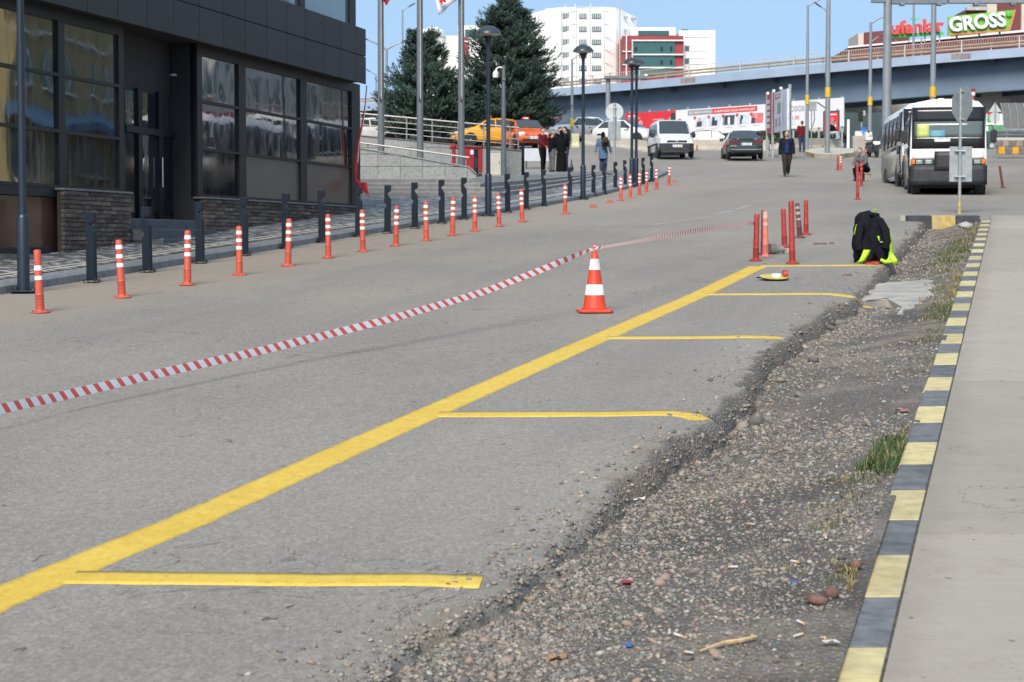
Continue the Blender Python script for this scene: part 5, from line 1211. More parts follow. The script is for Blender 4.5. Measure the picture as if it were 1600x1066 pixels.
m_gran = pm('granite_cladding', (.24, .25, .245), .7, .18, 14, dirt=.35, dirtc=(.14, .14, .135), perobj=.10, world_=True)
m_cap = pm('brown_coping', (.13, .115, .10), .8, .2, 6, world_=True)
def clad_wall(name, label, Y, pts, zbase, colw, rowh, thick=.3, cap=True):
    """retaining wall with sloped top given as (px, py) points at distance Y, clad panel by panel"""
    t = thing(name, label, 'wall', (0, 0, 0)); P = [W(a, c, Y) for a, c in pts]; xs = [p.x for p in P]; zs_ = [p.z for p in P]; top = lambda x: float(np.interp(x, xs, zs_))
    x0, x1 = xs[0], xs[-1]
    poly = [(x0, zbase-.5)] + [(x1, zbase-.5)] + [(x, z-.02) for x, z in zip(xs[::-1], zs_[::-1])]
    MB().prism(poly, Y+.032, Y+thick, 'XZ').build('core', m_gran, t)
    x = x0; i = 0
    while x < x1 - .01:
        xe = min(x+colw, x1); 
        if x1-xe < .15: xe = x1
        nrow = 9; z = zbase - .02 + (rowh*.5 if False else 0); j = 0
        while z < max(top(x), top(xe)) - .02:
            za = z; zl = min(z+rowh, top(x)); zr_ = min(z+rowh, top(xe)); g = .006
            if zl-za > .03 or zr_-za > .03:
                zl = max(zl, za+.012); zr_ = max(zr_, za+.012); d = random.uniform(0, .006)
                MB().hexa([(x+g, Y-d, za+g), (xe-g, Y-d, za+g), (xe-g, Y+.03, za+g), (x+g, Y+.03, za+g)], [(x+g, Y-d, zl-g), (xe-g, Y-d, zr_-g), (xe-g, Y+.03, zr_-g), (x+g, Y+.03, zl-g)]).build('granite_panel', m_gran, t)
            z += rowh; j += 1
        x = xe; i += 1
    if cap:
        for a, c in zip(P[:-1], P[1:]): MB().hexa([(a.x, Y-.03, a.z+.001), (c.x, Y-.03, c.z+.001), (c.x, Y+thick, c.z+.001), (a.x, Y+thick, a.z+.001)], [(a.x, Y-.03, a.z+.035), (c.x, Y-.03, c.z+.035), (c.x, Y+thick, c.z+.035), (a.x, Y+thick, a.z+.035)]).build('coping', m_cap if cap == 1 else m_gran, t)
    return t
clad_wall('ramp_wall', 'lower granite clad ramp wall sloping down behind the bollards', 53.2, [(520, 226), (590, 237), (733, 262), (744, 272), (746, 279)], plz(53.2), .62, .34, cap=2)
clad_wall('terrace_wall', 'upper granite terrace wall below the parked taxis', 61.0, [(500, 207), (815, 236.5)], plz(61), .95, .9, .5, cap=1)
# terrace fill behind the wall
Ys = np.linspace(61.4, 100, 30); X = np.repeat(np.linspace(-60, XP(815, 61)-.02, 12)[None], 30, 0); Ys = np.linspace(61.4, 93, 30); Yg = np.repeat(Ys[:, None], 12, 1)
zt0 = np.interp(X, [XP(500, 61), XP(815, 61)], [ZP(207, 61), ZP(236.5, 61)])
struct(grid_np('terrace', X, Yg, zt0-.02 + (gz(Yg)+fz(X, Yg)+.02-zt0)*np.clip((Yg-72)/21, 0, 1), m_plaza))
m_chrome = pm('stainless_rail', (.30, .29, .275), .42, .06, 6, metal=.5)
def railing(name, label, Y, top, bot, pxs, nr=4, r=.022):
    t = thing(name, label, 'railing', (0, 0, 0)); f = lambda pts, px: float(np.interp(px, [q[0] for q in pts], [q[1] for q in pts]))
    for px in pxs:
        a, c = W(px, f(bot, px), Y), W(px, f(top, px), Y); MB().cyl((a.x, Y, a.z), (a.x, Y, c.z), r, n=8).build('post', m_chrome, t, smooth=40)
    for k in range(nr):
        u_ = k/nr; rr = r*1.15 if k == 0 else r*.55
        MB().tube([W(q, f(top, q)*(1-u_)+f(bot, q)*u_, Y-.01) for q in (pxs[0]-2, pxs[-1]+(1 if k == 0 else 0))], rr, 8).build('rail', m_chrome, t, smooth=40)
    return t
railing('terrace_railing', 'stainless railing with four bars on the upper terrace wall', 61.2, [(520, 173.5), (810, 200)], [(520, 208), (815, 236)], [528, 564, 600, 635.5, 675.5, 716, 756, 797, 810])
rl = thing('ramp_handrail', 'single stainless handrail along the lower ramp wall', 'railing', (0, 0, 0))
MB().tube([W(540, 220, 53.3), W(560, 223, 53.3), W(640, 233.5, 53.3), W(733, 246.5, 53.3)], .026, 8).build('rail', m_chrome, rl, smooth=40)
for a, c, d in ((575, 225, 236), (655, 235.5, 250), (728, 246, 262)): MB().cyl(W(a, c, 53.35), W(a, d, 53.35), .018, n=8).build('post', m_chrome, rl, smooth=40)

# ================================================================ FLAG POLES, HYDRANT, CABINETS, CAMERA
m_pole = pm('grey_pole_paint', (.105, .12, .13), .5, .1, 3, dirt=.2)
m_flagr = pm('red_flag', (.42, .015, .02), .75, .15, 3); m_flagw = pm('white_flag', (.66, .66, .70), .75, .1, 3)
def flag(name, label, cat, pts, mat, n=(14, 8), fold=.1):
    A, B_, C_, D = [Vector(q) for q in pts]; P = []
    for i in range(n[0]+1):
        row = []
        for j in range(n[1]+1):
            u_, v_ = i/n[0], j/n[1]; p = A*(1-u_)*(1-v_)+B_*u_*(1-v_)+C_*u_*v_+D*(1-u_)*v_
            row.append(p + Vector((0, fold*math.sin(u_*9+v_*3)*u_, .04*math.sin(u_*7+v_*5)*u_)))
        P.append(row)
    o = MB().quadgrid(P).build(name, mat, smooth=80, fixn=False); s_ = o.modifiers.new('s', 'SOLIDIFY'); s_.thickness = .006; return tag(o, label, cat)
for px, py, lab in ((595.5, 240, 'grey flag pole with the red flag, leftmost of three'), (656.5, 249, 'plain grey flag pole, middle of three'), (721, 257, 'grey flag pole with the white flag, nearest the conifers')):
    b_ = W(px, py, 54.4); t = thing('flag_pole', lab, 'flag pole', (b_.x, 54.4, plz(54.4)), 0, 'flag poles on the plaza')
    MB().lathe([(.095, 0), (.092, 2.0), (.075, 8.5), (.0, 8.52)], 16).build('pole', m_pole, t, smooth=40)
    MB().lathe([(.16, 0), (.16, .02), (.10, .04)], 16).build('foot', m_pole, t, smooth=40)
    MB().box((.0, -.09, 2.2), (.05, .05, .14)).build('cleat', m_black, t)
    MB().tube([(.02, -.12, 2.2), (.02, -.11, 5), (.0, -.09, 8.4)], .006, 5).build('halyard', m_refl, t)
flag('flag', 'red flag whose lower corner shows beside the leftmost pole', 'flag', (W(597, -90, 54.3), W(650, -70, 54.2), W(604, 8, 54.2), W(597, 0, 54.3)), m_flagr)
wf = flag('flag', 'white flag with red print hanging left of its pole', 'flag', (W(717, -80, 54.2), W(668, -60, 54.1), W(686, 23, 54.0), W(717, -2, 54.2)), m_flagw)
q = W(691, 3, 53.85)
for dx, dz, s_ in ((-.04, .02, .05), (.02, .06, .06), (.07, .02, .04), (-.02, -.04, .03)): MB().lathe([(0, -.012), (s_, -.006), (s_, .006), (0, .012)], 10, axis='Y').build('print', m_flagr, wf, loc=q+Vector((dx, 0, dz)))
m_redp = pm('red_enamel', (.30, .014, .022), .45, .15, 5, dirt=.2, dirtc=(.2, .04, .04))
h = W(709, 252, 58); t = thing('fire_hydrant', 'red fire hydrant behind the ramp handrail', 'hydrant', (h.x, 58, plz(58)), 0)
hz = lambda py: ZP(py, 58) - plz(58)
MB().lathe([(.09, 0), (.09, .03), (.058, .05), (.055, hz(243)), (.075, hz(242)), (.075, hz(240)), (.055, hz(239)), (.06, hz(231)), (.085, hz(230)), (.08, hz(227)), (.04, hz(225)), (.02, hz(223.5)), (0, hz(223))], 16).build('barrel', m_redp, t, smooth=40)
for s in (-1, 1): MB().lathe([(.045, 0), (.045, .05), (.06, .055), (.06, .085), (.03, .09), (0, .09)], 12, axis='X').build('outlet', m_redp, t, loc=(s*.05-(.0 if s > 0 else .085), 0, hz(230.5)), smooth=40)
c_ = W(739, 271, 57.5); t = thing('red_cabinet', 'red metal fire cabinet in front of the terrace wall', 'cabinet', (c_.x, 57.5, plz(57.5)), R(12)); ch_ = ZP(231, 57.5)-plz(57.5)
MB().box((0, 0, ch_/2+.06), (.54, .30, ch_-.12)).build('body', m_redp, t, bevel=.01); MB().box((0, -.01, ch_+.01), (.58, .36, .025)).build('lid', m_redp, t, bevel=.006)
MB().box((.0, -.153, ch_/2), (.46, .008, ch_-.25)).build('door', m_redp, t, bevel=.004); MB().box((-.06, -.16, ch_-.14), (.10, .006, .13)).build('notice', m_plate, t)
for s in (-1, 1): MB().box((s*.22, 0, .04), (.06, .24, .1)).build('foot', m_black, t)
c2 = W(744, 279, 55.6); t = thing('dark_post', 'short dark post in front of the red cabinet', 'post', (c2.x, 55.6, plz(55.6)), 0); MB().box((0, 0, .40), (.12, .10, .80)).build('post', m_navy, t, bevel=.01); MB().box((0, 0, .79), (.135, .115, .04)).build('cap', m_navy, t, bevel=.006); MB().box((0, -.052, .42), (.08, .006, .3)).build('panel', m_black, t)
c3 = W(773.5, 272, 60.3); t = thing('beige_cabinet', 'pale beige electrical cabinet against the terrace wall', 'cabinet', (c3.x, 60.3, plz(60.3)), 0); m_bgc = pm('pale_beige_metal', (.52, .50, .44), .5, .08, 4, dirt=.3, dirtc=(.3, .26, .2))
chh = ZP(238, 60.3)-plz(60.3); MB().box((0, 0, chh/2), (.37, .3, chh)).build('body', m_bgc, t, bevel=.006); MB().box((0, -.153, chh/2), (.33, .008, chh-.06)).build('door', m_bgc, t, bevel=.004); MB().box((.13, -.162, chh*.55), (.02, .014, .06)).build('lock', m_black, t); MB().box((0, 0, chh+.01), (.40, .34, .02)).build('lid', m_bgc, t)
c4 = W(817, 268, 62); t = thing('navy_post', 'navy square post at the end of the terrace wall', 'post', (c4.x, 62, plz(62)), 0); h4 = ZP(226, 62)-plz(62); MB().box((0, 0, h4/2), (.10, .10, h4)).build('post', m_navy, t, bevel=.008); MB().box((0, 0, h4+.01), (.115, .115, .02)).build('cap', m_navy, t)
c5 = W(787, 271, 60); t = thing('camera_pole', 'slim grey pole with a white dome camera before the large conifer', 'camera pole', (c5.x, 60, plz(60)), 0); h5 = ZP(103, 60)-plz(60)
MB().lathe([(.085, 0), (.08, 1.2), (.05, h5), (0, h5+.01)], 14).build('pole', m_pole, t, smooth=40)
MB().tube([(0, 0, h5-.06), (-.12, -.02, h5-.04), (-.22, -.03, h5-.08), (-.25, -.03, h5-.17)], .022, 8).build('arm', m_refl, t, smooth=50)
MB().lathe([(.03, h5-.15), (.085, h5-.20), (.09, h5-.36), (.085, h5-.37)], 16, c=(-.25, -.03, 0)).build('housing', m_refl, t, smooth=40); MB().lathe([(.08, h5-.37), (.06, h5-.43), (0, h5-.45)], 14, c=(-.25, -.03, 0)).build('dome', m_black, t, smooth=60)
MB().box((0, -.06, h5-.42), (.11, .07, .07)).build('junction_box', m_pole, t)
wbx = W(841, 253, 82); t = thing('white_board', 'low white board behind the standing group', 'board', (wbx.x, 82, gz(82)), 0); z0, z1_ = ZP(252, 82)-gz(82), ZP(232, 82)-gz(82)
MB().box((0, 0, (z0+z1_)/2), (1.25, .05, z1_-z0)).build('panel', pm('white_board_paint', (.42, .44, .49), .5, .06, 3), t, bevel=.006)
for s in (-1, 1): MB().box((s*.5, .03, z0/2), (.05, .05, abs(z0)+.1)).build('leg', m_black, t)

# ================================================================ SIGN BACK, MASTS AND STREET LIGHTS
sg = G(960, 288); t = thing('round_sign', 'grey back of a round sign with a box plate among the bollards', 'sign', sg, 0); zr = lambda py: ZP(py, sg.y)-sg.z
MB().lathe([(.04, 0), (.04, zr(162)), (0, zr(161.5))], 12).build('post', m_galv, t, smooth=40)
MB().lathe([(.0, -.004), (.30, -.004), (.305, 0), (.30, .006), (0, .006)], 32, axis='Y').build('disc', pm('pale_sign_back', (.42, .45, .46), .5, .1, 3, dirt=.3), t, loc=(0, .05, zr(175)), smooth=30)
MB().box((0, .12, (zr(189)+zr(219))/2), (.43, .10, zr(189)-zr(219))).build('box_plate', m_galv, t, bevel=.01)
for py in (168, 182): MB().box((0, .01, zr(py)), (.12, .10, .025)).build('clamp', m_clamp, t)
m_lgrey = pm('light_grey_mast', (.21, .235, .255), .45, .1, 2, metal=.2, dirt=.2)
m_yband = pm('yellow_band', (.55, .36, .03), .6, .2, 10)
def street_light(label, px, Y, top_py, arms=(), r=(.09, .05), band=None, base_z=None, name='street_light', cat='street light', yband_h=.5):
    x = XP(px, Y); z0 = (gz(Y) if base_z is None else base_z); t = thing(name, label, cat, (x, Y, z0), 0); h = ZP(top_py, Y)-z0
    MB().lathe([(r[0]*1.6, 0), (r[0]*1.6, .03), (r[0], .05), (r[1], h), (0, h+.01)], 12).build('pole', m_lgrey, t, smooth=40)
    if band: MB().lathe([(r[0]*1.08, ZP(band, Y)-z0), (r[0]*1.06, ZP(band, Y)-z0+yband_h)], 12).build('yellow_band', m_yband, t, smooth=40)
    for (dx, dz, tip, hd_) in arms:
        p1 = Vector((dx, 0, h+dz)); ar = MB().tube([(0, 0, h-.05), p1*.5+Vector((0, 0, h*.5+.02)), p1], [r[1]*.8, r[1]*.7, r[1]*.6], 8).build('arm', m_lgrey, t, smooth=40)
        if hd_: d = Vector((dx, 0, dz)).normalized(); MB().loft([[tuple(p1+d*s+Vector((0, w_*math.cos(a), hh*math.sin(a)))) for a in [2*math.pi*k/10 for k in range(10)]] for s, w_, hh in ((-.05, .06, .04), (.12, .16, .07), (.45, .20, .085), (.72, .12, .06), (.8, .03, .02))]).build('lamp_head', m_pole, t, smooth=50)
    return t
s_ = lambda px, Y: px*Y/FPX
street_light('double armed street light rising behind the left conifer', 605, 128, 76, [(-s_(30, 128), s_(14, 128), 0, 1), (s_(24, 128), s_(10, 128), 0, 1)], (.12, .08), None, 6.2)
street_light('distant single arm street light beyond the first flag poles', 630, 190, 16, [(s_(9, 190), s_(5, 190), 0, 1)], (.12, .07), None, 8)
street_light('small distant street light seen just past the shop corner', 588.5, 230, 117, [(-s_(9, 230), s_(5, 230), 0, 1)], (.12, .07), None, 8)
street_light('thin pale street light rising just right of the conifers', 893.5, 112, 92, [(s_(18, 112), s_(9, 112), 0, 0)], (.10, .06), 198, None)
street_light('left tall street light of the pair above the overpass', 1259.5, 106, 8, [(s_(20, 106), s_(9, 106), 0, 0)], (.11, .06), 163)
street_light('right tall bare street light pole of the pair above the overpass', 1291.5, 100, -30, [], (.14, .10), 152)
street_light('far street light with drooping head seen between the tall pair', 1289, 160, 17, [(-s_(9, 160), s_(6, 160), 0, 1)], (.10, .06), None, 14)
street_light('street light with bent arm left of the thick gantry mast', 1357.5, 110, 35, [(s_(22, 110), s_(10, 110), 0, 0)], (.13, .075), 165)
street_light('short street light on the overpass beside the maroon building', 1357, 175, 66, [(s_(14, 175), s_(9, 175), 0, 1)], (.09, .06), None, 14.5)
street_light('tall grey pole rising behind the bus roof', 1455, 92, -40, [], (.15, .12), 152, None)
street_light('thin pole standing on the overpass right of the gantry mast', 1424, 168, 5, [], (.12, .09), None, 15)
street_light('low thin pole standing on the overpass below the red sign', 1436.5, 168, 60, [], (.09, .07), None, 15)
# thick gantry mast with the underside of a sign bridge
x = XP(1383.5, 84); t = thing('gantry_mast', 'thick galvanised gantry mast with sign arm at the top edge', 'gantry', (x, 84, gz(84)), 0); h = ZP(-60, 84)-gz(84)
MB().lathe([(.30, 0), (.21, .05), (.17, h), (0, h+.01)], 20).build('mast', m_lgrey, t, smooth=40)
za = ZP(5, 84)-gz(84); xa = XP(1466, 84)-x; xb2 = XP(1620, 84)-x
m_gd = pm('gantry_underside', (.13, .16, .19), .6, .15, 2)
MB().box((xa/2+.2, .0, za+.06), (xa+.1, .35, .20)).build('beam', m_gd, t); MB().box(((xa+xb2)/2+.25, .0, za+.08), (xb2-xa-.1, .4, .18)).build('beam', m_lgrey, t)
for k in range(4): MB().box((.6+k*1.6, -.12, za-.07), (.22, .3, .12)).build('floodlight', m_gd, t, bevel=.02)
MB().box((-.35, 0, za+.08), (.7, .3, .12)).build('bracket', m_gd, t)
# big mast with platform, left of the twin lamps
x = XP(949.5, 125); t = thing('platform_mast', 'grey mast with a flat platform in front of the overpass', 'mast', (x, 125, gz(125)), 0); h = ZP(124, 125)-gz(125)
MB().lathe([(.17, 0), (.15, h), (0, h+.01)], 16).build('mast', m_lgrey, t, smooth=40); xx = XP(1010, 125)-x
MB().box((xx/2-.1, 0, h+.10), (xx+.25, .9, .18)).build('platform', m_gd, t); MB().cyl((.12, 0, h+.18), (.12, 0, h+.5), .03, n=8).build('stub', m_gd, t)
MB().lathe([(.10, 0), (.10, .10), (0, .12)], 12).build('lamp_head', m_refl, t, loc=(.16, 0, h+.42)); MB().lathe([(.12, 0), (.12, .12), (0, .14)], 12).build('lamp_head', m_refl, t, loc=(xx-.05, 0, h+.2))

# ================================================================ OVERPASS
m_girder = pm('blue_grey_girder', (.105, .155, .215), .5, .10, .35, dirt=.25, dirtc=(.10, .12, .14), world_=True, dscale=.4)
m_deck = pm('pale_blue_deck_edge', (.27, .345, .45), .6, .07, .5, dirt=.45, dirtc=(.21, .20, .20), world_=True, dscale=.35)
m_conc = pm('pale_concrete', (.42, .395, .345), .85, .10, 1.5, dirt=.3, dirtc=(.28, .25, .21), world_=True, dscale=.6)
m_grail = pm('weathered_guard_rail', (.30, .235, .175), .6, .15, 2, dirt=.4, dirtc=(.26, .13, .08), world_=True)
m_rail2 = pm('pale_bridge_rail', (.44, .42, .39), .6, .1, 2, world_=True)
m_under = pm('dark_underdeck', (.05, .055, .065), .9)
ov = thing('overpass', 'steel girder road overpass with guard rails crossing the background', 'bridge', (0, 0, 0))
# centre line through measured points: (X, Y, z of deck edge top)
OX = np.array([-75, -50, -15.4, 4.9, 18.0, 27.5, 35.0, 41.9, 55., 72.]); OY = np.array([226, 218, 205, 185, 173, 165, 160.5, 157, 152., 147.]); OZ = np.array([15.0, 15.0, 15.05, 15.15, 15.4, 15.65, 15.95, 16.2, 16.7, 17.2])
us = np.linspace(-75, 72, 140); oy = np.interp(us, OX, OY); oz = np.interp(us, OX, OZ)
for _ in range(40): oy[1:-1] = (oy[:-2]+2*oy[1:-1]+oy[2:])/4; oz[1:-1] = (oz[:-2]+2*oz[1:-1]+oz[2:])/4
C = np.stack([us, oy], -1); T = np.gradient(C, axis=0); T /= np.linalg.norm(T, axis=1)[:, None]; Nn = np.stack([-T[:, 1], T[:, 0]], -1); Nn *= np.sign(Nn[:, 1:2])   # away from the camera
def sweep(nm, prof, m, i0=0, i1=None, par=None):
    rings = []
    for i in range(i0, (i1 or len(us))):
        rings.append([(C[i, 0]+Nn[i, 0]*d, C[i, 1]+Nn[i, 1]*d, oz[i]+z) for d, z in prof])
    return MB().loft(rings).build(nm, m, par or ov, smooth=30)
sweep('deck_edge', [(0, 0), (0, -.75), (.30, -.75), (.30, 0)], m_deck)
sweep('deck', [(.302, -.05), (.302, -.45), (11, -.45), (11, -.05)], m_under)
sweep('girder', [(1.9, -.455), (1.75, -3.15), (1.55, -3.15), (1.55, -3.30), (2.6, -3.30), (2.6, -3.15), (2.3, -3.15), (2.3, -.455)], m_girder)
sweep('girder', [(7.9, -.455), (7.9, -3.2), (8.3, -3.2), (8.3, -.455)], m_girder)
for i in range(4, 138, 4):                                             # cantilever brackets under the edge
    a = math.atan2(T[i, 1], T[i, 0]); c = C[i]
    P = []
    for d, z in ((.32, -.5), (1.86, -.5), (1.82, -1.15), (.32, -.78)):
        for s in (-.06, .06): P.append((c[0]+Nn[i, 0]*d+T[i, 0]*s, c[1]+Nn[i, 1]*d+T[i, 1]*s, oz[i]+z))
    MB().add(P, [(0, 2, 4, 6), (1, 7, 5, 3), (0, 1, 3, 2), (2, 3, 5, 4), (4, 5, 7, 6), (6, 7, 1, 0)]).build('bracket', m_girder, ov)
for i in range(6, 138, 20): MB().box((C[i, 0]-Nn[i, 0]*.012, C[i, 1]-Nn[i, 1]*.012, oz[i]-.33), (1.6, .03, .42), math.atan2(T[i, 1], T[i, 0])).build('rust_patch', pm('rusty_joint', (.24, .22, .22), .8, .3, 2, dirt=.8, dirtc=(.22, .09, .04), world_=True), ov)
for z0, z1_, m in ((.20, .38, m_grail), (.46, .64, m_grail)): sweep('guard_rail', [(.34, z0), (.30, (z0+z1_)/2), (.34, z1_), (.38, z1_), (.38, z0)], m)
sweep('hand_rail', [(.13, .95), (.13, 1.0), (.19, 1.0), (.19, .95)], m_rail2)
sweep('barrier_back', [(10.6, -.05), (10.6, .8), (10.9, .8), (10.9, -.05)], m_grail)
for i in range(2, 138, 2):
    big = i % 4 == 2; hgt = .97 if big else .62; w_ = .11 if big else .09
    MB().box((C[i, 0]+Nn[i, 0]*(.16 if big else .43), C[i, 1]+Nn[i, 1]*(.16 if big else .43), oz[i]+hgt/2), (w_, .08, hgt), math.atan2(T[i, 1], T[i, 0])).build('rail_post', m_rail2, ov)
# fine balusters between hand rail and guard rail, joined
mb = MB()
for i in range(60, 139):
    for k in range(6):
        f = k/6; c = C[i-1]*(1-f)+C[i]*f; z = oz[i-1]*(1-f)+oz[i]*f; mb.box((c[0]+Nn[i, 0]*.16, c[1]+Nn[i, 1]*.16, z+.80), (.025, .02, .32))
o = mb.build('balusters', m_rail2, ov); o['kind'] = 'stuff'
# concrete pier with bearing blocks right, abutment beam behind
def boxp(nm, x0, x1, y0, y1, z0, z1_, m, par): return MB().box(((x0+x1)/2, (y0+y1)/2, (z0+z1_)/2), (x1-x0, y1-y0, z1_-z0)).build(nm, m, par, bevel=.04)
Yp = 163.5; pz = lambda py: ZP(py, Yp)
boxp('pier_cap', XP(1512, Yp), XP(1576, Yp), Yp, Yp+4, pz(166), pz(152), m_conc, ov); boxp('bearing_block', XP(1530, Yp), XP(1562, Yp), Yp-.2, Yp+3, pz(152)+.005, pz(144), m_conc, ov)
boxp('pier', XP(1520, Yp), XP(1572, Yp), Yp+.3, Yp+3.5, 5.5, pz(166)-.005, m_conc, ov)
boxp('rear_beam', XP(1575, Yp), XP(1700, Yp), Yp+5, Yp+8, pz(158), pz(140), m_conc, ov)
boxp('abutment_beam', XP(1300, 178), XP(1425, 178), 178, 181, ZP(187, 178), ZP(163, 178), m_conc, ov)
boxp('abutment_beam', XP(845, 197), XP(985, 197), 197, 199, ZP(204.5, 197), ZP(196, 197), m_conc, ov)
for px in (925, 1420): boxp('pier', XP(px, 196), XP(px, 196)+1.2, 195.5, 196.9, 5, ZP(196, 196), m_conc, ov)

# ================================================================ FAR BUILDINGS
m_hw = pm('white_render', (.78, .79, .78), .7, .05, .12, world_=True)
m_hw2 = pm('white_tiles', (.68, .69, .68), .6, .06, .3, world_=True)
m_hg = glass('green_window', (.06, .12, .125), .1, 0, 1.6); m_hred = pm('red_cladding', (.24, .028, .035), .55, .1, .2, world_=True); m_hgl = glass('teal_curtain_wall', (.035, .10, .095), .08, 0, 1.5)
m_line = pm('facade_joint', (.48, .49, .49), .8); m_wf = pm('white_frame', (.62, .63, .63), .6)
Yh = 470; HX = lambda px, Y=Yh: XP(px, Y); HZ = lambda py, Y=Yh: ZP(py, Y); zb0 = 8.0
hosp = thing('hospital_tower', 'white faceted tower block with green window rows behind the conifer', 'building', (0, 0, 0))
plan = [(820, 9), (852, 3.5), (874, 1), (900, 0), (945, 0), (962, 1.5), (972, 3.5), (997, 9)]; tops = [17, 13, 12.5, 12, 12.5, 13, 13.5, 20]
pts = [(HX(a), Yh+d) for a, d in plan]; mb = MB(); n = len(pts)
vs = [(x, y, zb0) for x, y in pts] + [(x, y, HZ(tp_)) for (x, y), tp_ in zip(pts, tops)] + [(pts[-1][0], Yh+40, zb0), (pts[0][0], Yh+40, zb0), (pts[-1][0], Yh+40, HZ(16)), (pts[0][0], Yh+40, HZ(16))]
fs = [(k, k+1, n+k+1, n+k) for k in range(n-1)] + [(n-1, 2*n, 2*n+2, 2*n-1), (0, n, 2*n+3, 2*n+1)] + [tuple(list(range(n, 2*n))+[2*n+2, 2*n+3])]
mb.add(vs, fs).build('wall', m_hw, hosp)
MB().prism([(x, y) for x, y in pts[1:7]] + [(pts[6][0], Yh+20), (pts[1][0], Yh+20)], HZ(13)+.02, HZ(11), 'XY').build('roof_rim', m_hw2, hosp)
def hwin(par, px0, px1, py0, py1, Y, panes, m=m_hg):
    x0, x1, z0, z1_ = XP(px0, Y), XP(px1, Y), ZP(py1, Y), ZP(py0, Y); f = MB().box(((x0+x1)/2, Y, (z0+z1_)/2), (x1-x0, .3, z1_-z0)).build('window', m, par)
    for k in range(panes+1): MB().box((x0+(x1-x0)*k/panes, Y-.17, (z0+z1_)/2), (.13, .1, z1_-z0)).build('mullion', m_wf, f)
for r_i in range(6):
    for (a, c) in ((879, 896), (904, 916), (924, 938.5)): hwin(hosp, a, c, 21+20.3*r_i, 28.5+20.3*r_i, Yh-.2 if a > 890 else Yh+.6, 5)
    MB().box((HX(908), Yh-.02, HZ(17.5+20.3*r_i)), (HX(960)-HX(860), .1, .12)).build('joint', m_line, hosp)
for r_i in range(2):
    for a, c in ((840.5, 842), (844.5, 846.2)): hwin(hosp, a, c, 23+20*r_i, 32+20*r_i, Yh+5, 1)
    for a, c in ((973, 980), (984.5, 994)): hwin(hosp, a, c, 26+20.5*r_i+(a > 980)*2, 29.5+20.5*r_i+(a > 980)*2, Yh+4.2+(a > 980)*3, 3)
for px in (876, 900, 921.5, 943): MB().box((HX(px), Yh-.1, (zb0+HZ(13))/2), (.25, .3, HZ(13)-zb0)).build('joint', m_line, hosp)
for px in (884, 900, 924): MB().cyl((HX(px), Yh+12, HZ(14)), (HX(px+1.5), Yh+12, HZ(-4)), .15, n=6).build('antenna', m_line, hosp)
MB().cyl((HX(962.5), Yh-14, zb0), (HX(962.5), Yh-14, HZ(-30)), .16, n=8).build('mast', m_rail2, hosp)
red = thing('red_wing', 'red framed clinic wing with teal glass beside the white tower', 'building', (0, 0, 0)); Yr = 452
def hb(nm, a, c, p0, p1, Y0, Y1, m, par, bev=.0): return MB().box(((XP(a, Y0)+XP(c, Y0))/2, (Y0+Y1)/2, (ZP(p0, Y0)+ZP(p1, Y0))/2), (XP(c, Y0)-XP(a, Y0), Y1-Y0, ZP(p0, Y0)-ZP(p1, Y0))).build(nm, m, par)
hb('wall', 972, 1066.5, 56, 150, Yr, Yr+30, m_hred, red); hb('attic', 984, 1054, 43, 55.5, Yr+8, Yr+30, m_hw, red); hb('attic_glass', 996, 1044, 48, 55.3, Yr+7.6, Yr+8.2, m_hgl, red)
hb('glass_front', 988, 1053, 64, 118, Yr-.4, Yr+.2, m_hgl, red)
for p in (63.5, 85.5, 106): hb('band', 986, 1066.5, p-1.2, p+.8, Yr-.8, Yr-.35, m_hw2, red)
for p in (80.5, 101): hb('band', 972, 986, p-.8, p+.8, Yr-.5, Yr-.05, m_hw2, red)
hb('pilaster', 977.2, 978.8, 55, 118, Yr-.6, Yr-.06, m_hw2, red); hb('pilaster', 986.3, 988.2, 62, 118, Yr-.75, Yr-.06, m_line, red)
for a in (991, 1031, 1046):
    for p in (73, 94): hb('window', a, a+3, p, p+6, Yr-.7, Yr-.45, m_bdark, red)
rgt = thing('white_side_block', 'white side block with thin dark bands at the end of the clinic', 'building', (0, 0, 0)); Ye = 455
hb('wall', 1060, 1115.5, 48, 150, Ye, Ye+25, m_hw, rgt); hb('corner', 1108, 1116, 47, 150, Ye-1, Ye+2, m_hw2, rgt)
for p in (71.5, 80, 91, 100): hb('band', 1072, 1105, p-.35, p+.45, Ye-.12, Ye-.02, m_line, rgt)
hb('band', 1068, 1110, 57.5, 58.6, Ye-.2, Ye-.02, m_hw2, rgt)
for p in (71.5, 91.5): hb('window', 1069, 1075.5, p, p+7, Ye-.3, Ye-.02, m_hg, rgt)
for px in (1070, 1072.5): MB().lathe([(.6, 0), (.55, .9), (0, 1.0)], 10).build('roof_tank', m_gd, rgt, loc=(XP(px, Ye), Ye+5, ZP(48, Ye)))
wl = thing('white_round_block', 'white rounded block seen between the flag poles and conifer', 'building', (0, 0, 0)); Yw = 480
c = XP(672, Yw); rw = (XP(696, Yw)-XP(648, Yw))/2
MB().lathe([(rw, zb0), (rw, ZP(46, Yw)), (rw-.4, ZP(45, Yw)), (0, ZP(44.5, Yw))], 10, c=(c, Yw+rw, 0)).build('wall', m_hw, wl)
MB().lathe([(rw+.12, ZP(57, Yw)), (rw+.12, ZP(56, Yw))], 10, c=(c, Yw+rw, 0)).build('band', m_line, wl); hb('wing', 660, 725, 56, 150, Yw+4, Yw+20, m_hw2, wl); hb('pipe', 645.5, 648, 45, 150, Yw, Yw+2, m_line, wl)
hb('roof_plant', 668, 686, 42.5, 45, Yw+5, Yw+9, m_line, wl); hb('window', 676, 684, 69, 74, Yw+.1, Yw+4.2, m_line, wl); hb('window', 684.5, 690, 49.5, 52, Yw-.1, Yw+3, m_line, wl)
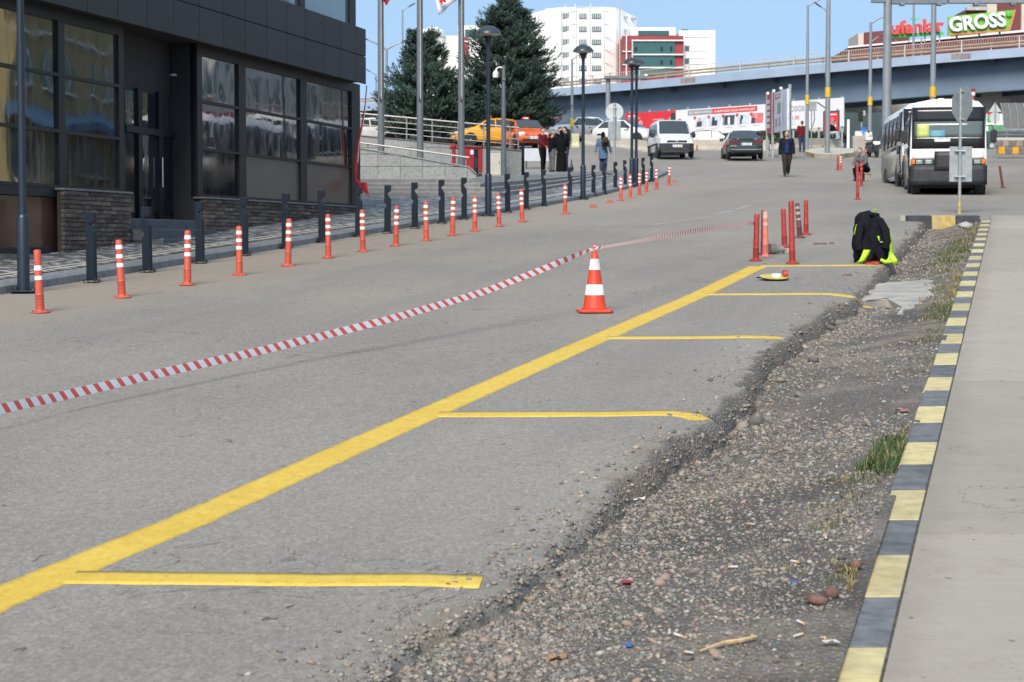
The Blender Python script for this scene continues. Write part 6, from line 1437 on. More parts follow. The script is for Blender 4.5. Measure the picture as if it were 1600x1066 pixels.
wl2 = thing('white_red_block', 'white block with red and green panels between the two conifers', 'building', (0, 0, 0)); Yv = 476
hb('wall', 716, 800, 40, 150, Yv, Yv+20, m_hw, wl2); hb('red_panel', 718, 732, 58, 101, Yv-.5, Yv-.05, m_hred, wl2); hb('green_panel', 727, 745, 46, 57, Yv-.4, Yv-.05, m_hgl, wl2); hb('band', 718, 732, 64, 66, Yv-.8, Yv-.52, m_hw2, wl2)
# supermarket on the rise at the right
m_mar = pm('maroon_cladding', (.135, .032, .035), .6, .12, .3, world_=True); m_tan = pm('pale_tan_render', (.52, .46, .38), .8, .06, .3, world_=True)
mk = thing('supermarket', 'long maroon supermarket building behind the overpass at the right', 'building', (0, 0, 0)); Ym = 262
def slab(nm, p0, p1, dy, m, par, Y=Ym, th=14):
    """parallelogram facade: (px, top py, bottom py) at both ends"""
    (a, t0, b0_), (c_, t1, b1_) = p0, p1; A = [W(a, b0_, Y), W(c_, b1_, Y-dy), W(c_, t1, Y-dy), W(a, t0, Y)]
    B_ = [q+Vector((0, th, 0)) for q in A]; return MB().add([*A, *B_], [(0, 1, 2, 3), (7, 6, 5, 4), (0, 4, 5, 1), (1, 5, 6, 2), (2, 6, 7, 3), (3, 7, 4, 0)]).build(nm, m, par)
slab('wall', (1326, 74, 130), (1640, 46, 110), 0, m_mar, mk); slab('parapet', (1325, 72.5, 75), (1640, 43, 46.5), 0, m_hw2, mk, Ym-.3, 1)
for f in range(9): px = 1350+f*34; slab('pilaster', (px, 73, 120), (px+1.2, 73-.3, 120), 0, m_hred, mk, Ym-.25, .2)
slab('rear_wall', (1349, 51, 75), (1420, 44, 70), 0, m_mar, mk, Ym+8, 8); slab('rear_tower', (1341, 52, 75), (1349.5, 51, 75), 0, m_tan, mk, Ym+7.5, 8)
tw = thing('apartment_tower', 'maroon and tan apartment block behind the green supermarket sign', 'building', (0, 0, 0)); Yt = 330
for a, c_, p, m in ((1505, 1538, 15, m_mar), (1537.5, 1553, 5, m_tan), (1552.5, 1592, 4, m_mar), (1591.5, 1660, -5, m_tan)): hb('wall', a, c_, p, 80, Yt+(0 if m is m_tan else .6), Yt+12, m, tw)
hb('balcony', 1506, 1537, 11, 16, Yt-.6, Yt+.4, m_conc, tw); hb('balcony_void', 1520, 1536, 7, 13, Yt-.3, Yt+5, m_gd, tw); hb('window', 1597, 1602, 15, 31, Yt-.2, Yt+.2, m_hgl, tw)
for k in range(4): hb('balcony_rail', 1507+k*4, 1507.5+k*4, 9, 15, Yt-.7, Yt-.6, m_rail2, tw)
# rooftop signs
m_sg = pm('green_sign_face', (.16, .40, .05), .5, .08, .5); m_sor = pm('orange_sign_edge', (.50, .22, .05), .5); m_slw = pm('white_letters', (.74, .75, .76), .4); m_slr = pm('red_letters', (.56, .055, .04), .45); m_slg = pm('bright_green', (.06, .46, .05), .5)
gs_ = thing('green_roof_sign', 'green rooftop sign with white letters GROSS', 'sign', (0, 0, 0)); Yg_ = 256
A = [W(1482, 55, Yg_), W(1577, 47, Yg_), W(1585.5, 15.5, Yg_), W(1482, 26, Yg_)]; B_ = [q+Vector((0, .5, 0)) for q in A]
MB().add([*A, *B_], [(0, 1, 2, 3), (7, 6, 5, 4), (0, 4, 5, 1), (1, 5, 6, 2), (2, 6, 7, 3), (3, 7, 4, 0)]).build('panel', m_sg, gs_)
for a, c_ in ((A[0], A[1]), (A[1], A[2])): MB().tube([a+Vector((0, -.1, 0)), c_+Vector((0, -.1, 0))], .16, 4).build('edge', m_sor, gs_)
sl = math.atan2(W(1577, 29, Yg_).z-W(1490, 38, Yg_).z, W(1577, 29, Yg_).x-W(1490, 38, Yg_).x)
def fit_text(nm, s, mat, par, ctr, width, height, roll, ext, bold=.0, pop=None):
    o = text_obj(nm, s, mat, par, ctr, 1.0, (R(90), -roll, 0), ext, bold=bold); d = o.dimensions
    xs = [v.co.x for v in o.data.vertices]; ys_ = [v.co.y for v in o.data.vertices]; w0, h0 = max(xs)-min(xs), max(ys_)-min(ys_)
    cx_, cy_ = (max(xs)+min(xs))/2, (max(ys_)+min(ys_))/2
    for v in o.data.vertices: v.co.x = (v.co.x-cx_)*width/w0; v.co.y = (v.co.y-cy_)*height/h0
    return o
def ppm(Y): return Y/FPX
fit_text('letters', 'GROSS', m_slw, gs_, W(1527, 34.5, Yg_-.35), 88*ppm(Yg_), 23*ppm(Yg_), sl, .25, .03)
MB().lathe([(0, -.15), (.35, -.1), (.35, .1), (0, .15)], 10, axis='Y').build('leaf', m_slg, gs_, loc=W(1576.5, 22, Yg_-.3))
for px in (1495, 1530, 1562): MB().cyl(W(px, 48, Yg_+.8), W(px, 62, Yg_+.8), .12, n=6).build('strut', m_gd, gs_)
rs = thing('red_roof_sign', 'red rooftop lettering on a green stroke beside the gantry mast', 'sign', (0, 0, 0))
sl2 = math.atan2(W(1474, 40, Yg_).z-W(1395, 45, Yg_).z, W(1474, 40, Yg_).x-W(1395, 45, Yg_).x)
fit_text('letters', 'ufanlar', m_slr, rs, W(1433, 41.5, Yg_-.3), 83*ppm(Yg_), 21*ppm(Yg_), sl2, .25, .03)
A = [W(1390, 60, Yg_), W(1474.5, 54, Yg_), W(1474.5, 49.5, Yg_), W(1390, 55, Yg_)]; B_ = [q+Vector((0, .3, 0)) for q in A]
MB().add([*A, *B_], [(0, 1, 2, 3), (7, 6, 5, 4), (0, 4, 5, 1), (1, 5, 6, 2), (2, 6, 7, 3), (3, 7, 4, 0)]).build('stroke', m_slg, rs)
MB().prism([(-.6, .2), (0, -.25), (.75, .35), (.1, .12)], -.1, .1, 'XZ').build('tick', m_slg, rs, loc=W(1429, 31, Yg_-.3))
for px in (1400, 1420, 1445, 1468): MB().cyl(W(px, 45, Yg_+.5), W(px, 66, Yg_+.5), .10, n=6).build('strut', m_rail2, rs)

# ================================================================ CONIFERS
m_bark = pm('conifer_bark', (.075, .055, .042), .95, .3, 8, bmp=.6, bscale=20)
m_need, t, b = _nt('conifer_needles'); a = N(t, 'ShaderNodeAttribute', attribute_name='col'); L(t, a.outputs['Color'], b.inputs['Base Color']); b.inputs['Roughness'].default_value = .75; b.inputs['Specular IOR Level'].default_value = .25
def conifer(label, px, Y, top_py, base_z, prof, tops, seed, nb=900):
    """prof: (height fraction, radius) outline; foliage as upswept feathery sprays on limbs"""
    r = np.random.default_rng(seed); x0 = XP(px, Y); H = ZP(top_py, Y)-base_z; t = thing('conifer_tree', label, 'tree', (x0, Y, base_z), 0, 'blue green conifers behind the taxis')
    MB().tube([(0, 0, -.2), (.03, 0, H*.3), (-.02, .02, H*.6), (0, 0, H*.93)], [.17, .13, .08, .02], 10).build('trunk', m_bark, t, smooth=60)
    hs = np.array([p[0] for p in prof]); rs_ = np.array([p[1] for p in prof]); V = []; F = []; Cc = []; mbL = MB()
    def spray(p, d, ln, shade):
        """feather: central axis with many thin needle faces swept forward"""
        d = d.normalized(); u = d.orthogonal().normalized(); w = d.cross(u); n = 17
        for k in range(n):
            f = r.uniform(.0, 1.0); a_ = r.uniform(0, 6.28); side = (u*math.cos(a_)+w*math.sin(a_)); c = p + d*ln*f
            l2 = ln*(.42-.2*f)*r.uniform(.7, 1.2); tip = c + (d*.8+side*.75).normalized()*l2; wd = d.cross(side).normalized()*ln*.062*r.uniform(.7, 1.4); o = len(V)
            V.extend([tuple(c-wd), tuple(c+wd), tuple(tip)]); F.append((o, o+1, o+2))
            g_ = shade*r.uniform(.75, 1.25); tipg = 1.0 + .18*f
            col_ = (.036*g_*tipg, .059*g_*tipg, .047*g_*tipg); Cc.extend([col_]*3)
    for q in range(nb):                                                # boughs: a limb clothed with overlapping sprays, gaps between
        f = r.uniform(.02, 1.0)**.95; hgt = H*f; Rr = float(np.interp(f, hs, rs_)); a_ = r.uniform(0, 6.28); tx = 0.0
        if tops and f > .6: k = r.integers(0, len(tops)); tx = tops[k][0]*(f-.6)/.4; Rr *= tops[k][1]
        Rr *= r.uniform(.72, 1.18); out = Vector((math.cos(a_), math.sin(a_), 0)); rise = (.25+.75*f)*r.uniform(.6, 1.3)
        base = Vector((tx*.7, 0, hgt)); tip = base + out*Rr + Vector((0, 0, Rr*rise*.55-.12*Rr)); ax = (tip-base); ln_ = max(.3, ax.length); bs = r.uniform(.75, 1.25)
        if q % 5 == 0: mbL.tube([tuple(base), tuple(base.lerp(tip, .6)+Vector((0, 0, -.05))), tuple(tip)], [.03, .02, .006], 5)
        ns = int(9 + 13*ln_/2)
        for j in range(ns):
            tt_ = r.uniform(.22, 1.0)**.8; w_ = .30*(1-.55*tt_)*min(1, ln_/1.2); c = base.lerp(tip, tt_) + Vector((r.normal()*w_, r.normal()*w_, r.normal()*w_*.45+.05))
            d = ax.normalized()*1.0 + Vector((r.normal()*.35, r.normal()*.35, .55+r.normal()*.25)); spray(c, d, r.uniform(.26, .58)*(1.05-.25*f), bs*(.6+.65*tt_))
    mbL.build('limbs', m_bark, t, smooth=60)['kind'] = 'stuff'
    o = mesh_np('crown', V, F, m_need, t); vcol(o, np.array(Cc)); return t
Yc = 106.0; bzc = gz(Yc)
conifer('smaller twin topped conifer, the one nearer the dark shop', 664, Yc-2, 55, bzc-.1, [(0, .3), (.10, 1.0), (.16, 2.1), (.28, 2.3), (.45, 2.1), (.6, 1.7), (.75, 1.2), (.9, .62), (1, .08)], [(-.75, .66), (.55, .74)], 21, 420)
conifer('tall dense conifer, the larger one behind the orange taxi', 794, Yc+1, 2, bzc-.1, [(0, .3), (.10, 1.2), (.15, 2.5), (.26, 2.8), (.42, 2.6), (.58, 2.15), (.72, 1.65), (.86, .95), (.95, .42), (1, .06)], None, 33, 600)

# ================================================================ VEHICLES
def paint(n, c, r_=.28): return pm(n, c, r_, .04, 2, coat=.5, dirt=.12, dirtc=tuple(.5*q+.12 for q in c))
HATCH = [(-2.02, .32, .52, .56, .62, .5), (-1.93, .24, .64, .72, .79, .62), (-1.35, .20, .80, .91, .85, .70), (-1.0, .20, .88, 1.0, .865, .70), (-.25, .20, .92, 1.43, .865, .60), (.4, .20, .93, 1.49, .865, .60), (1.2, .20, .95, 1.43, .86, .58), (1.72, .22, .95, 1.12, .84, .57), (2.0, .32, .78, .86, .74, .5)]
HG = [('front', (-1.0, 1.0, .66), (-.27, 1.42, .56)), ('rear', (1.74, 1.10, .56), (1.22, 1.42, .53)), ('side', [(-.82, .97), (.1, .97), (.12, 1.38), (-.25, 1.38)], .83, .615, .92, 1.42), ('side', [(.18, .97), (1.45, 1.0), (1.1, 1.36), (.18, 1.4)], .83, .61, .92, 1.45)]
def hatch_extra(txt='', taxi=False, fy=-1.98):
    def f(t):
        for s in (-1, 1):
            MB().box((s*.58, -1.86, .66), (.34, .26, .15), s*.42).build('headlamp', m_hl, t, bevel=.04); MB().box((s*.68, 1.90, .80), (.22, .16, .24), -s*.3).build('tail_lamp', m_tl, t, bevel=.03)
            MB().box((s*.97, -.70, 1.0), (.18, .12, .13)).build('mirror', m_black, t, bevel=.03)
            for y in (-.5, .5): MB().box((s*.865, y, .84), (.02, .16, .03)).build('door_handle', m_black, t)
        g = MB().box((0, -1.985, .55), (.9, .06, .13)).build('grille', m_black, t, bevel=.02); MB().box((0, -2.02, .60), (.55, .02, .03)).build('grille_bar', m_rim, g)
        MB().box((0, -1.99, .34), (1.2, .08, .14)).build('lower_grille', m_black, t, bevel=.03); plate(t, -2.035, .45, -1, txt)
        if taxi: lb = MB().prism([(-.22, 0), (.22, 0), (.17, .13), (-.17, .13)], -.09, .09, 'XZ').build('taxi_lamp', pm('taxi_lamp_red', (.35, .03, .02), .4), t, loc=(0, 0, 1.49)); MB().box((0, -.093, .06), (.22, .006, .05)).build('lamp_face', m_slw, lb)
    return f
def at_g(px, Y, dz=0.0): return Vector((XP(px, Y), Y, gz(Y)+float(fz(XP(px, Y), Y))+dz))
p_or = paint('orange_paint', (.62, .105, .02)); p_yl = paint('taxi_yellow', (.68, .30, .012)); p_wh = paint('car_white', (.62, .64, .65)); p_rd = paint('dark_red_paint', (.25, .02, .03)); p_gr = paint('graphite_paint', (.05, .052, .058)); p_gn = paint('dark_green_paint', (.018, .028, .028)); p_sl = paint('silver_paint', (.34, .36, .37))
WH = [(.87, -1.28), (.87, 1.28)]
TG = 'parked cars on the upper terrace'
car('taxi', 'orange taxi facing the street beside the maroon sweater man', 'taxi', at_g(821, 99), R(12), HATCH, WH, p_or, HG, group=TG, extra=hatch_extra('34 T', True))
car('taxi', 'yellow taxi with pale alloy wheels facing left behind the railing', 'taxi', at_g(764, 103), R(-72), HATCH, WH, p_yl, HG, group=TG, extra=hatch_extra('', True))
car('taxi', 'orange taxi parked behind the yellow taxi', 'taxi', at_g(744, 109), R(-74), HATCH, WH, p_or, HG, group=TG, extra=hatch_extra('', True))
SUV = [(-2.2, .42, .66, .76, .7, .6), (-2.12, .30, .86, .98, .86, .72), (-1.5, .28, 1.02, 1.12, .92, .78), (-1.0, .28, 1.08, 1.18, .93, .76), (-.35, .28, 1.1, 1.66, .93, .66), (.4, .28, 1.12, 1.74, .93, .66), (1.6, .28, 1.12, 1.70, .92, .65), (2.05, .32, 1.1, 1.30, .9, .62), (2.2, .42, .95, 1.02, .8, .6)]
SG = [('front', (-1.0, 1.18, .74), (-.37, 1.65, .63)), ('rear', (2.06, 1.28, .6), (1.62, 1.68, .6)), ('side', [(-.8, 1.15), (1.5, 1.15), (1.4, 1.6), (-.3, 1.6)], .9, .68, 1.1, 1.66)]
def suv_extra(t):
    for s in (-1, 1): MB().box((s*.68, -2.1, .85), (.32, .2, .16), s*.3).build('headlamp', m_hl, t, bevel=.04); MB().box((s*1.05, -.75, 1.15), (.2, .14, .17)).build('mirror', m_black, t, bevel=.03)
    g = MB().box((0, -2.17, .82), (.95, .06, .2)).build('grille', m_black, t, bevel=.03); MB().box((0, -2.2, .92), (1.0, .03, .03)).build('grille_bar', m_rim, g); MB().box((0, -2.17, .46), (1.4, .1, .2)).build('lower_grille', m_black, t, bevel=.03); plate(t, -2.23, .60, -1)
car('parked_suv', 'dark grey off-roader facing the street between the first two flag poles', 'car', at_g(616, 108, .30), R(-8), SUV, [(.93, -1.38), (.93, 1.38)], p_gr, SG, group=TG, extra=suv_extra, wr=.37)
car('parked_car', 'white car parked between the grey off-roader and the middle flag pole', 'car', at_g(651, 112, .1), R(60), HATCH, WH, p_wh, HG, group=TG, extra=hatch_extra())
car('parked_car', 'low white car at the dark shop corner beyond the railing', 'car', at_g(566, 106, .0), R(-60), HATCH, WH, p_wh, HG, group=TG, extra=hatch_extra())
car('parked_car', 'black car with its bonnet low behind the third flag pole', 'car', at_g(697, 104, -.15), R(-80), HATCH, WH, p_gr, HG, group=TG, extra=hatch_extra())
car('parked_car', 'dark red parked car behind the standing group', 'car', at_g(862, 118), R(-62), HATCH, WH, p_rd, HG, group=TG, extra=hatch_extra())
car('parked_car', 'silver parked car seen over the shoulder of the cloaked figure', 'car', at_g(897, 116), R(-50), HATCH, WH, p_sl, HG, group=TG, extra=hatch_extra())
car('parked_car', 'white parked car left of the denim coat woman', 'car', at_g(933, 117), R(70), HATCH, WH, p_wh, HG, group=TG, extra=hatch_extra())
car('parked_car', 'white parked car behind the round sign back', 'car', at_g(977, 114), R(55), HATCH, WH, p_wh, HG, group=TG, extra=hatch_extra())
VAN = [(-2.14, .34, .62, .68, .70, .58), (-2.06, .26, .76, .88, .84, .68), (-1.45, .22, 1.0, 1.10, .89, .74), (-1.2, .22, 1.06, 1.18, .90, .78), (-.55, .22, 1.10, 1.84, .90, .73), (-.1, .22, 1.10, 1.93, .90, .74), (2.0, .22, 1.1, 1.92, .89, .74), (2.14, .3, 1.05, 1.84, .86, .7)]
VG = [('front', (-1.22, 1.18, .76), (-.57, 1.83, .68)), ('side', [(-.95, 1.14), (-.02, 1.12), (-.02, 1.72), (-.5, 1.72)], .865, .745, 1.1, 1.9), ('side', [(.1, 1.14), (1.0, 1.14), (1.0, 1.72), (.1, 1.72)], .865, .745, 1.1, 1.9), ('side', [(1.1, 1.14), (1.95, 1.14), (1.9, 1.72), (1.1, 1.72)], .865, .745, 1.1, 1.9)]
def van_extra(t):
    MB().loft([[(x, y, z) for x, y in ((-.86, -1.75), (-.84, -2.10), (-.6, -2.19), (.6, -2.19), (.84, -2.10), (.86, -1.75), (.6, -1.7), (-.6, -1.7))] for z in (.27, .33, .60, .66)]).build('bumper', m_bump, t, bevel=.02)
    g = MB().box((0, -2.115, .74), (1.0, .05, .13)).build('grille', m_black, t, bevel=.02); MB().lathe([(.0, -.03), (.07, -.02), (.07, .0)], 14, axis='Y').build('badge', m_rim, g, loc=(0, -2.14, .77))
    for s in (-1, 1):
        MB().loft([[(s*(x), y, z) for x, y in ((.56, -2.10), (.80, -2.02), (.86, -1.85), (.60, -1.95))] for z in (.70, .93)]).build('headlamp', m_hl, t, bevel=.02)
        MB().box((s*1.04, -.88, 1.12), (.2, .14, .24)).build('mirror', m_black, t, bevel=.03); MB().box((s*.915, .4, .66), (.02, 2.9, .08)).build('side_trim', m_bump, t)
    MB().box((0, -2.2, .31), (1.3, .02, .08)).build('intake', m_black, t); plate(t, -2.205, .52, -1)
    MB().tube([(.1, -1.23, 1.17), (.5, -1.12, 1.26)], .012, 5).build('wiper', m_black, t); MB().cyl((.15, -.1, 1.93), (.15, .05, 2.15), .008, n=5).build('aerial', m_black, t)
    MB().box((-.38, -.74, 1.62), (.20, .02, .06), rx=-.75).build('sticker', m_refl, t)
car('delivery_van', 'small white delivery van driving toward the camera past the bollards', 'van', at_g(1047, 97.5), R(4), VAN, [(.91, -1.32), (.91, 1.40)], p_wh, VG, extra=van_extra, wr=.33)
SED = [(-2.2, .32, .52, .57, .66, .52), (-2.1, .24, .66, .74, .80, .64), (-1.3, .20, .82, .92, .85, .70), (-.85, .20, .88, .97, .855, .70), (-.1, .20, .9, 1.36, .855, .58), (.5, .20, .92, 1.41, .855, .58), (1.05, .20, .94, 1.36, .85, .57), (1.62, .20, .95, 1.04, .84, .68), (2.08, .24, .93, 1.0, .82, .66), (2.2, .32, .86, .92, .78, .6)]
DG = [('front', (-.85, .97, .66), (-.12, 1.35, .54)), ('rear', (1.64, 1.02, .66), (1.07, 1.35, .54)), ('side', [(-.65, .95), (.3, .95), (.3, 1.31), (-.15, 1.31)], .82, .60, .92, 1.36), ('side', [(.36, .95), (1.4, .98), (1.0, 1.3), (.36, 1.33)], .82, .6, .92, 1.36)]
def sed_extra(t):
    for s in (-1, 1):
        MB().box((s*.58, 2.17, .80), (.48, .08, .17)).build('tail_lamp', m_tl, t, bevel=.02); MB().box((s*.50, -2.1, .66), (.35, .2, .14), s*.3).build('headlamp', m_hl, t, bevel=.03); MB().box((s*.95, -.55, 1.0), (.18, .12, .13)).build('mirror', p_gn, t, bevel=.03)
    MB().loft([[(x, y, z) for x, y in ((-.83, 1.9), (-.80, 2.22), (-.5, 2.28), (.5, 2.28), (.80, 2.22), (.83, 1.9), (.5, 1.85), (-.5, 1.85))] for z in (.30, .36, .55, .58)]).build('bumper', p_gn, t, bevel=.02)
    MB().box((0, 2.292, .40), (1.5, .01, .025)).build('bumper_trim', m_rim, t); plate(t, 2.235, .66, 1, '34 066'); MB().box((0, 2.23, .90), (1.2, .03, .03)).build('boot_lip', m_black, t); MB().box((-.45, 2.26, .90), (.18, .01, .03)).build('badge', m_rim, t); MB().box((.42, 2.26, .90), (.10, .01, .03)).build('badge', m_rim, t)
car('sedan', 'dark green saloon driving away up the street', 'car', at_g(1158, 95.5), R(179), SED, [(.865, -1.35), (.865, 1.30)], p_gn, DG, extra=sed_extra)
car('parked_car', 'dark car roof showing behind the long concrete barrier', 'car', at_g(1114, 119, -.35), R(85), HATCH, WH, p_gr, HG, extra=hatch_extra())
# scooter seen from the front
sq = at_g(1362.5, 99); t = thing('scooter', 'dark motor scooter with white front shield parked behind the minibus', 'scooter', sq, R(8)); m_dkp = pm('dark_scooter_plastic', (.03, .032, .036), .4)
wheel(t, 0, -.6, .25, .12, 1); wheel(t, 0, .65, .25, .13, 1)
MB().loft([[(x*s, -.5+y_, z) for x, y_ in ((-.18, .08), (-.10, -.06), (0, -.1), (.10, -.06), (.18, .08), (0, .1))] for z, s, y_ in ((.32, .7, 0), (.55, 1.15, 0), (.8, 1.2, 0), (.98, .8, 0))]).build('front_shield', m_dkp, t, bevel=.02)
MB().loft([[(x*s, -.60, z) for x in (-.2, -.1, 0, .1, .2)] + [(x*s, -.56, z) for x in (.2, .1, 0, -.1, -.2)] for z, s in ((.62, .5), (.70, 1.0), (.80, .85))]).build('chevron', m_refl, t)
MB().tube([(-.36, -.30, 1.06), (-.15, -.38, 1.08), (.15, -.38, 1.08), (.36, -.30, 1.06)], .018, 8).build('handlebar', m_black, t, smooth=50)
MB().loft([[(x*s, -.52+.14*k, z) for x in (-.17, 0, .17)] + [(x*s, -.50+.14*k, z) for x in (.17, 0, -.17)] for k, (z, s) in enumerate(((.95, 1.0), (1.2, 1.05), (1.42, .7)))]).build('screen', m_cglass, t)
MB().box((0, .35, .72), (.30, .9, .16)).build('seat', m_black, t, bevel=.05); MB().box((0, .3, .48), (.36, 1.0, .34)).build('tail_body', m_dkp, t, bevel=.06); MB().box((0, -.1, .30), (.32, .7, .10)).build('footboard', m_dkp, t, bevel=.02)
MB().box((.05, .82, 1.12), (.46, .44, .42)).build('top_box', pm('white_box', (.62, .62, .60), .5), t, bevel=.03)
for s in (-1, 1): MB().tube([(s*.25, -.35, 1.08), (s*.34, -.34, 1.26)], .008, 5).build('mirror_stalk', m_black, t); MB().lathe([(.06, -.012), (.06, .012), (0, .016)], 12, axis='Y').build('mirror', m_black, t, loc=(s*.36, -.34, 1.3)); MB().tube([(s*.05, -.5, .5), (s*.06, -.6, .26)], .025, 6).build('fork', m_black, t)

# ================================================================ PEOPLE
c_navy = pm('navy_cloth', (.009, .012, .022), .85, .2, 10, spec=.12); c_black = pm('black_cloth', (.005, .005, .006), .9, .2, 10, spec=.12); c_olive = pm('dark_olive_cloth', (.030, .028, .022), .9, .2, 10, spec=.12); c_blue = pm('deep_blue_shirt', (.018, .03, .12), .85, .15, 12, spec=.12); c_mar = pm('maroon_knit', (.115, .014, .020), .9, .18, 16, spec=.12); c_jean = pm('dark_denim', (.030, .045, .085), .85, .2, 14, spec=.12)
c_grey = pm('grey_sweater', (.105, .115, .12), .9, .15, 14, spec=.12); c_denim = pm('denim_coat', (.085, .135, .21), .85, .22, 9, spec=.12); c_gtr = pm('grey_trousers', (.10, .105, .11), .9, .15, 10, spec=.12); c_ljean = pm('light_denim', (.34, .40, .46), .85, .15, 10, spec=.12); c_brown = pm('brown_bag', (.045, .028, .020), .7, .2, 10, spec=.12)
person('person walking toward the camera in a dark jacket over a blue shirt', G(1229, 276.5), R(-6), 1.76, c_navy, c_olive, m_hair, dict(knL=(-.05, -.09, .29), anL=(-.04, -.10, .045), knR=(.045, .0, .28), anR=(.035, .12, .085), elL=(-.145, .035, .64), wrL=(-.155, .02, .49), elR=(.145, -.01, .64), wrR=(.155, -.06, .50)), stout=1.16, coat_open=c_blue, bald=True, long_top=.03)
person('person in a maroon sweater and dark jeans standing with back turned near the hoarding', at_g(1252, 108), R(172), 1.76, c_mar, c_jean, m_hair, dict(elL=(-.15, -.02, .64), wrL=(-.14, -.05, .50)))
person('person in a maroon sweater standing sideways beside the orange taxi', Vector((XP(847.5, 75), 75, plz(75)+.01)), R(58), 1.74, c_mar, c_black, m_hair, dict(elL=(-.14, -.04, .65), wrL=(-.10, -.13, .57), elR=(.14, -.04, .65), wrR=(.10, -.13, .57), knL=(-.05, -.03, .285), anL=(-.055, -.03, .045)))
person('person with cropped grey hair in a black jacket and grey trousers', Vector((XP(862, 74.5), 74.5, plz(74.5)+.01)), R(120), 1.60, c_black, c_gtr, m_hairg, dict(elL=(-.14, -.04, .65), wrL=(-.08, -.12, .60), elR=(.14, -.04, .65), wrR=(.08, -.12, .60), head=(0, -.03, .925)), bald=True, long_top=.04)
person('person wrapped in a long black cloak and headscarf seen from behind', Vector((XP(877, 73.2), 73.2, plz(73.2)+.01)), R(175), 1.60, c_black, None, None, dict(elL=(-.15, -.04, .66), wrL=(-.10, -.12, .60), elR=(.15, -.04, .66), wrR=(.10, -.12, .60)), skirt=True, hood=c_black, stout=1.2)
person('tall person in a dark navy jacket behind the cloaked figure, face in profile', Vector((XP(884.5, 76.5), 76.5, plz(76.5)+.01)), R(-95), 1.80, c_navy, c_jean, m_hair, dict(elL=(-.14, -.05, .65), wrL=(-.08, -.16, .62), elR=(.14, -.05, .65), wrR=(.08, -.16, .60), head=(0, -.03, .92)))
person('person with dark hair half hidden behind the black jacket and the cloak', Vector((XP(874.5, 77), 77, plz(77)+.01)), R(60), 1.78, c_black, c_black, m_hair)
bgp = W(888, 262, 73.0); t = thing('handbag', 'black handbag carried beside the long black cloak', 'handbag', (bgp.x+.12, 73.0, bgp.z-.12), R(80))
MB().loft([[(x*s, y_*s2, z) for x, y_ in ((-.16, -.05), (.16, -.05), (.16, .05), (-.16, .05))] for z, s, s2 in ((0, .9, 1.2), (.1, 1.05, 1.3), (.24, .85, .6))]).build('bag', m_black, t, bevel=.02); MB().tube([(-.11, 0, .23), (-.06, 0, .42), (.06, 0, .42), (.11, 0, .23)], .012, 6).build('strap', m_black, t, smooth=60)
wom = person('person in a denim coat walking away past the round sign', Vector((XP(942, 79), 79, gz(79))), R(170), 1.66, c_denim, c_jean, m_hair, dict(elL=(-.16, .0, .65), wrL=(-.19, -.03, .50), elR=(.16, .02, .65), wrR=(.18, .05, .50), knR=(.05, -.05, .29), anR=(.05, .06, .07)), long_top=.20, hood=c_black)
bk = W(945.5, 223, 78.7); t = thing('backpack', 'small dark backpack worn over the denim coat', 'backpack', (bk.x, 78.72, bk.z-.17), R(8))
MB().loft([[(x*s, y_*s2, z) for x, y_ in ((-.14, -.07), (-.08, -.11), (.08, -.11), (.14, -.07), (.14, .05), (-.14, .05))] for z, s, s2 in ((0, .85, .9), (.06, 1.05, 1.1), (.26, 1.0, 1.0), (.36, .75, .7), (.39, .4, .4))]).build('bag', c_brown, t, smooth=60); MB().box((0, -.125, .12), (.2, .03, .14)).build('pocket', c_black, t, bevel=.02)
for s in (-1, 1): MB().tube([(s*.09, .04, .35), (s*.11, .14, .40), (s*.11, .22, .33)], .016, 6).build('strap', c_black, t)
# crouching person on a low block
q = G(1347, 283.5); person('person in a grey sweater crouching on a low stool by the red posts', q, R(-48), 1.74, c_grey, c_black, m_hairg, dict(pel=(0, .10, .25), chest=(0, .0, .43), neck=(0, -.05, .54), head=(0, -.085, .62), sho=(.112, -.02, .515), elL=(-.15, -.08, .37), wrL=(-.07, -.19, .31), elR=(.15, -.08, .37), wrR=(.07, -.19, .31), knL=(-.085, -.15, .29), anL=(-.08, -.10, .045), knR=(.085, -.15, .29), anR=(.08, -.10, .045)), stout=1.08)
t = thing('low_stool', 'low wooden stool under the crouching person', 'stool', q+Vector((.13, .11, 0)), R(-48)); MB().box((0, 0, .27), (.34, .30, .035)).build('seat', pm('pale_stool_wood', (.40, .33, .24), .8), t, bevel=.006)
for sx_ in (-1, 1):
    for sy_ in (-1, 1): MB().box((sx_*.14, sy_*.12, .128), (.035, .035, .25)).build('leg', _MC['pale_stool_wood'], t)
# person seated on the barrier
Yb_ = 118; sz = ZP(209.5, Yb_); person('person in a black top and pale jeans seated on the concrete barrier', Vector((XP(1299, Yb_), Yb_-.3, sz-.50)), R(62), 1.70, c_black, c_ljean, m_hair, dict(pel=(0, .08, .33), chest=(0, .03, .50), neck=(0, -.03, .61), head=(0, -.07, .69), sho=(.112, .01, .585), elL=(-.14, -.03, .44), wrL=(-.10, -.17, .42), elR=(.14, -.03, .44), wrR=(.10, -.17, .42), knL=(-.07, -.17, .33), anL=(-.07, -.18, .09), knR=(.07, -.17, .33), anR=(.07, -.20, .10)))
person('person in dark clothes standing beyond the railing by the middle flag pole', at_g(664, 103, .05), R(90), 1.7, c_navy, c_black, m_hair)

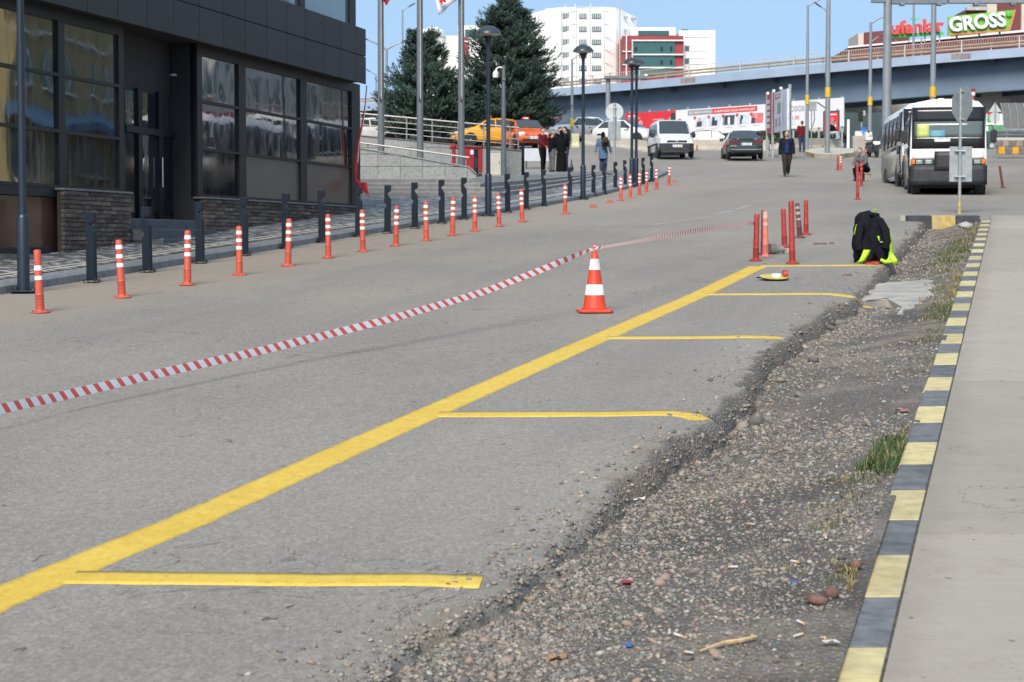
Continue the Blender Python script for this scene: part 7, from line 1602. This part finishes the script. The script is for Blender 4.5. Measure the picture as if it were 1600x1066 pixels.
# ================================================================ BARRIERS, HOARDINGS, KERB ISLANDS
m_jer = pm('precast_concrete', (.36, .335, .29), .9, .12, 1.5, dirt=.45, dirtc=(.22, .19, .15), world_=True, dscale=.8)
def jersey(label, px0, px1, Y0, Y1, h=.62, w=.5, mat=None, grp='concrete barriers across the junction'):
    a, c = at_g(px0, Y0), at_g(px1, Y1); d = (c-a); ln = d.length; rz_ = math.atan2(d.y, d.x); t = thing('concrete_barrier', label, 'barrier', a, rz_, grp); n = max(1, round(ln/2.6)); rise = (c.z-a.z)
    for k in range(n):
        x0, x1 = ln*k/n+.01, ln*(k+1)/n-.01; z0, z1_ = rise*k/n, rise*(k+1)/n
        sec = lambda x, z: [(x, -w/2, z-.15), (x, -w/2, z+.08), (x, -w*.28, z+.26), (x, -w*.2, z+h), (x, w*.2, z+h), (x, w*.28, z+.26), (x, w/2, z+.08), (x, w/2, z-.15)]
        MB().loft([sec(x0, z0), sec(x1, z1_)]).build('block', mat or m_jer, t, bevel=.015)
    return t
jersey('low concrete barrier behind the denim coat woman', 909, 1010, 105, 106)
jersey('long concrete barrier below the white hoarding', 1074, 1201, 113, 111)
jersey('concrete barrier with the person seated on it', 1236, 1310, 114.5, 119, .66)
jersey('single pale yellow concrete block beside the standing group', 892.5, 905, 101, 101, .72, .5, pm('pale_yellow_block', (.42, .42, .26), .9, .15, 3, dirt=.4))
# hedge below the hoardings
def hedge(name, label, px0, px1, Y, p0, p1, seed, n=5200):
    r = np.random.default_rng(seed); x0, x1 = XP(px0, Y), XP(px1, Y); zb_, zt_ = ZP(p1, Y), ZP(p0, Y); P = np.stack([r.uniform(x0, x1, n), Y+r.uniform(-.6, .6, n), zb_+(zt_-zb_)*r.uniform(0, 1, n)**.8], -1); P[:, 2] += .25*fbm(P[:, 0]*.8, P[:, 1]*.8, seed, 3)
    d1 = r.normal(0, .09, (n, 3)); d2 = r.normal(0, .09, (n, 3)); V = np.stack([P, P+d1, P+d2], 1).reshape(-1, 3); o = mesh_np(name, V, np.arange(3*n).reshape(-1, 3), m_grass); vcol(o, np.repeat(np.array([[.035, .05, .022]])*r.uniform(.5, 1.6, (n, 1)), 3, 0)); return tag(o, label, None, kind='stuff')
hedge('shrubbery', 'dark green shrubs growing below the white hoarding', 1072, 1245, 133, 203, 224, 3)
hedge('shrubbery', 'dark shrubs behind the concrete barrier right of the hoarding', 1232, 1325, 135, 207, 221, 4, 2600)
m_bbw = pm('white_print', (.54, .55, .58), .6, .03, 1); m_bbr = pm('red_print', (.50, .018, .03), .6, .05, 1); m_bbg = pm('grey_print', (.22, .24, .25), .6); m_bbd = pm('dark_print', (.03, .03, .045), .6); m_bbs = pm('skin_print', (.45, .26, .19), .6); m_bbp = pm('pink_print', (.52, .12, .14), .6); m_bbl = pm('pale_blue_print', (.42, .50, .58), .6)
def board(name, label, cat, px0, px1, t0, b0_, t1, b1_, Y0, Y1, mat, posts=(), th=.12, grp=None):
    """hoarding panel from its four corners; returns thing and a placer for print"""
    t = thing(name, label, cat, (0, 0, 0), 0, grp); A = [W(px0, b0_, Y0), W(px1, b1_, Y1), W(px1, t1, Y1), W(px0, t0, Y0)]; n = (A[1]-A[0]).cross(A[3]-A[0]).normalized(); n = n if n.y < 0 else -n
    B_ = [q-n*th for q in A]; MB().add([*A, *B_], [(0, 1, 2, 3), (7, 6, 5, 4), (0, 4, 5, 1), (1, 5, 6, 2), (2, 6, 7, 3), (3, 7, 4, 0)]).build('panel', mat, t)
    P = lambda u_, v_, off=.012: (A[0]*(1-u_)+A[1]*u_)*(1-v_)+(A[3]*(1-u_)+A[2]*u_)*v_ + n*off
    def quad(nm, u0, u1, v0, v1, m, off=.012, skew=0): return MB().add([P(u0, v0, off), P(u1, v0, off), P(u1+skew, v1, off), P(u0+skew, v1, off)], [(0, 1, 2, 3)]).build(nm, m, t, fixn=False)
    ux = (A[1]-A[0]); roll = math.atan2(ux.z, math.hypot(ux.x, ux.y)); yaw = math.atan2(ux.y, ux.x)
    def txt(nm, s, u_, v_, wf_, hf_, m, bold=.0):
        o = text_obj(nm, s, m, t, P(u_, v_, .02), 1.0, (0, 0, 0), .003, bold=bold); xs = [v.co.x for v in o.data.vertices]; ys_ = [v.co.y for v in o.data.vertices]; w0, h0 = max(xs)-min(xs), max(ys_)-min(ys_); cx_, cy_ = (max(xs)+min(xs))/2, (max(ys_)+min(ys_))/2
        wd, ht = ux.length*wf_, (A[3]-A[0]).length*hf_
        for v in o.data.vertices: v.co.x = (v.co.x-cx_)*wd/w0; v.co.y = (v.co.y-cy_)*ht/h0
        ex_ = ux.normalized(); ez = (A[3]-A[0]).normalized(); ey = ez.cross(ex_); M = Matrix((ex_, ez, -ey)).transposed(); o.rotation_euler = M.to_euler(); return o
    for px, pb in posts:
        f = (px-px0)/(px1-px0); Yp_ = Y0+(Y1-Y0)*f+.12; a = W(px, t0+(t1-t0)*f-3, Yp_); MB().box((a.x, Yp_+.05, (gz(Yp_)+a.z)/2), (.12, .10, a.z-gz(Yp_))).build('post', m_galv, t)
    return t, quad, txt, P
# red hoarding
t, qd, tx, P = board('hoarding', 'red hoarding with white lettering behind the white van', 'hoarding', 977, 1056, 177.5, 228, 172.5, 224, 126, 124, m_bbr, [(985, 0), (1015, 0), (1045, 0)])
qd('white_bar', .06, .22, .88, .93, m_bbw); qd('grey_bar', .06, .30, .80, .86, m_bbg)
tx('lettering', 'İŞ SAĞLIĞI', .195, .68, .30, .17, m_bbw, .02); tx('lettering', 'GÜVENLİĞİ', .195, .49, .30, .16, m_bbw, .02); tx('lettering', 'HİZMETLERİ', .21, .30, .34, .16, m_bbw, .02); qd('small_print', .55, .77, .735, .775, pm('pale_red_print', (.55, .25, .25), .6))
qd('photo', .90, .995, .62, .93, m_bbd); qd('photo', .865, .90, .58, .80, m_bbs)
# long white hoarding
t, qd, tx, P = board('hoarding', 'long white hoarding with a row of photographs behind the saloon', 'hoarding', 1056, 1201, 172.5, 213, 162.5, 203.5, 124, 122, m_bbw, [(1075, 0), (1108, 0), (1140, 0), (1172, 0)])
qd('banner', .13, .40, .76, .96, m_bbg, .012, 0); qd('banner', .40, .88, .76, .96, m_bbr, .012); tx('lettering', 'İŞE GİRİŞ RAPORU', .265, .86, .24, .11, m_bbw, .02); tx('lettering', 'VE PERİYODİK SAĞLIK KONTROLLERİ', .635, .86, .44, .11, m_bbw, .02)
for k in range(5):
    u0 = .205+k*.152; qd('photo', u0, u0+.125, .30, .68, m_bbl if k in (0, 1, 3) else m_bbp if k == 4 else pm('blue_photo', (.10, .16, .22), .6), .014, .008)
    r = np.random.default_rng(k); a, c_ = [(.02, .075), (.03, .09), (.02, .115), (.03, .05), (.0, .04)][k]
    qd('photo_figure', u0+a, u0+c_, .31, .31+(.20 if k != 2 else .34), m_bbd, .018, .006); qd('photo_figure', u0+.04, u0+.066, .48, .64, [m_bbs, m_bbd, m_bbw, m_bbd, m_bbs][k], .018)
    if k == 2: qd('photo_figure', u0+.055, u0+.08, .31, .60, m_bbw, .021)
    MB().lathe([(0, -.004), (.10, -.004), (.10, .004)], 14, axis='Y').build('red_dot', m_bbr, t, loc=P(u0+.005, .66, .03)); qd('caption', u0+.02, u0+.10, .20, .225, pm('pale_grey_line', (.36, .37, .39), .6))
MB().lathe([(0, -.004), (.11, -.004), (.11, .004)], 14, axis='Y').build('red_dot', m_bbr, t, loc=P(.045, .60, .03)); qd('caption', .10, .16, .21, .235, pm('pale_grey_line', (.36, .37, .39), .6))
# double sided hoarding on posts
t, qd, tx, P = board('hoarding', 'red narrow face of the angled hoarding on posts', 'hoarding', 1196, 1209.5, 149, 209.5, 145, 208, 101, 98, pm('faded_red_print', (.36, .055, .07), .6), [(1199, 0), (1208, 0)])
for k in range(5): qd('text_block', .1, .55, .14+k*.155, .24+k*.155, m_bbw if k < 4 else m_bbl)
for k in range(6): qd('text_block', .66, .86, .40+k*.07, .44+k*.07, m_bbp)
t, qd, tx, P = board('hoarding', 'pale broad face of the angled hoarding on posts', 'hoarding', 1209.5, 1229.5, 146, 207.5, 138.5, 203.5, 97.9, 94.5, pm('pale_grey_print', (.50, .53, .58), .6), [(1222, 0)])
qd('red_frame', .08, .45, .84, .95, m_bbp); qd('red_frame_inner', .14, .40, .87, .92, m_bbw, .016); qd('figure', .28, .50, .46, .72, m_bbg); qd('figure', .12, .24, .14, .34, m_bbg); qd('figure', .40, .52, .14, .34, m_bbg)
for k in range(7): qd('text_line', .62, .80, .2+k*.08, .23+k*.08, m_bbl)
xp = XP(1232.5, 96); MB().lathe([(.085, 0), (.085, ZP(132, 96)-gz(96)), (0, ZP(132, 96)-gz(96)+.01)], 12).build('post', m_galv, t, loc=(xp, 96, gz(96)), smooth=40)
for px, py in ((1199.5, 146), (1209, 142), (1220, 138)): MB().box(W(px, py, 97), (.12, .16, .12)).build('floodlight', m_refl, t)
# OSGB hoarding
t, qd, tx, P = board('hoarding', 'white hoarding with dark letters OSGB behind the street lights', 'hoarding', 1234, 1318.5, 158.5, 201.5, 152.5, 197.5, 128, 126, m_bbw, [(1240, 0), (1280, 0), (1316, 0)])
tx('lettering', 'OSGB', .145, .72, .265, .19, m_bbg, .0); tx('lettering', '71 00', .09, .40, .18, .13, m_bbr); 
for k in range(3): qd('text_line', .0, .1, .14+k*.09, .17+k*.09, m_bbl)
t, qd, tx, P = board('poster_panel', 'red poster panel standing before the right end of the white hoarding', 'poster', 1286.5, 1312, 174, 212, 172.5, 211, 119.5, 119.5, m_bbd, [(1290, 0), (1309, 0)])
qd('poster', .05, .30, .02, .97, pm('dull_red_print', (.30, .025, .04), .6)); qd('poster', .30, .90, .04, .94, m_bbr); qd('text_line', .40, .80, .82, .87, m_bbw, .016); qd('motif', .45, .65, .42, .72, m_bbp, .016); qd('motif', .40, .78, .34, .44, m_bbw, .016)
# kerbed islands
def island(label, pts, h=.16, grp=None):
    g = [G(*p) for p in pts]; n = len(g); t = thing('traffic_island', label, 'traffic island', (0, 0, 0)); c = sum(g, Vector())/n
    MB().add([(q.x, q.y, gz(q.y)+h-.01) for q in g] + [(q.x, q.y, gz(q.y)-.2) for q in g], [tuple(range(n))] + [(k, (k+1) % n, n+(k+1) % n, n+k) for k in range(n)]).build('top', m_conc, t)
    k = 0
    for a, b_ in zip(g, g[1:]+g[:1]):
        d = b_-a; ln = d.length; m = max(1, round(ln/.9)); nn = Vector((d.y, -d.x, 0)).normalized()*.06; nn = nn if (a+b_)/2 @ Vector((0, 1, 0)) and ((a+b_)/2-c).dot(nn) > 0 else -nn
        for j in range(m):
            p0, p1 = a+d*(j/m+.006), a+d*((j+1)/m-.006)
            MB().hexa([(p0.x, p0.y, p0.z-.2), (p1.x, p1.y, p1.z-.2), (p1.x+nn.x, p1.y+nn.y, p1.z-.2), (p0.x+nn.x, p0.y+nn.y, p0.z-.2)], [(p0.x, p0.y, p0.z+h), (p1.x, p1.y, p1.z+h), (p1.x+nn.x*.6, p1.y+nn.y*.6, p1.z+h), (p0.x+nn.x*.6, p0.y+nn.y*.6, p0.z+h)]).build('kerb_stone', [m_iy, m_ig][k % 2], t); k += 1
    return t
m_iy = pm('faded_kerb_yellow', (.44, .32, .12), .85, .2, 5, dirt=.6, dirtc=(.32, .28, .22), world_=True); m_ig = pm('worn_kerb_grey', (.24, .225, .20), .9, .2, 5, dirt=.5, dirtc=(.38, .34, .28), world_=True)
island('low kerbed island with worn yellow stones behind the walking man', [(1258, 243), (1275, 247.5), (1310, 248), (1334, 245), (1334, 238), (1290, 236), (1262, 238)], .22)
island('long kerbed island with yellow stones running to the scooter', [(1272, 231), (1285, 234.5), (1320, 231), (1362, 228), (1400, 226), (1400, 219), (1330, 221), (1290, 226)], .26)
# traffic light, round road sign by it, boxes
tl = at_g(1344.5, 113); t = thing('traffic_light', 'traffic light showing green beside the minibus', 'traffic light', tl, 0); zr = lambda py: ZP(py, 113)-tl.z
MB().lathe([(.06, 0), (.055, zr(184))], 10).build('pole', m_galv, t, smooth=40); MB().box((-.07, 0, zr(181)), (.26, .22, zr(171.5)-zr(189.5))).build('housing', m_black, t, bevel=.02)
for k, m in enumerate((m_bdark, m_bdark, pm('green_signal', (.05, .5, .35), .3, emit=(.1, 1.0, .7, 2.5)))):
    zc = zr(174.5+k*5.2); MB().lathe([(0, -.02), (.075, -.01), (.08, 0)], 16, axis='Y').build('lens', m, t, loc=(-.07, -.11, zc)); MB().lathe([(.085, -.12), (.09, 0)], 12, axis='Y').build('visor', m_black, t, loc=(-.07, -.112, zc))
MB().box((.15, .05, zr(177)), (.13, .1, .3)).build('sign_plate', m_conc, t)
bx = at_g(1341, 112); t = thing('blue_crate', 'blue plastic crate standing on a white one by the traffic light', 'crate', (XP(1348, 112), 112, ZP(209, 112)), 0); MB().box((0, 0, .17), (.36, .3, .32)).build('tub', pm('blue_tub', (.03, .16, .5), .5), t, bevel=.02); MB().box((0, 0, .335), (.40, .34, .04)).build('rim', _MC['blue_tub'], t, bevel=.01)
for px, w_, lab in ((1340, .42, 'white polystyrene box left of the blue crate'), (1353.5, .34, 'white polystyrene box right of the blue crate')):
    t = thing('white_box', lab, 'box', (XP(px, 112), 112, ZP(212.5, 112)), 0, 'white boxes by the traffic light'); MB().box((0, 0, .12), (w_, .3, .24)).build('tub', m_refl, t, bevel=.02); MB().box((0, 0, .255), (w_+.04, .34, .03)).build('lid', m_refl, t, bevel=.01)
t = thing('box_stand', 'low concrete ledge carrying the white boxes and blue crate', 'ledge', (XP(1348, 112), 112, gz(112)), 0); hh = ZP(212.6, 112)-gz(112); MB().box((0, 0, hh/2-.1), (1.3, .5, hh+.2)).build('ledge', m_jer, t, bevel=.02)
pp_ = at_g(1324, 116); t = thing('white_post', 'plain white post beside the dark underpass wall', 'post', pp_, 0); MB().lathe([(.10, 0), (.09, .02), (.085, ZP(187, 116)-pp_.z), (0, ZP(186.5, 116)-pp_.z)], 12).build('post', m_refl, t, smooth=40); MB().lathe([(.14, 0), (.14, .03)], 12).build('foot', m_galv, t)
sp_ = at_g(1266, 109); t = thing('road_sign', 'grey backs of two road sign plates on thin posts before the hoarding', 'sign', sp_, 0); zr = lambda py: ZP(py, 109)-sp_.z; xr_ = lambda px: XP(px, 109)-sp_.x
for px in (1266.5,): MB().lathe([(.035, 0), (.035, zr(160)), (0, zr(160)+.01)], 8).build('post', m_galv, t, loc=(xr_(px), 0, 0), smooth=40)
MB().box((xr_(1267.5), -.05, zr(166)), (xr_(1274)-xr_(1261), .02, zr(158.5)-zr(173.5))).build('plate', m_galv, t, bevel=.01); MB().tube([(xr_(1270.5), .0, zr(174)), (xr_(1271.5), 0, zr(186)), (xr_(1268), 0, zr(199))], .03, 6).build('strut', m_gd, t); MB().tube([(xr_(1275), 0, zr(160)), (xr_(1291), 0, zr(171))], .04, 6).build('strut', m_pole, t)
# ================================================================ RIGHT EDGE: crash barrier, painted wall, mesh screen, sign backs
Yq_ = 100; t = thing('crash_barrier', 'steel crash barrier above a painted wall at the right edge', 'crash barrier', (0, 0, 0)); x0, x1 = XP(1548, Yq_), XP(1680, Yq_)
for p0, p1 in ((204.5, 207.8), (209.5, 213)): zc, hh = (ZP(p0, Yq_)+ZP(p1, Yq_))/2, ZP(p0, Yq_)-ZP(p1, Yq_); MB().add([(x, Yq_+dy, zc+dz*hh) for x in (x0, x1) for dy, dz in ((0, .5), (-.06, .25), (0, 0), (-.06, -.25), (0, -.5))], [(k, k+1, 6+k, 5+k) for k in range(4)]).build('beam', m_galv, t)
for k in range(6): x = x0+.3+k*.9; MB().box((x, Yq_+.1, (ZP(203, Yq_)+gz(Yq_))/2), (.1, .1, ZP(203, Yq_)-gz(Yq_))).build('post', m_galv, t)
t = thing('painted_wall', 'low wall of yellow and grey painted blocks at the right edge', 'wall', (0, 0, 0)); Yw_ = 97.5
r = random.Random(5)
for row, (p0, p1) in enumerate(((220, 229), (229.3, 241))):
    for k in range(13): a = 1553+k*11+(5 if row else 0); MB().box(((XP(a, Yw_)+XP(a+10.6, Yw_))/2, Yw_+.15-.02*row, (ZP(p0, Yw_)+ZP(p1, Yw_))/2), (XP(a+10.6, Yw_)-XP(a, Yw_), .3, ZP(p0, Yw_)-ZP(p1, Yw_))).build('block', (pm('amber_block', (.50, .27, .035), .8, .15, 4, dirt=.4, world_=True) if (k+row) % 2 and row else m_ig if (k+row) % 2 else pm('brown_grey_block', (.15, .14, .13), .85, .2, 4, world_=True)), t, bevel=.02)
MB().box(((XP(1553, Yw_)+XP(1700, Yw_))/2, Yw_+.17, (ZP(219.5, Yw_)+ZP(215, Yw_))/2), (XP(1700, Yw_)-XP(1553, Yw_), .34, .15)).build('coping', m_conc, t)
t = thing('mesh_screen', 'curved grey mesh screen under the overpass pier', 'screen', (0, 0, 0)); Yx = 118; mb = MB(); P = []
for i in range(9):
    f = i/8; P.append([W(1568+10*(1-f)**2*0+f*92, 203, Yx), W(1567+f*92, 185, Yx), W(1566+f*92, 172, Yx), W(1565+f*92-2, 161, Yx)])
m_mesh = pm('grey_mesh', (.15, .16, .165), .7, .2, 6, metal=.2); MB().quadgrid(P).build('mesh', m_mesh, t, fixn=False)
for i in range(9): MB().tube([q+Vector((0, -.06, 0)) for q in P[i]], .035, 6).build('rib', m_galv, t, smooth=50)
MB().tube([P[0][0]+Vector((0, -.08, 0)), P[8][0]+Vector((0, -.08, 0))], .06, 6).build('bottom_rail', m_galv, t)
for px, lab, pts_ in ((1552.5, 'triangular and round sign backs on one post right of the bus', None),):
    q = at_g(px, 106); t = thing('sign_pair', lab, 'sign', q, 0); zr = lambda py: ZP(py, 106)-q.z
    MB().lathe([(.04, 0), (.04, zr(160)), (0, zr(160)+.01)], 10).build('post', m_galv, t, smooth=40); s_ = .36
    MB().prism([(-s_, 0), (s_, 0), (0, s_*1.73*.85)], .045, .055, 'XZ').build('triangle', _MC['pale_sign_back'], t, loc=(0, 0, zr(175))); MB().lathe([(0, -.005), (.31, -.005), (.31, .005), (0, .005)], 24, axis='Y').build('disc', _MC['pale_sign_back'], t, loc=(0, .05, zr(184)))
gb = at_g(1555, 124); t = thing('green_banner', 'green and white advertising banner behind the sign pair', 'banner', gb, 0); zr = lambda py: ZP(py, 124)-gb.z
MB().box((0, 0, (zr(178)+zr(205))/2), (1.35, .05, zr(178)-zr(205))).build('sheet', m_slw, t); MB().box((.05, -.03, zr(200)), (1.2, .02, zr(195)-zr(204))).build('green_patch', pm('leaf_green_print', (.05, .28, .10), .6), t); MB().box((-.45, -.03, zr(186)), (.35, .02, .45)).build('green_patch', _MC['leaf_green_print'], t); MB().box((-.5, -.03, zr(178)), (.25, .02, .16)).build('red_patch', m_bbr, t)
for s in (-1, 1): MB().box((s*.66, .05, zr(200)/2+.2), (.06, .06, zr(178)+.0)).build('post', m_galv, t)
wq = at_g(1518, 104); t = thing('hazard_post', 'slim red and white hazard post above the bus roof', 'post', wq, 0); zr = lambda py: ZP(py, 104)-wq.z
MB().lathe([(.07, 0), (.07, zr(153))], 10).build('pole', m_galv, t, smooth=40)
for k, m in enumerate((m_redp, m_refl, m_redp)): MB().lathe([(.10, zr(155-k*5.5)+.004), (.10, zr(149.5-k*5.5)-.004)], 12).build('band', m, t, smooth=40)
# underpass wall and retaining banks closing the view below the bridge
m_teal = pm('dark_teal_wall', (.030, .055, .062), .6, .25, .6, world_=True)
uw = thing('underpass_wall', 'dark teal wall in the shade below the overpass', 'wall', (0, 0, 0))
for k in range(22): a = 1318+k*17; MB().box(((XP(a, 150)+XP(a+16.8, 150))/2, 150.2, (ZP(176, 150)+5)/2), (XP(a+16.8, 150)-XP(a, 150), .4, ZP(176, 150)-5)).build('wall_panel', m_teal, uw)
bk_ = thing('retaining_wall', 'beige retaining wall under the far end of the overpass', 'wall', (0, 0, 0))
for k in range(26): a = 500+k*32; MB().box(((XP(a, 203)+XP(a+31.7, 203))/2, 209.5, (ZP(194, 209)+5)/2), (XP(a+31.7, 203)-XP(a, 203), .5, ZP(194, 209)-5)).build('wall_panel', m_conc, bk_)
hedge('shrubbery', 'dark band of shrubs under the overpass deck', 840, 1000, 150, 201, 214, 6, 3200)

# ================================================================ STREET OPPOSITE (seen mirrored in the shop windows)
m_yh = pm('yellow_house_render', (.38, .31, .15), .85, .06, .5, world_=True); m_roof = pm('red_tiles', (.22, .06, .035), .85, .2, 3, world_=True); m_awn = pm('blue_awning', (.05, .13, .25), .7)
def house(label, x, y, w_, d_, h_, rz, wallm, z0, awn=None):
    t = thing('house', label, 'house', (x, y, z0), rz); MB().box((0, 0, h_/2-1), (w_, d_, h_+2)).build('wall', wallm, t)
    MB().hexa([(-w_/2-.5, -d_/2-.5, h_+.01), (w_/2+.5, -d_/2-.5, h_+.01), (w_/2+.5, d_/2+.5, h_+.01), (-w_/2-.5, d_/2+.5, h_+.01)], [(-w_/4, -d_/4, h_+2), (w_/4, -d_/4, h_+2), (w_/4, d_/4, h_+2), (-w_/4, d_/4, h_+2)]).build('roof', m_roof, t)
    nfl = int(h_//3)
    for f in range(nfl):
        n = int(d_//2.2)
        for k in range(n):
            yy = -d_/2+(k+.5)*d_/n; wn = MB().box((-w_/2-.02, yy, 1.6+f*3), (.1, 1.1, 1.4)).build('window', m_hg, t); MB().box((-w_/2-.08, yy, 1.6+f*3), (.05, .06, 1.4)).build('mullion', m_wf, wn); MB().box((-w_/2-.1, yy, .86+f*3), (.2, 1.25, .08)).build('sill', m_wf, wn)
        MB().box((-w_/2-.04, 0, 3.0*f+2.95), (.12, d_, .12)).build('band', m_roof if f == 0 else m_wf, t)
    if awn: MB().hexa([(-w_/2-1.6, -d_/2, 2.4), (-w_/2, -d_/2, 2.9), (-w_/2, d_/2, 2.9), (-w_/2-1.6, d_/2, 2.4)], [(-w_/2-1.6, -d_/2, 2.7), (-w_/2, -d_/2, 3.3), (-w_/2, d_/2, 3.3), (-w_/2-1.6, d_/2, 2.7)]).build('awning', awn, t)
    return t
house('yellow rendered house mirrored in the left shop windows', 26, 62, 9, 15, 9.5, R(-14), m_yh, gz(62)-.3, m_awn)
house('pale grey house mirrored in the middle shop windows', 33, 82, 9, 14, 9, R(-14), m_hw2, gz(82)-.3, m_hred)
house('tan house mirrored in the shop windows by the corner', 46, 108, 12, 20, 8, R(-14), m_tan, gz(108)-.3)
bpy.data.scenes.remove(_TMP)
